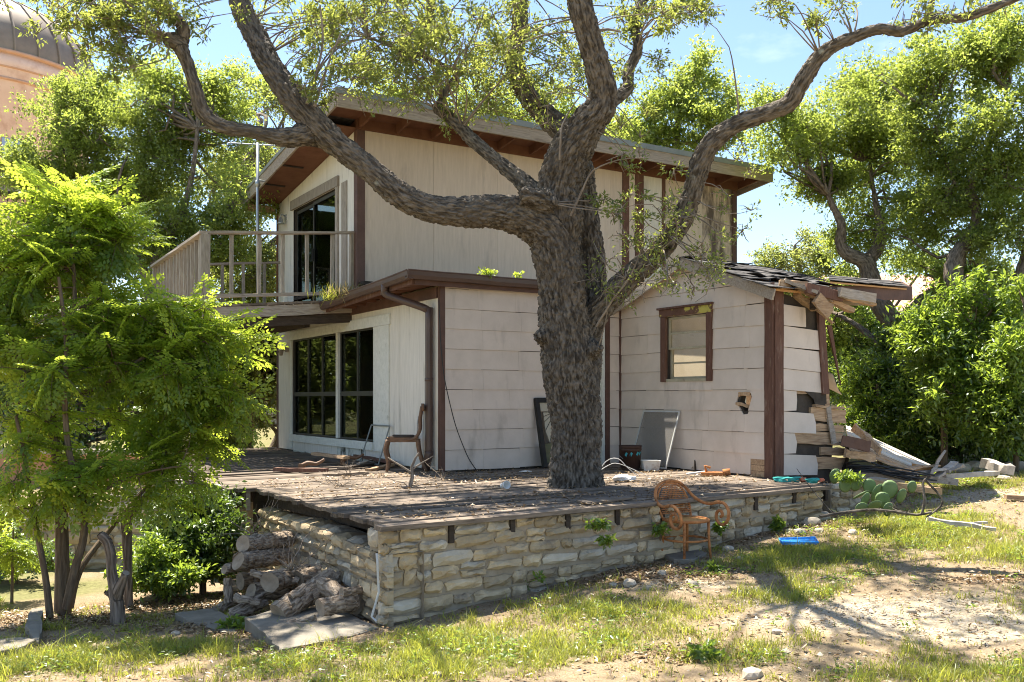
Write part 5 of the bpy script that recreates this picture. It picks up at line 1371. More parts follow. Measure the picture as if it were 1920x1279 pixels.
bg_tree('background_oak', 'oak with twisting forked trunk beyond the broken roof flap', (1735, 850, 17.5),
        [[(1722, 790, 17.5, 24), (1700, 700, 17.5, 22), (1680, 620, 17.5, 20), (1650, 570, 17.5, 19), (1632, 520, 17.5, 18), (1620, 490, 17.5, 15), (1590, 478, 17.5, 13), (1575, 455, 17.5, 11), (1578, 420, 17.4, 9), (1560, 385, 17.4, 7), (1548, 350, 17.3, 5)],
         [(1625, 495, 17.5, 13), (1645, 465, 17.6, 12), (1652, 430, 17.7, 10), (1640, 370, 17.8, 6), (1630, 300, 17.9, 4)], [(1690, 610, 17.5, 11), (1730, 560, 17.6, 10), (1780, 530, 17.8, 8)], [(1700, 700, 17.6, 9), (1620, 620, 17.8, 7), (1570, 590, 18, 5)]],
        [(1560, 230, 17.8, 100, 70), (1640, 300, 18, 120, 100), (1480, 260, 17.3, 75, 65), (1560, 320, 17.5, 75, 50), (1650, 420, 18.2, 90, 60), (1640, 170, 18.2, 100, 70), (1450, 210, 17, 45, 50), (1560, 620, 18.5, 40, 50), (1600, 540, 18.6, 60, 35), (1700, 500, 18.8, 70, 40)], 430, 168, .068, M_bgleaf, group=GR, seed=10, crad=.40, fine=True)
bg_tree('background_oak', 'leaning oak with a sawn limb scar at the right edge', (1915, 840, 15.5),
        [[(1905, 780, 15.5, 34), (1895, 690, 15.5, 30), (1890, 620, 15.5, 27), (1905, 560, 15.4, 22), (1930, 500, 15.3, 20), (1950, 400, 15.2, 16)],
         [(1893, 600, 15.5, 20), (1865, 585, 15.6, 19), (1815, 555, 15.7, 20), (1788, 520, 15.8, 18), (1795, 480, 15.9, 16), (1820, 440, 16, 12), (1832, 400, 16, 9), (1820, 340, 16, 8), (1850, 300, 16, 6), (1862, 230, 16, 5), (1890, 170, 16, 4)],
         [(1790, 490, 15.9, 10), (1830, 445, 15.8, 7), (1890, 430, 15.7, 5)], [(1795, 530, 15.9, 9), (1750, 580, 16.2, 8), (1710, 590, 16.4, 6)], [(1832, 400, 16, 6), (1790, 340, 16.2, 5), (1760, 260, 16.3, 4), (1750, 190, 16.4, 3)]],
        [(1840, 130, 16, 110, 90), (1900, 230, 15.5, 100, 90), (1760, 230, 16.6, 90, 80), (1830, 330, 16.2, 110, 90), (1760, 410, 16.8, 90, 70), (1890, 400, 15.5, 70, 90), (1700, 130, 16.5, 80, 60), (1890, 60, 15.5, 70, 60), (1870, 520, 16.8, 80, 50), (1760, 520, 17.2, 70, 40)], 500, 168, .064, M_bgleaf, group=GR, seed=11, crad=.36, fine=True)
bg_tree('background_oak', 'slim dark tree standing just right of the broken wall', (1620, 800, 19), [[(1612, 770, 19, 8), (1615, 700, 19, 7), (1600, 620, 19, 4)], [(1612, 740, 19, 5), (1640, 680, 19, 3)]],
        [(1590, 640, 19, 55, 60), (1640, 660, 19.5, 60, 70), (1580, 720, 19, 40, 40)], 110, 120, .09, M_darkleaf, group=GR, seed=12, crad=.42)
GS = 'bushes along the right edge of the yard'
def shrub(label, base, stems, blobs, n, lv, ls, lm, seed, crad=.3, lw=.42, group=GS):
    bg_tree('shrub', label, base, stems, blobs, n, lv, ls, lm, M_bark3, group, seed, crad, lw, cat='shrub', lump=.55)
shrub('tall loose bush with arching pale shoots right of the twisting oak', (1770, 850, 14.8), [[(1770, 800, 14.8, 6), (1760, 700, 14.8, 4), (1745, 610, 14.8, 2)], [(1775, 800, 14.8, 5), (1810, 690, 14.8, 3), (1830, 600, 14.8, 2)]],
      [(1745, 640, 14.8, 55, 60), (1820, 650, 14.7, 60, 65), (1780, 730, 14.6, 80, 50), (1840, 740, 14.5, 60, 40), (1860, 590, 14.7, 40, 35), (1738, 575, 14.8, 16, 40), (1790, 575, 14.8, 16, 45), (1832, 560, 14.7, 14, 40), (1885, 570, 14.6, 14, 40), (1705, 620, 14.9, 16, 35)], 260, 77, .105, M_shrubleaf, 21, .34, .34)
shrub('dense green bush at the right picture edge', (1905, 850, 14), [[(1905, 800, 14, 5), (1900, 700, 14, 3)]],
      [(1905, 660, 14, 45, 80), (1915, 770, 13.8, 50, 60), (1860, 800, 14, 50, 40), (1900, 570, 14.2, 16, 40)], 150, 84, .10, M_shrubleaf, 22, .34, .36)
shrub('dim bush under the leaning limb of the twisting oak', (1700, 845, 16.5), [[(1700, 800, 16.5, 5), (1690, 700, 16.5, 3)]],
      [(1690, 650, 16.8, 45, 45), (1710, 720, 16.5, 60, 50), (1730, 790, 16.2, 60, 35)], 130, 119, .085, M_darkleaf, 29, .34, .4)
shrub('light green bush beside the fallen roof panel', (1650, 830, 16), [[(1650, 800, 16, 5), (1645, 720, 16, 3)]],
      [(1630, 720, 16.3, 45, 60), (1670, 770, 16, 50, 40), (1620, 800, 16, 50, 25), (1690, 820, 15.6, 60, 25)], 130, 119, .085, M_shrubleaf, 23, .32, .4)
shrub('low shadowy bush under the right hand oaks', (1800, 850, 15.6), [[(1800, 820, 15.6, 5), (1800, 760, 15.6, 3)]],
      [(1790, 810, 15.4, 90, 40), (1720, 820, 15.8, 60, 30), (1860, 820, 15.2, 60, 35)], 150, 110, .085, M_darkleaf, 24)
shrub('distant bush filling the gap behind the broken wall', (1570, 800, 23), [[(1570, 780, 23, 5), (1570, 700, 23, 3)]],
      [(1570, 700, 23, 60, 70), (1640, 620, 24, 70, 60), (1730, 640, 24, 80, 80), (1850, 560, 24, 100, 80), (1850, 700, 24, 100, 90), (1600, 580, 24, 50, 40)], 230, 110, .12, M_bgleaf2, 25, .5)
for lab, u, d, hh in (('dark hedge bush behind the sapling, nearest the house', 470, 19.5, 70), ('dark hedge bush in the middle behind the sapling', 250, 20.5, 75), ('dark hedge bush furthest left behind the sapling', 40, 22, 80), ('bush mirrored in the tall window, beyond the left edge', -190, 23, 90)):
    shrub(lab, (u, 790, d), [[(u, 760, d, 5), (u, 700, d, 3)]], [(u - 40, 720, d, 70, hh * .8), (u + 50, 700, d + .5, 75, hh), (u, 640, d + .5, 80, hh * .7)], 190, 77, .15, M_bgleaf2, 30 + int(d * 10), .5, .5, 'hedge bushes behind the sapling')
# thicket under the deck edge
shrub('dark vine thicket climbing the open side of the deck', (380, 1090, 9.7), [[(380, 1060, 9.7, 6), (370, 1000, 9.7, 4), (350, 950, 9.7, 2)]],
      [(370, 960, 9.8, 55, 35), (340, 1010, 9.6, 70, 40), (390, 1030, 9.6, 50, 60), (310, 1060, 9.5, 50, 40), (420, 960, 10.0, 25, 40)], 190, 100, .055, M_darkleaf, 26, .20, .5, 'low bushes at the left')
shrub('low green seedling bush left of the stacked logs', (300, 1110, 9.2), [[(290, 1100, 9.2, 3), (290, 1060, 9.2, 2)]],
      [(290, 1050, 9.2, 45, 40), (330, 1080, 9.1, 40, 25), (260, 1080, 9.2, 35, 25)], 80, 90, .055, M_shrubleaf, 27, .17, .45, 'low bushes at the left')
shrub('dark bush at the foot of the garden wall', (30, 1060, 10.8), [[(30, 1050, 10.8, 3), (30, 1000, 10.8, 2)]],
      [(20, 1040, 10.8, 50, 30), (80, 1055, 10.6, 30, 15), (-40, 1020, 10.8, 60, 50)], 70, 90, .06, M_darkleaf, 28, .22, .5, 'low bushes at the left')

# ------------------------------------------------------------------ feathery chinaberry sapling
def compound_leaf(r, length=.42):
    """bipinnate leaf in local frame: along +x, flat in xy -> arrays of leaflets"""
    P, D, L = [], [], []
    np_ = 5
    for k in range(np_ + 1):
        s = (k + .6) / (np_ + .6); x = length * s; z = -.16 * length * s * s
        pl = length * (.46 if k else .36) * (1 - .62 * abs(s - .35))
        for side in ((1, -1) if k < np_ else (0,)):
            ang = side * math.radians(62 - 22 * s); d = np.array([math.cos(ang), math.sin(ang), -.12]); a = np.array([x, 0, z])
            nl = 4
            for q in range(nl):
                t = (q + 1) / nl; p = a + d * pl * t; p[2] -= .10 * pl * t * t
                for sd in ((1, -1) if q < nl - 1 else (0,)):
                    aa = ang + sd * math.radians(48); dd = np.array([math.cos(aa), math.sin(aa), -.25 + r.uniform(-.15, .15)])
                    P.append(p); D.append(dd); L.append(length * .155 * (1.15 - .4 * t) * r.uniform(.85, 1.15))
    return np.array(P), np.array(D), np.array(L)
def feather_tree(name, label, base, limbs, blobs, nleaf, length, lm, seed, cat='tree', bm=M_bark3, group=None):
    r = np.random.default_rng(seed); protos = [compound_leaf(r) for _ in range(4)]
    b = Vector(base); t = thing(name, label, cat, b, group=group); off = np.array(b)
    dense = [catmull(np.array([[*PX(p[0], p[1], p[2]), p[3] * p[2] / FPX] for p in pts]), .08) for pts in limbs]
    wts = np.array([q[3] * q[4] for q in blobs], float); cnt = np.maximum(2, (wts / wts.sum() * nleaf).astype(int))
    P, D, N, L, var, tw = [], [], [], [], [], []
    LPs = np.concatenate([x[::2] for x in dense])
    for (bu, bv, bd, ru, rv), k in zip(blobs, cnt):
        c0 = np.array(PX(bu, bv, bd)); s = np.array([ru * bd / FPX, .7 * ru * bd / FPX, rv * bd / FPX])
        m = max(1, k // 7)
        for j in range(m):                                        # whorls of leaves at shoot tips
            dd = rdir(1, r)[0]; c = c0 + dd * s * r.uniform(.3, 1) ** .5
            q = LPs[((LPs[:, :3] - c) ** 2).sum(1).argmin()]; Ln = np.linalg.norm(q[:3] - c)
            if Ln > .1: tw.append((catmull(np.array([q[:3], (q[:3] + c) / 2 + r.normal(size=3) * .06 * Ln - np.array([0, 0, .06 * Ln]), c]), .15) - off, np.linspace(min(.014, .006 + .006 * Ln), .004, 2)))
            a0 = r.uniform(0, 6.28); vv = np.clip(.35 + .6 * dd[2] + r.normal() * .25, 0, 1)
            for i in range(7):
                pp, pd, pl = protos[r.integers(4)]; sc = length / .42 * r.uniform(.7, 1.15)
                az = a0 + i * 2.4 + r.normal() * .25; el = r.uniform(-1.1, .9)
                X = np.array([math.cos(az) * math.cos(el), math.sin(az) * math.cos(el), math.sin(el)])
                Z = np.array([-math.cos(az) * math.sin(el), -math.sin(az) * math.sin(el), math.cos(el)]) + r.normal(size=3) * .45
                Y = nrm(np.cross(Z, X)); Z = np.cross(X, Y); Rm = np.stack([X, Y, Z], 1)
                P.append(c + (pp * sc) @ Rm.T); D.append(pd @ Rm.T); L.append(pl * sc)
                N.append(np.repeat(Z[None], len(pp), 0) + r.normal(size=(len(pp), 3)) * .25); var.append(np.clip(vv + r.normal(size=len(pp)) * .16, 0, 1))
                tw.append((np.array([c, c + X * .5 * sc * .4 - off * 0, c + X * sc * .40 + np.array([0, 0, -.05 * sc])]) - off, np.array([.003, .002, .0012])))
    tw = [(p, np.linspace(q[0], q[-1], len(p))) for p, q in tw]
    obj('stems', simple_bark('stems', [(x[:, :3] - off, x[:, 3]) for x in dense], 9), bm, t)
    obj('leaf_stalks', simple_bark('leaf_stalks', tw, 4), bm, t)
    P, D, N, L, var = map(np.concatenate, (P, D, N, L, var))
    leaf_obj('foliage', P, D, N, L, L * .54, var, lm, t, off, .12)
    return t
bp = ground_at(118, 1142)
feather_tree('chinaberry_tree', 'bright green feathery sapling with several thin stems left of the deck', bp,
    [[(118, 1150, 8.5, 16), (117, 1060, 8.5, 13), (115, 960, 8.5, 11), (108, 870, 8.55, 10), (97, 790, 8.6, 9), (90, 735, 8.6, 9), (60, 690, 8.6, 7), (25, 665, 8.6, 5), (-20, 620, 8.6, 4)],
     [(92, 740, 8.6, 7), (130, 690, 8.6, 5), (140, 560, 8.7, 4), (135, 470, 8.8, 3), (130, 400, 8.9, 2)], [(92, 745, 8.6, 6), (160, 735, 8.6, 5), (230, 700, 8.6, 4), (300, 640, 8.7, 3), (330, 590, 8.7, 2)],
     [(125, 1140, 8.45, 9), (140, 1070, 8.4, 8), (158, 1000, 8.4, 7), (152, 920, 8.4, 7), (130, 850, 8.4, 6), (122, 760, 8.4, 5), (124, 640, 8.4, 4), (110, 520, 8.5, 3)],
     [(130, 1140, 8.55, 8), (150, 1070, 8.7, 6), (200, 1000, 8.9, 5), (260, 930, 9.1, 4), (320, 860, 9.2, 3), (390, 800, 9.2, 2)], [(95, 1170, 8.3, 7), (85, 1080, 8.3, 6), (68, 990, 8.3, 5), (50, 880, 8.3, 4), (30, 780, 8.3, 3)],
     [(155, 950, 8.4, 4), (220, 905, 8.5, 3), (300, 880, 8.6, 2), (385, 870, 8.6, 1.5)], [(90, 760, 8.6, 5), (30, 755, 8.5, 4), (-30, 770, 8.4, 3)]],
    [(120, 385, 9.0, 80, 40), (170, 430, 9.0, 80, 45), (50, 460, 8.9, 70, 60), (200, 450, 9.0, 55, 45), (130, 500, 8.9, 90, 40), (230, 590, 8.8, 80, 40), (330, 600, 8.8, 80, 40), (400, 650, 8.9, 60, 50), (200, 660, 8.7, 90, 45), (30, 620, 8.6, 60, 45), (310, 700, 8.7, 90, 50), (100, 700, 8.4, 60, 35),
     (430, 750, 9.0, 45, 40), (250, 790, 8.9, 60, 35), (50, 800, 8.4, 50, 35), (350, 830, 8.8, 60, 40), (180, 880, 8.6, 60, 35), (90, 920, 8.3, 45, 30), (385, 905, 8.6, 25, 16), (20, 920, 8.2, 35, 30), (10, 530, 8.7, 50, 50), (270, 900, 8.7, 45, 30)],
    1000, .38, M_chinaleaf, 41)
for i, (u, v, lab) in enumerate(((300, 1085, 'knee high feathery seedling in front of the vine thicket'), (22, 1010, 'feathery green sprig against the garden wall at the left edge'))):
    p = ground_at(u, v) if v > 1020 else Vector(PX(u, 1090, 9.4)); p.z = g1(p.x, p.y); hh = .45 if i == 0 else .75
    q0 = (u, HOR + (EYE - p.z) / p.y * FPX, p.y, 3)
    feather_tree('seedling_plant', lab, p, [[q0, (u + 3, q0[1] - hh * FPX / p.y, p.y, 1.5)]], [(u, q0[1] - hh * .8 * FPX / p.y, p.y, 28, 22)], 36, .28, M_chinaleaf, 50 + i, 'plant', group='small leafy seedlings')
# ------------------------------------------------------------------ neighbouring buildings
tw_c = Vector(((-40 - U0) / FPX * 38, 38, 0)); TWR = 4.35
tower = thing('round_tower_house', 'pink stucco round tower with bronze ribbed dome at upper left', 'building', (tw_c.x, tw_c.y, g1(tw_c.x, tw_c.y)))
tz = 14.7 - g1(tw_c.x, tw_c.y)
MB().lathe([(TWR - .25, -.5), (TWR - .25, tz - 1.0), (TWR - .12, tz - .95), (TWR - .12, tz - .6), (TWR - .02, tz - .55), (TWR - .02, tz - .1)], 48).build('wall', M_pink, tower, True)
for zz, rr_ in ((tz - 1.05, TWR - .1), (tz - .62, TWR - .03)): MB().lathe([(rr_ - .2, zz), (rr_, zz + .02), (rr_, zz + .08), (rr_ - .2, zz + .1)], 48).build('moulding', M_copper, tower, True)
MB().lathe([(TWR - .3, tz - .12), (TWR + .12, tz - .10), (TWR + .16, tz), (TWR - .3, tz + .02)], 48).build('cornice', M_copper, tower, True)
NS = 32
dome = [(TWR + .10, .0), (TWR + .10, .25), (TWR - .03, .9), (TWR - .45, 1.6), (TWR - 1.15, 2.25), (TWR - 2.1, 2.75), (TWR - 3.2, 3.05), (.3, 3.2)]
for k in range(NS):
    t0, t1 = 2 * math.pi * k / NS, 2 * math.pi * (k + 1) / NS
    V = []; F = []
    for r_, z_ in dome: V += [(r_ * math.cos(t0), r_ * math.sin(t0), tz + z_), (r_ * math.cos(t1), r_ * math.sin(t1), tz + z_)]
    for i in range(len(dome) - 1): F.append([2 * i, 2 * i + 1, 2 * i + 3, 2 * i + 2])
    MB().add(V, F).build('roof_panel', M_bronze, tower, True)
    MB().tube([((r_ + .03) * math.cos(t0), (r_ + .03) * math.sin(t0), tz + z_) for r_, z_ in dome], .045, 5).build('seam_rib', M_bronze, tower)
for a in (-1.95, -1.3, -.75):
    for zz in (4.6, 8.8):
        ca, sa = math.cos(a), math.sin(a); c = np.array([ca, sa, 0]) * (TWR - .22); tt = np.array([-sa, ca, 0]); o = part('window', tower)
        MB().add([c - tt * .5 + (0, 0, zz), c + tt * .5 + (0, 0, zz), c + tt * .5 + (0, 0, zz + 1.6), c - tt * .5 + (0, 0, zz + 1.6), c * .97 - tt * .5 + (0, 0, zz), c * .97 + tt * .5 + (0, 0, zz), c * .97 + tt * .5 + (0, 0, zz + 1.6), c * .97 - tt * .5 + (0, 0, zz + 1.6)],
                 [[0, 1, 2, 3], [7, 6, 5, 4], [0, 4, 5, 1], [1, 5, 6, 2], [2, 6, 7, 3], [3, 7, 4, 0]]).build('pane', M_glass, o)
        MB().bar(c * 1.015 - tt * .58 + (0, 0, zz - .06), c * 1.015 + tt * .58 + (0, 0, zz - .06), .12, .12).build('sill', M_copper, o)
o = part('balcony', tower)
MB().lathe([(TWR - .2, tz - 6.6), (TWR + .55, tz - 6.55), (TWR + .6, tz - 6.3), (TWR - .2, tz - 6.28)], 40).build('floor_slab', M_pink, o, True)
MB().lathe([(TWR + .5, tz - 5.42), (TWR + .56, tz - 5.42), (TWR + .56, tz - 5.36), (TWR + .5, tz - 5.36)], 40).build('top_rail', M_iron, o)
for k in range(22):
    a = -2.4 + k * .11; x, y = (TWR + .53) * math.cos(a), (TWR + .53) * math.sin(a); MB().tube([(x, y, tz - 6.3), (x, y, tz - 5.4)], .02, 5).build('baluster', M_iron, o)

def tiled_house(label, cu, d, width, depth, eave, ridge, rz, wallm, ncol, group):
    c = PX(cu, 700, d); c.z = g1(c.x, c.y)
    t = thing('neighbour_house', label, 'building', c, rz, group)
    ez = eave - c.z; rz_ = ridge - c.z
    MB().box(-width / 2, width / 2, -depth / 2, depth / 2, -.3, ez).build('wall', wallm, t)
    for x in np.arange(-width / 2 + 1.4, width / 2 - 1.2, 2.8):
        w = part('window', t)
        MB().box(x - .5, x + .5, -depth / 2 - .012, -depth / 2 - .004, ez - 2.0, ez - .7).build('pane', M_glass, w)
        MB().box(x - .58, x + .58, -depth / 2 - .09, -depth / 2, ez - 2.1, ez - 2.005).build('sill', wallm, w)
    rf = part('roof', t); ov = .5
    MB().add([(-width / 2 - ov, -depth / 2 - ov, ez - .1), (width / 2 + ov, -depth / 2 - ov, ez - .1), (width / 2 + ov, 0, rz_), (-width / 2 - ov, 0, rz_), (width / 2 + ov, depth / 2 + ov, ez - .1), (-width / 2 - ov, depth / 2 + ov, ez - .1)],
             [[0, 1, 2, 3], [3, 2, 4, 5], [0, 3, 5], [1, 4, 2], [0, 5, 4, 1]]).build('roof_deck', M_tile, rf)
    n = ncol
    for k in range(n):                                            # barrel tile columns
        x = -width / 2 - ov + (width + 2 * ov) * (k + .5) / n; w = (width + 2 * ov) / n
        prof = [(x + w * .5 * math.cos(a), w * .42 * math.sin(a)) for a in np.linspace(math.pi, 0, 5)]
        V = [(px, -depth / 2 - ov, ez - .1 + pz) for px, pz in prof] + [(px, 0, rz_ + pz) for px, pz in prof]
        MB().add(V, [[i, i + 1, 6 + i, 5 + i] for i in range(4)]).build('tile_row', M_tile, rf, True)
    return t
tiled_house('low neighbour house with pink tiled roof behind the balcony', 400, 31, 12, 7, 3.0, 4.3, .25, M_tan, 40, 'neighbouring houses')
tiled_house('distant house with pale pink tiled roof beyond the right hand oaks', 1680, 46, 16, 8, 5.6, 7.7, -.1, M_tan, 52, 'neighbouring houses')
# terracotta planter wall and iron railing at far left
c = Vector((-6.2, 14.6, g1(-6.2, 14.6)))
t = thing('terracotta_wall', 'low terracotta coloured garden wall behind the stone wall', 'wall', c, -.05)
MB().box(-4.5, 1.3, 0, .25, -.4, .45).build('wall_body', M_terra, t); MB().box(-4.55, 1.35, -.05, .3, .453, .53).build('coping', M_rock, t)
c = Vector((-8.4, 15.6, g1(-8.4, 15.6)))
t = thing('iron_railing', 'dark wrought iron railing glimpsed behind the sapling', 'fence', c, -.05)
MB().bar((-3.5, 0, 1.25), (3.5, 0, 1.25), .05, .04).build('top_rail', M_iron, t); MB().bar((-3.5, 0, .3), (3.5, 0, .3), .05, .04).build('bottom_rail', M_iron, t)
for k in range(36): MB().tube([(-3.5 + k * .2, 0, .05), (-3.5 + k * .2, 0, 1.25)], .012, 5).build('baluster', M_iron, t)
# block wall behind right shrubs
c = PX(1605, 790, 21); c.z = g1(c.x, c.y)
t = thing('block_wall', 'pale concrete block wall glimpsed behind the slim dark tree', 'wall', c, .1)
for j in range(4):
    for k in range(14):
        x = -2.2 + k * .42 + (.21 if j % 2 else 0); MB().box(x, x + .405, 0, .2, j * .21 - .1, j * .21 + .098).build('block', M_rock, t)
# reed screen by the deck's left edge
p = PX(335, 800, 12.6); p.z = FLOOR - .02
t = thing('reed_screen', 'broken screen of upright dry reeds at the left deck edge', 'fence', p, -.5)
rq_ = random.Random(3)
for k in range(22):
    x = -.35 + k * .034; MB().tube([(x, rq_.uniform(-.01, .01), 0), (x + rq_.uniform(-.05, .03), rq_.uniform(-.03, .03), rq_.uniform(.45, .72))], .011, 5).build('reed', M_reed, t)
MB().bar((-.4, .02, .15), (.42, .02, .13), .02, .03).build('cross_rail', M_grey, t)

# ------------------------------------------------------------------ fittings on the house
x = -.80; ya = ysol(483, x)
pz0, pz1 = zsol(590, x, ya), zsol(268, x, ya)
ant = thing('antenna_mast', 'thin grey antenna mast standing up past the roof corner', 'antenna', H(x, ya, pz0), TH)
MB().tube([(0, 0, 0), (0, 0, pz1 - pz0)], .028, 8).build('mast', M_metal, ant, True)
for zz in (zsol(345, x, ya) - pz0,): MB().tube([(0, 0, zz - .05), (0, 0, zz + .06)], .045, 8).build('clamp', M_metal, ant, True)
MB().tube([(0, 0, zsol(338, x, ya) - pz0), (.17, 0, zsol(338, x, ya) - pz0)], .015, 6).build('bracket', M_metal, ant)
bz_ = pz1 - pz0 - .05
MB().tube([(-.5, .1, bz_), (.65, -.1, bz_ + .05)], .012, 6).build('boom', M_metal, ant)
for k in range(7):
    q = -.45 + k * .17; MB().tube([(q, .1 - .17 * (q + .5) - .35, bz_), (q, .1 - .17 * (q + .5) + .35, bz_ + .02)], .007, 5).build('element', M_metal, ant)
def wall_lamp(label, y, z, flip):
    t = thing('wall_lamp', label, 'lamp', H(-.02, y, z), TH, 'outdoor wall lamps')
    MB().box(-.015, .01, -.04, .04, -.05, .05).build('back_plate', M_metal, t)
    MB().tube([(-.01, 0, .02), (-.07, 0, .05), (-.10, 0, .03), (-.10, 0, -.01)], .012, 6).build('arm', M_metal, t, True)
    MB().lathe([(.02, 0), (.035, -.03), (.05, -.09), (.075, -.12), (.07, -.12), (.045, -.085), (.02, -.01)], 14, (-.10, 0, -.01), False).build('shade', M_metal, t, True)
wall_lamp('bell shaped metal lamp beside the upstairs sliding door', ysol(538, 0), zsol(408, 0, ysol(538, 0)), 1)
t = thing('flood_light', 'small twin flood lamp beside the tall ground floor window', 'lamp', H(-.025, ysol(541, 0), zsol(655, 0, ysol(541, 0))), TH, 'outdoor wall lamps')
MB().box(-.03, .01, -.05, .05, -.05, .05).build('back_plate', M_grey, t)
MB().tube([(-.02, .02, 0), (-.09, .05, -.03)], .02, 8).build('arm', M_grey, t); MB().lathe([(.03, 0), (.05, .09), (.04, .10)], 12, (-.10, .06, -.12)).build('lamp_head', M_grey, t, True)
pts = [(823, 562), (824, 590), (826, 640), (832, 700), (842, 750), (855, 800), (870, 840), (880, 862), (895, 884)]
wy = [np.array(H(0, -.035, 0))] ; cp_ = []
for u, v in pts:
    xx = xsol(u, -.04 - .10 * max(0, (v - 640) / 250)); yy = -.04 - .10 * max(0, (v - 640) / 250); cp_.append(Hinv(H(xx, yy, zsol(v, xx, yy))))
cbl = thing('hanging_cable', 'thin black cable hanging down the front wall beside the downspout', 'cable', H(0, -.04, 0), TH)
MB().tube(catmull(np.array(cp_) - np.array([0, -.04, 0]), .06), .007, 6).build('cable', M_black, cbl, True)

# ------------------------------------------------------------------ rusty bentwood style armchair on the grass
gp = ground_at(1286, 1047); 
ch = thing('rusty_armchair', 'rusty orange iron armchair with scrolled arms in front of the stone wall', 'chair', (gp.x, gp.y, gp.z - .015), math.radians(31))
SZ = .385
def ring(r, z, n=28, sy=1.0): return [(r * math.cos(2 * math.pi * k / n), r * sy * math.sin(2 * math.pi * k / n), z) for k in range(n + 1)]
MB().lathe([(.0, SZ - .012), (.19, SZ - .012), (.20, SZ - .004), (.19, SZ + .006), (.0, SZ + .0)], 28, caps=False).build('seat', M_rustseat, ch, True)
MB().tube(ring(.212, SZ), .015, 8, False).build('seat_ring', M_rust, ch, True)
MB().tube(ring(.20, .20), .011, 8, False).build('stretcher_ring', M_rust, ch, True)
for sx, sy in ((-1, -1), (1, -1), (-1, 1), (1, 1)):
    MB().tube([(sx * .150, sy * .150, SZ - .01), (sx * .152, sy * .152, .2), (sx * .165, sy * .165, 0)], [.014, .013, .012], 8).build('leg', M_rust, ch, True)
for s in (-1, 1):
    arm = [(0, .235, .735), (s * .10, .232, .722), (s * .185, .215, .665), (s * .235, .165, .585), (s * .265, .08, .535), (s * .285, -.02, .522), (s * .30, -.12, .545), (s * .305, -.20, .535), (s * .30, -.26, .475), (s * .29, -.265, .40), (s * .285, -.22, .345), (s * .285, -.155, .345), (s * .285, -.11, .395), (s * .285, -.125, .455), (s * .285, -.175, .468), (s * .285, -.195, .43), (s * .285, -.17, .41)]
    MB().tube(catmull(np.array(arm), .02), .0155, 8).build('arm', M_rust, ch, True)
bk = [(-.175, .125, SZ), (-.195, .17, .50), (-.175, .205, .60), (-.11, .222, .685), (0, .228, .712), (.11, .222, .685), (.175, .205, .60), (.195, .17, .50), (.175, .125, SZ)]
MB().tube(catmull(np.array(bk), .03), .011, 8).build('back_hoop', M_rust, ch, True)
wk = MB(); bkd = catmull(np.array(bk), .02)
for k in range(19):                                               # woven cane of the backrest
    x = -.17 + k * .0189; zt = .70 - .24 * (abs(x) / .185) ** 2.4
    if zt > .44: wk.tube([(x, .135 + .02 * math.cos(x * 9), .43), (x, .185 + .01, (.43 + zt) / 2), (x, .215, zt)], .0042, 4)
for k in range(15):
    z = .435 + k * .0185; hw = .182 * (1 - max(0, (z - .50) / .215) ** 2.2) ** .5 if z > .5 else .182
    yy = .135 + .08 * min(1, (z - .43) / .27) ** .8
    wk.tube([(-hw, yy - .012, z), (0, yy + .012, z), (hw, yy - .012, z)], .0042, 4)
wk.build('woven_backrest', M_rust, ch)

# ------------------------------------------------------------------ old dining chair on the deck
q = PX(757, 883, 12.5)
wc = thing('dining_chair', 'old wooden dining chair with curved legs and broken splat on the deck', 'chair', (q.x, q.y, FLOOR + .004), math.radians(-86))
def leg(p, r): MB().tube(catmull(np.array(p), .04), r if np.isscalar(r) else np.linspace(r[0], r[1], len(catmull(np.array(p), .04))), 8).build('leg', M_chairwood, wc, True)
for s in (-1, 1):
    leg([(s * .19, -.20, .42), (s * .195, -.235, .28), (s * .19, -.20, .13), (s * .19, -.215, 0)], (.028, .018))
    leg([(s * .17, .19, .42), (s * .17, .205, .28), (s * .17, .25, .12), (s * .17, .31, 0)], (.028, .018))
    MB().tube(catmull(np.array([(s * .185, .02, .415), (s * .18, .15, .44), (s * .175, .215, .54), (s * .17, .22, .70), (s * .168, .245, .86)]), .04), .021, 8).build('back_post', M_chairwood, wc, True)
MB().bar((-.20, -.20, .42), (.20, -.20, .42), .03, .06).build('seat_rail', M_chairwood, wc); MB().bar((-.17, .18, .42), (.17, .18, .42), .03, .06).build('seat_rail', M_chairwood, wc)
for s in (-1, 1): MB().bar((s * .195, -.18, .42), (s * .17, .17, .42), .03, .06).build('seat_rail', M_chairwood, wc)
MB().add([(-.19, -.2, .452), (.19, -.2, .452), (.165, .17, .452), (-.165, .17, .452), (-.14, -.14, .478), (.14, -.14, .478), (.12, .12, .478), (-.12, .12, .478)], [[3, 2, 1, 0], [4, 5, 6, 7], [0, 1, 5, 4], [1, 2, 6, 5], [2, 3, 7, 6], [3, 0, 4, 7]]).build('seat_pad', M_seat, wc, True)
cr = MB(); cv = []
for k in range(9):
    x = -.21 + .42 * k / 8; yy = .245 + .02 * (abs(x) / .21) ** 2; zt = .90 - .02 * abs(math.sin(x * 15)); cv += [(x, yy - .014, .80), (x, yy - .014, zt), (x, yy + .014, zt), (x, yy + .014, .80)]
cr.add(cv, [[4 * i + k, 4 * i + (k + 1) % 4, 4 * i + 4 + (k + 1) % 4, 4 * i + 4 + k] for i in range(8) for k in range(4)] + [[3, 2, 1, 0], [32, 33, 34, 35]]); cr.build('crest_rail', M_chairwood, wc, True)
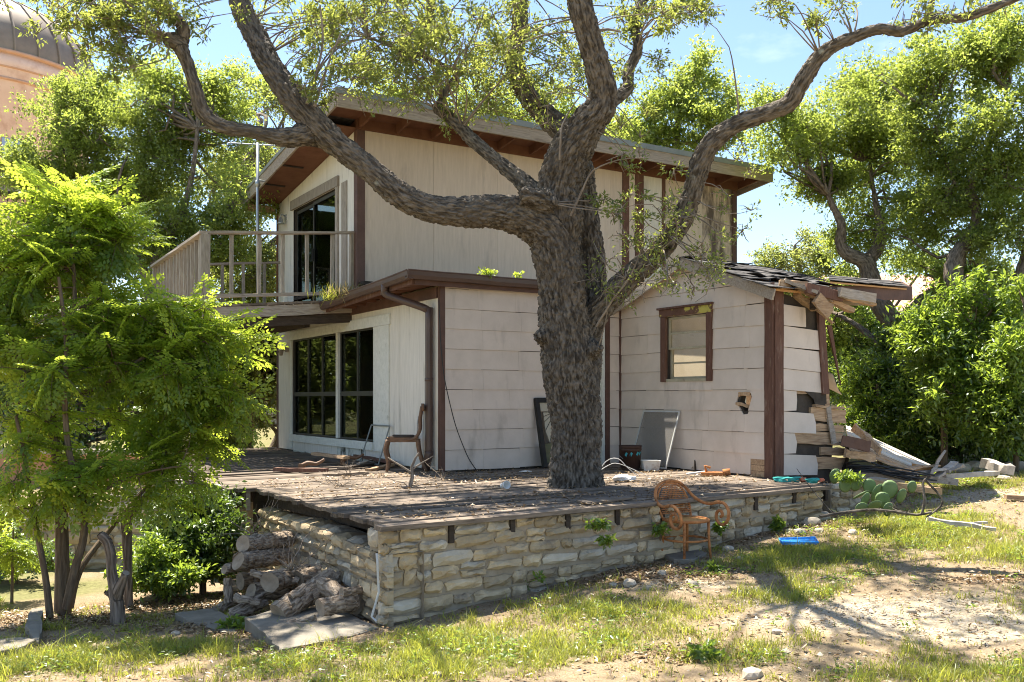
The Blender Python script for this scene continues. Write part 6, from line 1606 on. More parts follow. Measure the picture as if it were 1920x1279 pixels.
MB().add([(-.05, .225, .80), (.05, .225, .80), (.04, .20, .62), (.0, .19, .46), (-.035, .195, .56), (-.05, .237, .80), (.05, .237, .80), (.04, .212, .62), (.0, .202, .46), (-.035, .207, .56)], [[0, 1, 2, 3, 4], [9, 8, 7, 6, 5]] + [[i, 5 + i, 5 + (i + 1) % 5, (i + 1) % 5] for i in range(5)]).build('splat', M_chairwood, wc)
MB().tube([(-.12, .19, .72), (.0, .18, .60), (.06, .18, .50)], .008, 6).build('broken_strip', M_deadwood, wc)

# ------------------------------------------------------------------ leaning panels, bucket and tub by the walls
# metal frame leaning under the window
a0 = ysol(735, -.25); fr = thing('empty_metal_frame', 'thin dark empty metal frame leaning under the tall window', 'frame', H(-.26, 1.45, .02), TH)
f = MB(); 
for p_, q_ in (((0, 0, 0), (.20, .05, .55)), ((.20, .05, .55), (.20, .72, .55)), ((.20, .72, .55), (0, .68, 0)), ((0, .68, 0), (0, 0, 0))): f.tube([p_, q_], .011, 6)
f.build('frame_bar', M_edge, fr)
# stained glass panel
gl = thing('stained_glass_panel', 'black framed leaded glass panel leaning left of the oak trunk', 'window', H(1.44, -.26, .02), TH, rot=(math.radians(-13), 0, TH))
gw, gh = .62, .98
for (x0, x1, z0, z1) in ((0, .06, 0, gh), (gw - .06, gw, 0, gh), (.06, gw - .06, 0, .06), (.06, gw - .06, gh - .06, gh)): MB().box(x0, x1, -.03, .03, z0, z1).build('frame_bar', M_blackframe, gl)
M_gA = mat('cream leaded glass', (.40, .36, .27), (.50, .46, .36), 4, rough=.25, bump=.1, spec=.5); M_gB = mat('amber leaded glass', (.30, .14, .04), (.40, .2, .07), 4, rough=.25, bump=.1, spec=.5)
M_gC = mat('mauve leaded glass', (.34, .22, .26), (.42, .29, .33), 4, rough=.25, bump=.1, spec=.5); M_gD = mat('blue leaded glass', (.06, .30, .52), (.12, .42, .62), 4, rough=.25, bump=.1, spec=.5); M_gE = mat('olive leaded glass', (.075, .085, .04), (.13, .13, .07), 4, rough=.25, bump=.1, spec=.5)
gfn = lambda a, z, o: (a, -o, z)
c0 = (gw / 2, .78)
def seg(poly, mt): MB().prism(poly, gfn, -.006, .0).build('glass_piece', mt, gl)
def came(pts): MB().tube([(a, -.002, z) for a, z in pts], .0045, 5).build('lead_strip', M_blackframe, gl)
ang = np.linspace(math.radians(180), math.radians(360), 11); prev = None
for i in range(10):
    def rim(t):
        dx, dz = math.cos(t), math.sin(t); k = min(.19 / max(abs(dx), 1e-3), .44 / max(abs(dz), 1e-3)); return (c0[0] + dx * k, c0[1] + dz * k)
    def inn(t, r_=.085): return (c0[0] + r_ * math.cos(t), c0[1] + r_ * math.sin(t))
    seg([inn(ang[i]), rim(ang[i]), rim(ang[i + 1]), inn(ang[i + 1])], M_gA); came([inn(ang[i]), rim(ang[i])])
    seg([(c0[0] + .045 * math.cos(ang[i]), c0[1] + .045 * math.sin(ang[i])), inn(ang[i]), inn(ang[i + 1]), (c0[0] + .045 * math.cos(ang[i + 1]), c0[1] + .045 * math.sin(ang[i + 1]))], M_gC if i % 2 else M_gE)
seg(rect(gw / 2 - .055, gw / 2 + .055, .81, .915), M_gB)
seg(rect(.061, gw / 2 - .06, .79, .915), M_gA); seg(rect(gw / 2 + .06, gw - .061, .79, .915), M_gA)
seg([(.061, .061), (gw - .061, .061), (gw - .061, .33), (gw / 2, .345), (.061, .33)], M_gE)
for i in range(7):
    t = math.radians(25 + i * 21.7); L_ = .20 if i == 3 else .15; cx, cz = gw / 2, .12
    a = (cx + L_ * math.cos(t), cz + L_ * 1.1 * math.sin(t)); n_ = (-math.sin(t) * .035, math.cos(t) * .035); mdl = (cx + .6 * L_ * math.cos(t), cz + .66 * L_ * math.sin(t))
    MB().prism([(cx, cz), (mdl[0] - n_[0], mdl[1] - n_[1]), a, (mdl[0] + n_[0], mdl[1] + n_[1])], gfn, .001, .004).build('glass_piece', M_gD, gl)
came([(.062, .335), (gw / 2, .35), (gw - .062, .335)]); came([(gw / 2 - .058, .80), (gw / 2 - .058, .915)]); came([(gw / 2 + .058, .80), (gw / 2 + .058, .915)])
# window screen leaning on the wing wall
sc_y0, sc_y1 = ysol(1180, WX - .3), ysol(1246, WX - .3)
scr = thing('window_screen', 'aluminium framed window screen leaning on the wing wall', 'screen', H(WX - .27, sc_y0, .02), rot=(0, math.radians(0), TH - math.pi / 2))
sw_, sh_ = abs(sc_y1 - sc_y0) + .02, .78
def lean(a, z, o): return (a, .25 * z / sh_ - o, z)
scr.location = H(WX - .29, sc_y0, .02)
for (p0, p1, z0, z1) in ((0, .02, 0, sh_), (sw_ - .02, sw_, 0, sh_), (.02, sw_ - .02, 0, .02), (.02, sw_ - .02, sh_ - .02, sh_)): MB().prism(rect(p0, p1, z0, z1), lean, -.008, .008).build('frame_bar', M_alu, scr)
ms = bpy.data.materials.new('fine screen mesh'); ms.use_nodes = True; N_ = ms.node_tree.nodes; L2 = ms.node_tree.links; N_.clear()
o_ = N_.new('ShaderNodeOutputMaterial'); tr_ = N_.new('ShaderNodeBsdfTransparent'); df_ = N_.new('ShaderNodeBsdfDiffuse'); df_.inputs[0].default_value = (.24, .23, .215, 1); mx_ = N_.new('ShaderNodeMixShader'); mx_.inputs[0].default_value = .38
L2.new(tr_.outputs[0], mx_.inputs[1]); L2.new(df_.outputs[0], mx_.inputs[2]); L2.new(mx_.outputs[0], o_.inputs[0])
MB().prism(rect(.02, sw_ - .02, .02, sh_ - .02), lean, -.001, .001).build('screen_mesh', ms, scr)
# bucket
bq = PX(1182, 880, 12.65); bk_ = thing('plastic_bucket', 'dark brown bucket with teal leaf pattern at the inner corner', 'bucket', (bq.x, bq.y, FLOOR + .005))
MB().lathe([(.12, 0), (.145, .26), (.155, .27), (.155, .285), (.145, .29), (.155, .31), (.16, .33), (.15, .33), (.135, .03), (.0, .03)], 22, caps=False).build('body', M_bucket, bk_, True)
for k in range(13):
    a = -1.57 + random.Random(k).uniform(-1.0, 1.0); z = random.Random(k + 50).uniform(.05, .23); w = .16; r_ = .1215 + .0965 * z
    P4 = []
    for da, dz in ((-w, -.012), (0, -.03), (w, .012), (0, .03)):
        zz = z + dz; rr_ = .1225 + .0965 * zz; P4.append((rr_ * math.cos(a + da), rr_ * math.sin(a + da), zz))
    MB().add(P4 + [(x_ * 1.012, y_ * 1.012, z_) for x_, y_, z_ in P4], [[4, 5, 6, 7], [0, 1, 5, 4], [1, 2, 6, 5], [2, 3, 7, 6], [3, 0, 4, 7]]).build('painted_leaf', M_teal, bk_)
MB().tube([(-.155, 0, .27), (-.165, -.05, .2), (-.12, -.15, .16)], .004, 5).build('handle', M_metal, bk_)
tq = PX(1219, 880, 12.55); tb = thing('plastic_tub', 'small stained white plastic tub right of the bucket', 'tub', (tq.x, tq.y, FLOOR + .005), .1)
MB().add([(-.10, -.08, 0), (.10, -.08, 0), (.10, .08, 0), (-.10, .08, 0), (-.12, -.1, .13), (.12, -.1, .13), (.12, .1, .13), (-.12, .1, .13), (-.11, -.09, .13), (.11, -.09, .13), (.11, .09, .13), (-.11, .09, .13), (-.09, -.07, .01), (.09, -.07, .01), (.09, .07, .01), (-.09, .07, .01)],
         [[3, 2, 1, 0]] + [[i, (i + 1) % 4, 4 + (i + 1) % 4, 4 + i] for i in range(4)] + [[4 + i, 4 + (i + 1) % 4, 8 + (i + 1) % 4, 8 + i] for i in range(4)] + [[8 + i, 8 + (i + 1) % 4, 12 + (i + 1) % 4, 12 + i] for i in range(4)] + [[12, 13, 14, 15]]).build('body', M_whiteplastic, tb)
MB().tube([(-.12, -.1, .13), (.12, -.1, .13), (.12, .1, .13), (-.12, .1, .13), (-.12, -.1, .13)], .007, 6).build('rim', M_whiteplastic, tb)
# things seen inside the room
t = thing('clay_pot', 'terracotta flower pot behind the lower right window pane', 'pot', H(.35, ysol(697, .35), .12)); MB().lathe([(.08, 0), (.12, .22), (.135, .22), (.135, .28), (.115, .28), (.10, .05), (0, .05)], 18, caps=False).build('body', M_terra, t, True); MB().box(-.25, .25, -.25, .25, -.18, 0).build('stand', M_dark, t)

# ------------------------------------------------------------------ litter on the deck
def dz(x, y): return FLOOR + .006
def dpt(u, v): d = (EYE - FLOOR) * FPX / (v - HOR); return Vector(((u - U0) / FPX * d, d, FLOOR))
GD = 'scrap timber lying on the deck'
def scrap(label, u0, v0, u1, v1, w, h, mt=M_rawwood, lift=0.0, group=GD, name='scrap_board', cat='board'):
    a, b = dpt(u0, v0), dpt(u1, v1); c = (a + b) / 2; L_ = (b - a).length
    t = thing(name, label, cat, (c.x, c.y, FLOOR + lift), math.atan2(b.y - a.y, b.x - a.x), group)
    MB().bar((-L_ / 2, 0, h / 2), (L_ / 2, 0, h / 2 + random.uniform(0, .03)), w, h, seg=6, jit=.004).build('board', mt, t); return t
scrap('brown scrap board propped below the tall window', 588, 865, 650, 875, .09, .04, M_rawwood, .10)
scrap('long scrap board nearest the left edge of the deck', 516, 884, 612, 889, .09, .05, M_frame)
scrap('dark flat board lying under the window sill', 640, 880, 700, 872, .14, .03, M_dark)
scrap('reddish board pointing at the dining chair', 668, 862, 738, 876, .10, .035, M_frame, .05)
scrap('short pale lath between the scrap boards', 672, 876, 708, 866, .05, .02, M_grey, .03)
scrap('split board lying left of the dining chair', 690, 884, 735, 876, .09, .03, M_rawwood)
scrap('thin bleached lath in front of the scrap pile', 605, 893, 690, 893, .05, .03, M_deck)
for lab, u0, v0, u1, v1 in (('curved broken chair leg on top of the scrap pile', 640, 872, 668, 856), ('curved broken chair part at the left of the scrap pile', 562, 884, 604, 893)):
    a = dpt(u0, v0); b = dpt(u1, v1 + (20 if v1 < 860 else 0)); t = thing('broken_chair_leg', lab, 'chair leg', (a.x, a.y, FLOOR + .05), 0, 'broken chair parts')
    MB().tube(catmull(np.array([(0, 0, 0), (.10, .02, .06), (.22, .03, .05), (.32, .05, .11)]), .03), np.linspace(.035, .018, len(catmull(np.array([(0, 0, 0), (.10, .02, .06), (.22, .03, .05), (.32, .05, .11)]), .03))), 8).build('leg_piece', M_chairwood, t, True)
    MB().bar((.02, 0, -.05), (.02, 0, .05), .06, .06).build('corner_block', M_chairwood, t)
def branch_thing(name, label, loc, paths, mt, group, cat='branch', rz=0):
    t = thing(name, label, cat, loc, rz, group); b = simple_bark('branch', [(np.array(p), np.linspace(r0, r1, len(p))) for p, r0, r1 in paths], 6); obj('branch', b, mt, t); return t
def twiggy(r, n, L, r0, up=.4):
    out = []
    for k in range(n):
        d = r.normal(size=3); d[2] = abs(d[2]) * up; d /= np.linalg.norm(d); p = [np.zeros(3)]; l = L * r.uniform(.4, 1)
        for i in range(5): d = d + r.normal(size=3) * .28; d[2] = max(d[2], -.05 if p[-1][2] > .05 else .02); d /= np.linalg.norm(d); p.append(p[-1] + d * l / 5)
        out.append((p, r0 * r.uniform(.4, 1), .0015))
        for s in range(2):
            q = p[r.integers(2, 5)]; e = d + r.normal(size=3) * .6; e /= np.linalg.norm(e); out.append(([q, q + e * l * .15 + r.normal(size=3) * .01, q + e * l * .3], r0 * .3, .001))
    return out
rb = np.random.default_rng(77)
a = dpt(768, 915)
branch_thing('dead_branch', 'bleached forked dead branch standing on the deck before the dining chair', (a.x, a.y, FLOOR), [([(0, 0, .01), (.03, 0, .12), (.02, .02, .22), (.06, .03, .32), (.10, .02, .38)], .025, .008), ([(.03, 0, .16), (-.10, .02, .24), (-.20, .02, .30), (-.24, .02, .33)], .013, .006), ([(.02, .02, .2), (.15, .05, .28), (.25, .1, .34)], .012, .004), ([(0, 0, .01), (-.08, -.04, .015)], .022, .016)] + twiggy(rb, 7, .45, .007), M_barkgrey, 'dead twigs on the deck')
for lab, u, v in (('tangle of dry twigs beside the forked branch', 830, 900), ('heap of thin dry twigs at the left of the deck', 640, 912), ('small twig heap in front of the scrap boards', 655, 893)):
    a = dpt(u, v); branch_thing('twig_heap', lab, (a.x, a.y, FLOOR + .005), twiggy(rb, 16, .40, .006, .25), M_barkgrey, 'dead twigs on the deck', 'twigs')
a = dpt(1140, 893); branch_thing('wire_tangle', 'loops of bare wire right of the oak trunk', (a.x, a.y, FLOOR), [(catmull(np.array([(-.15, 0, .0), (-.02, .05, .18), (.12, 0, .22), (.25, -.03, .1), (.38, 0, .0)]), .04), .006, .005), (catmull(np.array([(-.18, .05, .0), (0, .1, .12), (.15, .05, .15), (.5, -.1, .0)]), .04), .005, .004)], M_alu, None, 'wire')
def blob(name, label, loc, size, mt, cat, group=None, seed=1, sub=2, rough=.18, rz=0, flat=False):
    import bmesh
    bm = bmesh.new(); bmesh.ops.create_icosphere(bm, subdivisions=sub, radius=1.0); me = bpy.data.meshes.new(name); bm.to_mesh(me); bm.free()
    V = np.array([v.co for v in me.vertices]); n_ = fbm(V * 1.3 + seed * 7.1, seed, 2) * rough * 2 + vnoise(V * 3.5 + seed, seed + 3) * rough * .5
    V = V * (1 + n_)[:, None]; V = np.sign(V) * np.abs(V) ** .85 * np.array(size); me.vertices.foreach_set('co', V.astype(np.float32).ravel()); me.update()
    if not flat: me.polygons.foreach_set('use_smooth', np.ones(len(me.polygons), bool))
    o = obj(name, me, mt); o.location = loc; o.rotation_euler = (0, 0, rz); tag(o, label, cat, group); return o
a = dpt(946, 917); t = thing('paper_cup', 'small white cup lying on the deck left of the trunk', 'cup', (a.x, a.y, FLOOR + .04), rot=(math.radians(80), 0, .5)); MB().lathe([(.03, -.05), (.042, .05), (.045, .05), (.045, .056), (.038, .056), (.028, -.04), (0, -.04)], 16, caps=False).build('body', M_paper, t, True)
a = dpt(1168, 902); blob('crumpled_paper', 'crumpled grey white paper on the deck right of the trunk', (a.x, a.y, FLOOR + .03), (.14, .09, .035), M_paper, 'paper', None, 5, 3, .35, .3, True)
a = dpt(985, 886); blob('plastic_scrap', 'flat pale plastic scrap at the foot of the front wall', (a.x, a.y, FLOOR + .012), (.08, .04, .012), M_paper, 'scrap', None, 9, 2, .3, .1, True)
a = dpt(1340, 893); t = thing('rusty_metal_scrap', 'rusty machine part on the deck below the wing wall', 'scrap metal', (a.x, a.y, FLOOR + .005), -.2)
MB().box(-.17, .10, -.05, .05, .0, .05).build('casting', M_rust, t, bevel=.008); MB().tube([(.10, 0, .04), (.19, 0, .05)], .045, 10).build('collar', M_rust, t, True); MB().tube([(-.1, 0, .05), (-.12, .0, .12), (-.05, .0, .10)], .018, 8).build('lever', M_rust, t, True); MB().tube([(-.35, .02, .015), (-.10, .03, .05)], .012, 6).build('rod', M_alu, t)
a = dpt(1302, 884); t = thing('bent_sheet_scrap', 'dark bent metal sheet standing beside the rusty part', 'scrap metal', (a.x, a.y, FLOOR), .4)
MB().add([(0, 0, 0), (.14, .02, 0), (.13, .05, .06), (.03, .04, .15), (0, .008, 0), (.14, .028, 0), (.13, .058, .06), (.03, .048, .15)], [[0, 1, 2, 3], [7, 6, 5, 4], [0, 4, 5, 1], [1, 5, 6, 2], [2, 6, 7, 3], [3, 7, 4, 0]]).build('sheet', M_dark, t)
for i, (lab, u, v, mt, sz) in enumerate((('crumpled teal cloth at the right end of the deck', 1478, 903, M_teacloth, (.13, .06, .035)), ('smaller crumpled teal cloth beside the cactus', 1522, 905, M_teacloth, (.09, .05, .03)), ('coral red cloth scrap between the teal cloths', 1502, 902, M_orcloth, (.07, .04, .025)), ('coral red rag nearest the prickly pear', 1538, 904, M_orcloth, (.08, .04, .02)))):
    a = dpt(u, v); blob('cloth_rag', lab, (a.x, a.y, FLOOR + .02), sz, mt, 'rag', 'rags on the deck end', 20 + i, 3, .4, .3 * i, True)

# ------------------------------------------------------------------ log pile at the wall's left end
def px_ground_log(label, u0, v0, d0, u1, v1, d1, r0, r1, seed, mt=M_barklog, group='stacked logs', name='log'):
    a, b = PX(u0, v0, d0), PX(u1, v1, d1); c = (a + b) / 2; t = thing(name, label, 'log', a, group=group); r = np.random.default_rng(seed)
    L_ = (b - a).length; nseg = max(8, int(L_ / .022)); P = np.array([np.array(a.lerp(b, i / nseg) - a) for i in range(nseg + 1)]); P[1:-1] += r.normal(size=(nseg - 1, 3)) * .004
    T, N, B = frames(P); sides = 44; V = []; C = []
    for i in range(nseg + 1):
        rr_ = (r0 + (r1 - r0) * i / nseg) * .80
        for k in range(sides):
            th = 2 * math.pi * k / sides
            V.append(P[i] + (N[i] * math.cos(th) + B[i] * math.sin(th)) * rr_); C.append((rr_ * math.cos(th) + seed, rr_ * math.sin(th), L_ * i / nseg))
    V = np.array(V); C = np.array(C)
    dsp = .05 * r0 * fbm(V * 5 + seed, seed, 2) + .007 * (np.clip(np.abs(vnoise(C / np.array([.032, .032, .10]), seed)) * 3, 0, 1) - .6)
    ax = np.repeat(P, sides, 0); V = V + nrm(V - ax) * dsp[:, None]
    idx = (np.arange(nseg)[:, None] * sides + np.arange(sides)[None]).ravel(); k2 = (np.arange(nseg)[:, None] * sides + (np.arange(sides)[None] + 1) % sides).ravel()
    F = np.stack([idx, k2, k2 + sides, idx + sides], -1)
    obj('bark', mesh('bark', V, F, True, attr={'bark': ('POINT', 'FLOAT_VECTOR', C)}), mt, t)
    for e, (i, nm) in enumerate(((0, 'sawn_end'), (nseg, 'sawn_end'))):
        ring_ = V[i * sides:(i + 1) * sides] * .985 + P[i] * .015; ctr = P[i] + T[i] * (.01 if i == 0 else -.01); vv = list(ring_) + [ctr]
        MB().add(vv, [[k, (k + 1) % sides, sides] if i else [(k + 1) % sides, k, sides] for k in range(sides)]).build(nm, M_cut, t)
    return t
LG = [('thick log lying on top of the wood stack', 455, 1020, 8.35, 540, 1012, 9.0, .095, .10), ('hollow log second from the top of the stack', 446, 1052, 8.2, 535, 1042, 8.9, .10, .10), ('short stub log under the hollow log at the left', 420, 1068, 8.2, 470, 1055, 8.6, .05, .055),
      ('dark log in the middle of the wood stack', 505, 1092, 8.0, 580, 1075, 8.6, .11, .10), ('big split log leaning toward the stone wall', 522, 1150, 7.45, 625, 1085, 7.95, .115, .12), ('log resting against the stone wall behind the split log', 600, 1095, 7.75, 672, 1135, 7.5, .09, .10), ('short log with a dark sawn end nearest the wall corner', 600, 1140, 7.25, 668, 1128, 7.5, .085, .085),
      ('thin pole lying across the front of the stack', 430, 1148, 8.0, 515, 1105, 8.3, .03, .025), ('grey split rail at the bottom left of the stack', 428, 1158, 7.9, 500, 1130, 8.2, .05, .045), ('slim branch log in front of the split log', 524, 1176, 7.25, 592, 1158, 7.3, .036, .036), ('small upright stub log at the stack foot', 428, 1130, 8.3, 428, 1085, 8.35, .05, .045), ('bark covered log at the left foot of the stack', 402, 1150, 8.35, 450, 1120, 8.7, .07, .06),
      ('thin bark log lying along the top of the split log', 545, 1120, 7.5, 640, 1075, 8.0, .035, .03), ('small round log wedged above the short log', 640, 1112, 7.4, 690, 1105, 7.6, .05, .05), ('slender log crossing the middle of the stack', 470, 1075, 8.2, 560, 1090, 8.2, .04, .04), ('short broken log at the front left of the stack', 440, 1120, 8.0, 490, 1130, 8.0, .045, .04),
      ('short log jammed between stack and stone wall', 560, 1085, 8.2, 640, 1062, 8.5, .09, .09), ('log half hidden under the middle of the stack', 470, 1110, 8.3, 560, 1105, 8.6, .10, .10), ('lowest broken log at the back of the stack', 450, 1090, 8.6, 520, 1085, 9.0, .10, .10)]
for i, L_ in enumerate(LG): px_ground_log(*L_, seed=200 + i)
for lab, u, v, d, n_ in (('tangle of dead twigs over the wood stack', 545, 1070, 8.1, 18), ('bare dead twigs rising behind the top log', 470, 1000, 8.8, 9)):
    q = PX(u, v, d); branch_thing('twig_heap', lab, q, twiggy(rb, n_, .55, .006, .9), M_barkgrey, 'dead twigs on the wood stack', 'twigs')
# stumps
def stump(label, base, limbs, mt, seed, vox=.012):
    b = Vector(base); t = thing('cut_stump', label, 'stump', b, group='cut stumps'); off = np.array(b)
    de = [limb(p, .04) for p in limbs]; de = [np.concatenate([x[:, :3] - off, x[:, 3:]], 1) for x in de]
    obj('trunk', trunk_mesh('trunk', de, vox, .020, .026, .16, 2, 0), mt, t)
    for x in de: 
        P = x[:, :3]; T, N, B = frames(P)
        if x[-1, 2] > .25: MB().add([P[-1] + T[-1] * .006 + (N[-1] * math.cos(k * .52) + B[-1] * math.sin(k * .52)) * x[-1, 3] * .9 for k in range(12)], [list(range(12))]).build('sawn_top', M_cut, t)
b = ground_at(220, 1172); dd = b.y
stump('pale dead stump sawn into two arms left of the wood stack', b, [[(222, 1185, dd, 17), (218, 1120, dd, 15), (210, 1075, dd, 12), (208, 1040, dd, 11), (200, 1015, dd, 11), (188, 1002, dd, 10)], [(218, 1125, dd, 13), (226, 1100, dd - .05, 11), (236, 1075, dd - .1, 9)], [(206, 1025, dd, 6), (206, 1010, dd, 5)], [(206, 1115, dd, 7), (198, 1110, dd, 6)]], M_stump, 1)
b = ground_at(240, 1155); dd = 8.9; b = PX(240, 1150, dd); b.z = g1(b.x, b.y)
stump('taller grey stump with a leaning sawn limb behind the pale one', b, [[(240, 1165, dd, 11), (240, 1080, dd, 10), (238, 1000, dd, 11), (240, 970, dd, 11), (262, 945, dd, 9), (280, 925, dd, 8)], [(236, 1000, dd, 10), (233, 972, dd, 8)]], M_stump, 2)

# ------------------------------------------------------------------ slabs and rocks
def slab(label, pts, th, seed, mt=M_slab, group='flat stone slabs', lift=.04):
    P3 = [ground_at(u, v) for u, v in pts]; c = sum(P3, Vector()) / len(P3); r = random.Random(seed)
    poly = []
    for i in range(len(P3)):
        a, b = P3[i], P3[(i + 1) % len(P3)]
        for k in range(5):
            q = a.lerp(b, k / 5); poly.append((q.x - c.x + r.uniform(-.012, .012), q.y - c.y + r.uniform(-.012, .012)))
    n_ = len(poly); top = [(x, y, lift + r.uniform(-.006, .006)) for x, y in poly]; mid = [(x * .97, y * .97, lift + .008 + r.uniform(-.003, .003)) for x, y in poly]; bot = [(x * .98, y * .98, lift - th) for x, y in poly]
    t = MB(); t.add(mid + top + bot, [list(range(n_))] + [[n_ + i, n_ + (i + 1) % n_, (i + 1) % n_, i] for i in range(n_)] + [[2 * n_ + i, 2 * n_ + (i + 1) % n_, n_ + (i + 1) % n_, n_ + i] for i in range(n_)])
    o = t.build('stone_slab', mt); o.location = c; tag(o, label, 'slab', group); return o
slab('large grey flagstone in front of the stacked logs', [(460, 1188), (530, 1165), (640, 1160), (712, 1180), (640, 1202), (525, 1232), (505, 1215)], .14, 1, lift=.06)
slab('pale sunlit flagstone left of the large one', [(325, 1165), (395, 1155), (440, 1170), (470, 1180), (430, 1192), (370, 1175)], .12, 2, lift=.03)
slab('mossy flagstone edging stone standing at the left', [(48, 1190), (58, 1162), (80, 1160), (76, 1200), (70, 1215)], .2, 3, lift=.06)
slab('long flat edging stone at the left picture edge', [(-20, 1222), (20, 1212), (68, 1214), (40, 1226), (0, 1232)], .12, 4, lift=.05)
slab('flat grey paving stone under the rusty armchair', [(1240, 1046), (1262, 1028), (1300, 1026), (1325, 1040), (1300, 1058), (1262, 1060)], .12, 6, lift=.025)
RK = [(1365, 1032, .045), (1180, 1098, .05), (1150, 1100, .03), (1215, 1105, .03), (1500, 1002, .05), (1522, 985, .08), (1542, 975, .09), (1535, 998, .04), (1600, 1003, .045), (1388, 1052, .035), (1410, 1272, .05), (1455, 1188, .03), (1710, 1150, .025), (1240, 1080, .04), (1300, 1098, .035), (1060, 1085, .03), (1010, 1075, .04), (1480, 1000, .035), (820, 1270, .035), (330, 1190, .03)]
names = ['white rock in the grass before the armchair', 'pale flat rock below the stone wall', 'small pale rock left of the flat one', 'small rock among leaf litter', 'rock at the broken wall end', 'pale rock leaning at the wall end', 'long grey rock at the wall end', 'small rock under the leaning rock', 'rock in the grass below the cactus', 'rock half hidden right of the armchair', 'rock at the bottom edge of the yard', 'stone at the edge of the bare gravel', 'lone stone on the bare gravel', 'rock in the sunny patch by the wall', 'flat pale rock in the sunny patch', 'small rock at the wall foot', 'rock beside the leafy weed', 'small stone by the wall end', 'stone in the sunlit grass', 'stone in the leaf litter by the stump']
for i, (u, v, s) in enumerate(RK):
    p = ground_at(u, v); blob('field_rock', names[i], (p.x, p.y, p.z + s * .3), (s * 1.3, s, s * .75), M_rock, 'rock', 'loose rocks in the yard', 300 + i, 2, .2, i * 1.3, True)
p = ground_at(1497, 1026); t = thing('blue_plastic_lid', 'bright blue plastic piece lying in the grass', 'plastic', (p.x, p.y, p.z + .03), .1)
MB().add([(-.19, -.05, .0), (.17, -.07, .0), (.20, .07, .03), (-.16, .09, .02), (-.17, -.03, .012), (.15, -.05, .012), (.18, .05, .04), (-.14, .07, .03)], [[3, 2, 1, 0], [4, 5, 6, 7], [0, 1, 5, 4], [1, 2, 6, 5], [2, 3, 7, 6], [3, 0, 4, 7]]).build('lid', M_blue, t); MB().tube([(-.19, -.05, .02), (.17, -.07, .02), (.20, .07, .045), (-.16, .09, .035), (-.19, -.05, .02)], .012, 6).build('rim', M_blue, t)
q = D2W(.02, -.02, -.38); t = thing('bent_pipe', 'thin bent white pipe hanging at the wall corner', 'pipe', q)
MB().tube([(-.10, -.03, .17), (-.09, -.06, .10), (-.08, -.06, -.12), (-.13, -.08, -.30), (-.09, -.10, -.33)], .009, 6).build('pipe', M_alu, t)

# ------------------------------------------------------------------ collapsed debris at the right
ct = ground_at(1650, 885)
def debris(label, u0, v0, d0, u1, v1, d1, w, h, mt, group='debris of the collapsed wing', name='fallen_board', cat='board', up=(0, 0, 1), jit=.004):
    a, b = PX(u0, v0, d0), PX(u1, v1, d1); t = thing(name, label, cat, a, group=group); MB().bar((0, 0, 0), tuple(b - a), w, h, up=up, seg=6, jit=jit).build('board', mt, t); return t
pa = [PX(1586, 797, 13.2), PX(1586, 797, 13.2), PX(1745, 871, 13.0), PX(1705, 884, 11.6), PX(1592, 840, 11.7)]
t = thing('fallen_roof_panel', 'sunlit pale ribbed roof panel sliding down from the broken wall', 'roof panel', pa[4], group='debris of the collapsed wing')
o0 = np.array(pa[4]); A_, B_, C_, D_ = [np.array(x) - o0 for x in (pa[0], pa[1], pa[2], pa[3])]; E_ = np.zeros(3)
for k in range(9):
    s0_, s1_ = k / 9, (k + 1) / 9 - .008
    top = lambda s: E_ * (1 - s) + (B_) * s; bot = lambda s: D_ * (1 - s) + C_ * s
    c = [top(s0_), top(s1_), bot(s1_), bot(s0_)]; c = [x + np.array([0, 0, .015 * (k % 2)]) for x in c]
    MB().add(c + [x - np.array([0, 0, .02]) for x in c], [[3, 2, 1, 0], [4, 5, 6, 7], [0, 1, 5, 4], [1, 2, 6, 5], [2, 3, 7, 6], [3, 0, 4, 7]]).build('panel_strip', M_panelw if k > 2 else M_rawwood, t)
debris('brown board jutting out of the broken wall', 1578, 826, 11.3, 1632, 838, 11.4, .03, .13, M_brown, name='jutting_board')
for i in range(13):
    r = random.Random(i); u0 = 1590 + r.uniform(-8, 10); v0 = 872 + r.uniform(-6, 14); a = PX(u0, v0, 11.6 + r.uniform(-.2, .3)); b = PX(1735 + r.uniform(-30, 25), 897 + r.uniform(-6, 8), 11.2 + r.uniform(-.3, .5)); m = (a + b) / 2 + Vector((0, 0, r.uniform(.0, .05)))
    if i == 0: cb = thing('cable_bundle', 'bundle of long black cables on the rubble beside the panel', 'cables', a)
    o_ = Vector(cb.location); P = catmull(np.array([tuple(x - o_) for x in (a, a.lerp(m, .6) + Vector((0, 0, r.uniform(0, .05))), m, m.lerp(b, .6), b)]), .1)
    MB().tube(P, r.uniform(.007, .011), 6).build('cable', M_black, cb, True)
debris('long pale beam lying from the cactus to the right', 1610, 902, 10.9, 1765, 922, 10.6, .10, .07, M_rawwood)
debris('grey beam behind the pale beam', 1600, 888, 11.6, 1790, 903, 12.2, .12, .08, M_grey)
debris('dark timber under the cable bundle', 1590, 880, 11.9, 1720, 893, 11.9, .14, .12, M_dark)
debris('upturned grey board end standing in the rubble', 1742, 895, 11.8, 1768, 850, 12.0, .16, .03, M_grey, up=(1, 0, 0))
debris('bleached curved board right of the upturned one', 1752, 896, 12.0, 1790, 868, 12.6, .10, .04, M_deadwood)
debris('reddish broken board at the end of the fallen panel', 1712, 878, 11.9, 1742, 884, 12.0, .06, .12, M_orange)
debris('long pale pole lying in the rubble at the right', 1770, 893, 12.4, 1870, 887, 12.8, .08, .06, M_deadwood)
debris('weathered log end at the right of the rubble', 1845, 868, 13.2, 1895, 884, 12.8, .13, .13, M_deadwood, jit=.012)
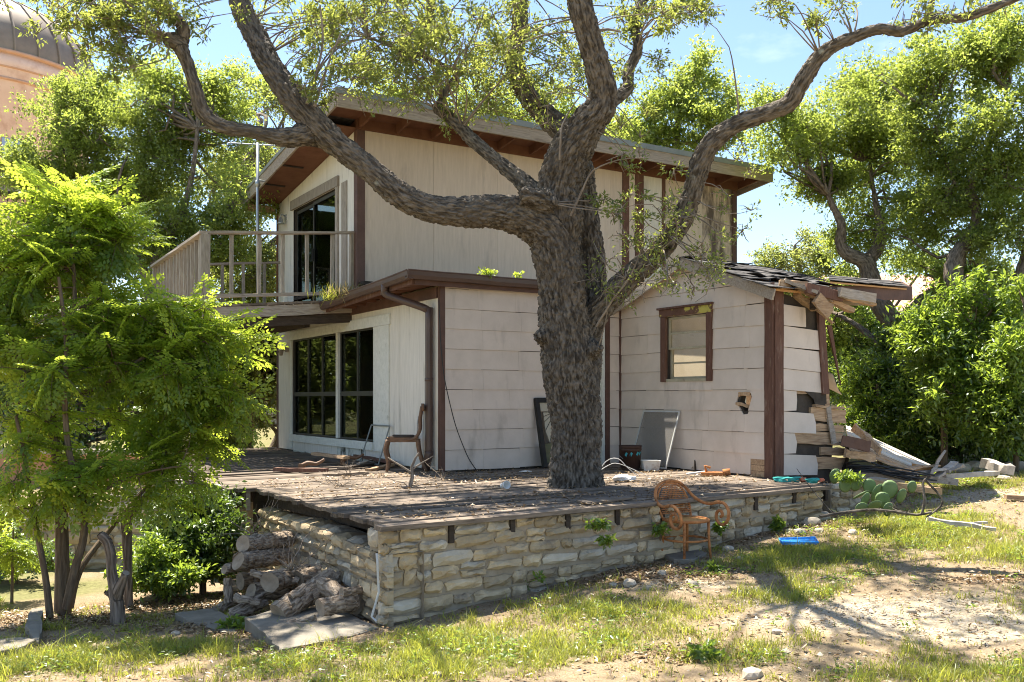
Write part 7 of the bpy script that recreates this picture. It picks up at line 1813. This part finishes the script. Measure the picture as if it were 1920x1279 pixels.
debris('short board lying at the right picture edge', 1885, 931, 11.3, 1960, 936, 11.2, .14, .05, M_rawwood)
debris('thin stick in front of the beams', 1740, 972, 9.5, 1868, 993, 9.3, .03, .03, M_deadwood, jit=.006)
debris('second thin stick crossing the first', 1790, 985, 9.5, 1850, 980, 9.6, .03, .025, M_deadwood, jit=.005)
rk = random.Random(6)
for i, (u, v, s, lab) in enumerate(((1800, 884, .12, 'pale rubble stone left in the debris heap'), (1830, 880, .14, 'largest rubble stone in the debris heap'), (1865, 892, .12, 'rubble stone right of the log end'), (1900, 878, .12, 'rubble stone near the picture edge'), (1815, 897, .08, 'small rubble stone in front of the heap'), (1880, 900, .07, 'small rubble stone at the right front'), (1780, 905, .08, 'rubble stone at the beam end'), (1910, 862, .14, 'rubble stone in the grass behind'))):
    p = ground_at(u, v); blob('rubble_stone', lab, (p.x, p.y, p.z + s * .3), (s * 1.4, s, s * .6), M_rock, 'rock', 'rubble stones', 400 + i, 2, .25, i, True)
for i, (lab, *q) in enumerate((('splintered rafter leaning on the fallen panel', 1600, 800, 12.2, 1650, 845, 11.8, .05, .10, M_rawwood), ('short split plank under the jutting brown board', 1585, 850, 11.4, 1640, 858, 11.5, .04, .10, M_rawwood), ('long thin lath sticking out of the rubble', 1660, 885, 11.5, 1760, 872, 12.0, .05, .03, M_rawwood), ('grey plank lying flat before the cable bundle', 1600, 896, 11.2, 1690, 902, 11.3, .14, .03, M_grey), ('pale broken plank at the foot of the panel', 1690, 890, 11.6, 1765, 880, 12.2, .13, .03, M_deadwood), ('curled bark slab beside the upturned board', 1770, 885, 12.2, 1800, 872, 12.6, .14, .03, M_grey))):
    debris(lab, *q, jit=.008)
# low stone border by the cactus
c = ground_at(1590, 960); t = thing('stone_border', 'short stacked stone border under the prickly pear', 'wall', (c.x, c.y, c.z), .35); r = random.Random(9)
stone_courses(t, lambda a, z, o: (a - .25, -o, z), .85, lambda a: -.05, lambda a: .34, 14, hs=(.07, .12), ws=(.10, .22), mats=(M_stone, M_stone2)); MB().box(-.25, .6, .0, .2, -.1, .32).build('mortar_core', M_mortar, t)
# prickly pear
c = ground_at(1640, 970); t = thing('prickly_pear', 'prickly pear cactus with round pads below the fallen beams', 'cactus', (c.x, c.y, c.z))
rp = random.Random(12)
for (u, v, d, r_, az, tl) in ((1605, 905, 9.9, 16, .2, .2), (1630, 912, 9.8, 14, -.3, .1), (1613, 928, 9.7, 17, .9, 1.0), (1645, 925, 9.75, 19, .5, .4), (1668, 918, 9.7, 17, -.2, .1), (1710, 913, 9.7, 11, .1, .1), (1622, 938, 9.6, 15, .6, .3), (1655, 938, 9.6, 16, -.4, .3), (1566, 893, 10.1, 14, .2, .2), (1585, 910, 9.9, 14, -.2, .3), (1640, 948, 9.5, 15, .1, .8), (1690, 930, 9.7, 14, .4, .3), (1615, 955, 9.5, 14, .0, .4), (1665, 955, 9.5, 13, .3, .2)):
    p = PX(u, v, d); R_ = r_ / FPX * d; V = []; F = []
    for i in range(5):
        k_ = math.cos(math.pi * i / 4); rr_ = math.sin(math.pi * i / 4) * .98 + .02
        for j in range(14):
            a = 2 * math.pi * j / 14; V.append((R_ * rr_ * math.cos(a) * (.86 + .10 * math.sin(a)), k_ * R_ * .13, R_ * rr_ * math.sin(a) * 1.08))
    for i in range(4):
        for j in range(14): F.append([i * 14 + j, i * 14 + (j + 1) % 14, (i + 1) * 14 + (j + 1) % 14, (i + 1) * 14 + j])
    F += [list(range(14))[::-1], list(range(56, 70))]
    Rm = Matrix.Rotation(az, 3, 'Z') @ Matrix.Rotation(tl, 3, 'X'); V = [Rm @ Vector(v_) + p - c for v_ in V]; MB().add(V, F).build('pad', M_cactus, t, True)
q = PX(1700, 960, 9.3); branch_thing('dead_branch', 'dark twisted dead branch arching in front of the cactus', q, [(catmull(np.array([(-.85, .05, -.05), (-.4, .0, .02), (-.1, 0, .0), (.1, 0, -.03), (.25, .0, .0)]), .08), .016, .012), (catmull(np.array([(.15, 0, -.02), (.18, 0, .12), (.17, .02, .28), (.20, .02, .33)]), .06), .016, .01), (catmull(np.array([(.20, .02, .31), (.30, 0, .20), (.36, 0, .10), (.30, 0, .02), (.2, 0, -.05)]), .06), .012, .009), (catmull(np.array([(-.75, 0, .0), (-.9, .1, .2), (-1.05, .15, .42)]), .1), .006, .003)] + twiggy(rb, 5, .5, .006), M_bark, 'dead branches in the yard')
# ------------------------------------------------------------------ grass, weeds, litter
def visible_ground(n, r, dmin=4.6, dmax=16):
    d = dmin / (1 - r.uniform(0, 1, n) * (1 - dmin / dmax)); d = r.uniform(0, 1, n); d = np.sqrt(dmin ** 2 + d * (dmax ** 2 - dmin ** 2))
    x = r.uniform(-.62, .62, n) * d; return x, d
def outside_deck(x, y, m=.10):
    dxx = (x - DO.x) * DXv[0] + (y - DO.y) * DXv[1]; dyy = (x - DO.x) * DYv[0] + (y - DO.y) * DYv[1]
    return ~((dxx > .08 * dyy - m) & (dyy > -.0 - m * .2) & (dxx < 5.75)) & ~((dyy > 3.2) & (dxx > -2)) & ~((dxx > 5.5) & (dyy > .6) & (dxx < 9))
def blades(name, label, x, y, h, w, lean_, mt, r, var=None):
    n = len(x); z = gz(x, y) - .01; az = r.uniform(0, 2 * math.pi, n); D = np.stack([np.cos(az), np.sin(az), np.zeros(n)], -1); fa = r.uniform(0, 2 * math.pi, n); S = np.stack([np.cos(fa), np.sin(fa), np.zeros(n)], -1)
    b = np.stack([x, y, z], -1); V = np.zeros((n, 5, 3)); up = np.array([0, 0, 1.])
    for i, t in enumerate((0, .55)):
        c = b + up * (h * (t - .28 * lean_ * t * t))[:, None] + D * (h * lean_ * t * t * .8)[:, None]; ww = w * (1 - .55 * t)
        V[:, 2 * i] = c - S * ww[:, None] / 2; V[:, 2 * i + 1] = c + S * ww[:, None] / 2
    V[:, 4] = b + up * (h * (1 - .28 * lean_ * 1.3))[:, None] + D * (h * lean_ * .85)[:, None]
    i = np.arange(n)[:, None] * 5
    F = np.concatenate([i + np.array([q]) for q in ([0, 1, 3], [0, 3, 2], [2, 3, 4])], 1).reshape(-1, 3)
    if var is None: var = r.uniform(0, 1, n)
    o = obj(name, mesh(name, V.reshape(-1, 3), F, False, attr={'var': ('POINT', 'FLOAT', np.repeat(np.clip(var, 0, 1), 5))}), mt); tag(o, label, 'grass', kind='stuff'); return o
r = np.random.default_rng(99)
x, y = visible_ground(1000000, r, 4.6, 14)
b_, n_ = field(x, y, GRASS, 43, 2.0)
b2, n2 = field(x, y, GRAVEL, 37, 2.0); b3, n3 = field(x, y, LITTER, 31, 2.2)
tuft = fbm(np.stack([x, y, x * 0], -1) * 6.5, 71, 3)
p = (b_ + n_ * .85 - .05 - .55 * np.clip(b2 - .4, 0, 1) - .3 * np.clip(b3 - .5, 0, 1)) * .85 + tuft * .75
k = (r.uniform(0, 1, len(x)) < np.clip(p, .03, .9) * np.clip(1.15 - y / 22, .3, 1)) & outside_deck(x, y)
x, y, pk, tk = x[k], y[k], p[k], tuft[k]
h = r.uniform(.02, .07, len(x)) * (1 + np.clip(pk, 0, 1) * .8) * (1 + .5 * np.clip(tk, -.5, 1))
long_ = r.uniform(0, 1, len(x)) < .05; h = np.where(long_, h * 1.9, h)
print('blades', len(x))
dry = r.uniform(0, 1, len(x)) < np.clip(.42 - .32 * pk, .10, .5)
blades('green_grass', 'patchy green grass growing in the yard', x[~dry], y[~dry], h[~dry], r.uniform(.004, .008, (~dry).sum()), r.uniform(.3, 1.3, (~dry).sum()), M_grass, r, np.clip(r.normal(.5, .25, (~dry).sum()) + tk[~dry] * .3, 0, 1))
blades('dry_grass', 'dry straw coloured grass among the green', x[dry], y[dry], h[dry] * .8, r.uniform(.003, .006, dry.sum()), r.uniform(.4, 1.3, dry.sum()), M_drygrass, r)
# creeping low broadleaf cover between the grass
x, y = visible_ground(120000, r, 4.6, 15); b_, n_ = field(x, y, GRASS, 43, 2.0); cl = fbm(np.stack([x, y, x * 0], -1) * 3.3, 88, 3)
k = (b_ * .6 + cl * 1.3 + n_ * .4 > .62) & outside_deck(x, y); x, y = x[k], y[k]; n = len(x)
P = np.stack([x, y, gz(x, y) + r.uniform(.005, .05, n)], -1); L_ = r.uniform(.02, .045, n)
o = leaf_obj('ground_cover', P, np.stack([r.normal(size=n), r.normal(size=n), r.uniform(-.1, .5, n)], -1), np.array([0, 0, 1.]) + rdir(n, r) * .5, L_, L_ * .6, r.uniform(0, 1, n), M_shrubleaf, None); tag(o, 'low broadleaf weeds creeping among the grass', 'weeds', kind='stuff')
# leaf litter
x, y = visible_ground(330000, r, 4.6, 14); b3, n3 = field(x, y, LITTER, 31, 2.2); b2, n2 = field(x, y, GRAVEL, 37, 2)
k = (r.uniform(0, 1, len(x)) < np.clip((b3 + n3 * .45 - .22) * 1.3, .05, .9)) & outside_deck(x, y, .05); x, y = x[k], y[k]; n = len(x); print('litter', n)
P = np.stack([x, y, gz(x, y) + r.uniform(.004, .022, n)], -1); L_ = r.uniform(.02, .055, n)
o = leaf_obj('leaf_litter', P, np.stack([r.normal(size=n), r.normal(size=n), r.normal(size=n) * .2], -1), np.array([0, 0, 1.]) + rdir(n, r) * .4, L_, L_ * .5, r.uniform(0, 1, n), M_litter, None); tag(o, 'brown oak leaf litter spread over the bare soil', 'leaf litter', kind='stuff')
# gravel chips
x, y = visible_ground(200000, r, 4.6, 13); b2, n2 = field(x, y, GRAVEL, 37, 2.0)
k = (r.uniform(0, 1, len(x)) < np.clip((b2 + n2 * .4 - .30) * .9, .012, .7)) & outside_deck(x, y, .05); x, y = x[k], y[k]; n = len(x); print('gravel', n)
s = r.uniform(.004, .011, n) * (1 + (r.uniform(0, 1, n) < .03) * 1.5); c = np.stack([x, y, gz(x, y) + s * .2], -1)
base_ = np.array([(1, 0, 0), (0, 1, 0), (-1, 0, 0), (0, -1, 0), (0, 0, .8), (0, 0, -.6)], float)
V = c[:, None] + base_[None] * s[:, None, None] * r.uniform(.6, 1.4, (n, 6, 1)); i = np.arange(n)[:, None] * 6
F = np.concatenate([i + np.array([q]) for q in ([0, 1, 4], [1, 2, 4], [2, 3, 4], [3, 0, 4])], 1).reshape(-1, 3)
o = obj('gravel', mesh('gravel', V.reshape(-1, 3), F), M_rock); tag(o, 'pale gravel chips over the bare ground', 'gravel', kind='stuff')
# single weeds one can point to
def weed(label, u, v, hpx_, wpx, n, seed, lm=M_shrubleaf, onwall=None):
    p = ground_at(u, v) if onwall is None else PX(u, v, onwall); rt = np.random.default_rng(seed); k = FPX / p.y; hh, ww = hpx_ / k, wpx / k
    t = thing('weed_plant', label, 'plant', p, group='leafy weeds'); m = max(4, n // 3)
    C = np.stack([rt.normal(size=m) * ww * .55, rt.normal(size=m) * ww * .45 - .02, rt.uniform(.15, 1, m) * hh * (1 - .0 * rt.uniform(size=m))], -1)
    a_ = clump_leaves(C, np.full(m, .30 * ww + .02), 28, .05, .52, rt, .7, .8); leaf_obj('leaves', *a_, lm, t)
    obj('stems', simple_bark('stems', [(np.array([(0, 0, -.02), c_ * np.array([.4, .4, .6]), c_]), np.array([.004, .003, .0015])) for c_ in C], 4), M_bark3, t)
weed('biggest leafy weed growing at the foot of the stone wall', 960, 1108, 50, 34, 54, 61)
weed('round leafy weed right of the rusty armchair', 1462, 998, 26, 12, 27, 62)
weed('leafy weed growing out of the stone wall joints', 1116, 992, 22, 12, 18, 63, onwall=8.05)
weed('leafy sprig low on the wall left of the armchair', 1140, 1020, 14, 12, 12, 64, onwall=8.05)
weed('leafy weed behind the left legs of the armchair', 1238, 1010, 26, 10, 20, 65, onwall=8.75)
weed('leafy weed showing through the right arm of the armchair', 1352, 1000, 26, 10, 20, 66, onwall=9.2)
weed('bright leafy weed beside the prickly pear', 1590, 905, 20, 18, 27, 67, onwall=9.9)
weed('small green weed in the leaf litter below the wall', 1335, 1075, 14, 10, 10, 68)
weed('low green weed at the bottom of the yard', 1320, 1240, 20, 20, 18, 69)
weed('leafy weed beside the large flagstone', 440, 1180, 24, 18, 24, 70)
def tuft_plant(name, label, loc, n, hh, seed, mt=M_grass, cat='plant', spread=.08):
    rt = np.random.default_rng(seed); t = thing(name, label, cat, loc, group='plants sprouting in the gutter'); P = np.zeros((n, 3)); P[:, :2] = rt.normal(size=(n, 2)) * spread * .5
    D = rt.normal(size=(n, 3)) * .45 + np.array([0, 0, 1.]); L_ = rt.uniform(.4, 1, n) * hh; leaf_obj('blades', P, D, rdir(n, rt), L_, np.full(n, .009), rt.uniform(0, 1, n), mt, t)
tuft_plant('gutter_grass', 'tall green grass tuft growing in the side gutter', H(-.52, ysol(632, -.52), 2.44), 160, .30, 5, spread=.30)
tuft_plant('gutter_grass', 'drier grass tuft beside the green one in the gutter', H(-.50, ysol(655, -.5), 2.47), 120, .26, 6, M_drygrass, spread=.25)
for i, (lab, u, n_) in enumerate((('bright small sprout growing in the front gutter', 912, 16), ('tiny sprout further right in the front gutter', 972, 7))):
    xx = xsol(u, -.17); q = H(xx, -.17, 2.60); rt = np.random.default_rng(90 + i); t = thing('gutter_sprout', lab, 'plant', q, group='plants sprouting in the gutter'); C = rt.normal(size=(n_, 3)) * np.array([.06, .02, .02]) + np.array([0, 0, .05])
    a_ = clump_leaves(C, np.full(n_, .05), 14, .035, .6, rt); leaf_obj('leaves', *a_, M_chinaleaf, t)
    st = [(np.array([(0, 0, -.04), c_ * .6, c_]), np.array([.003, .002, .0015])) for c_ in C]; obj('stems', simple_bark('stems', st, 4), M_bark3, t)
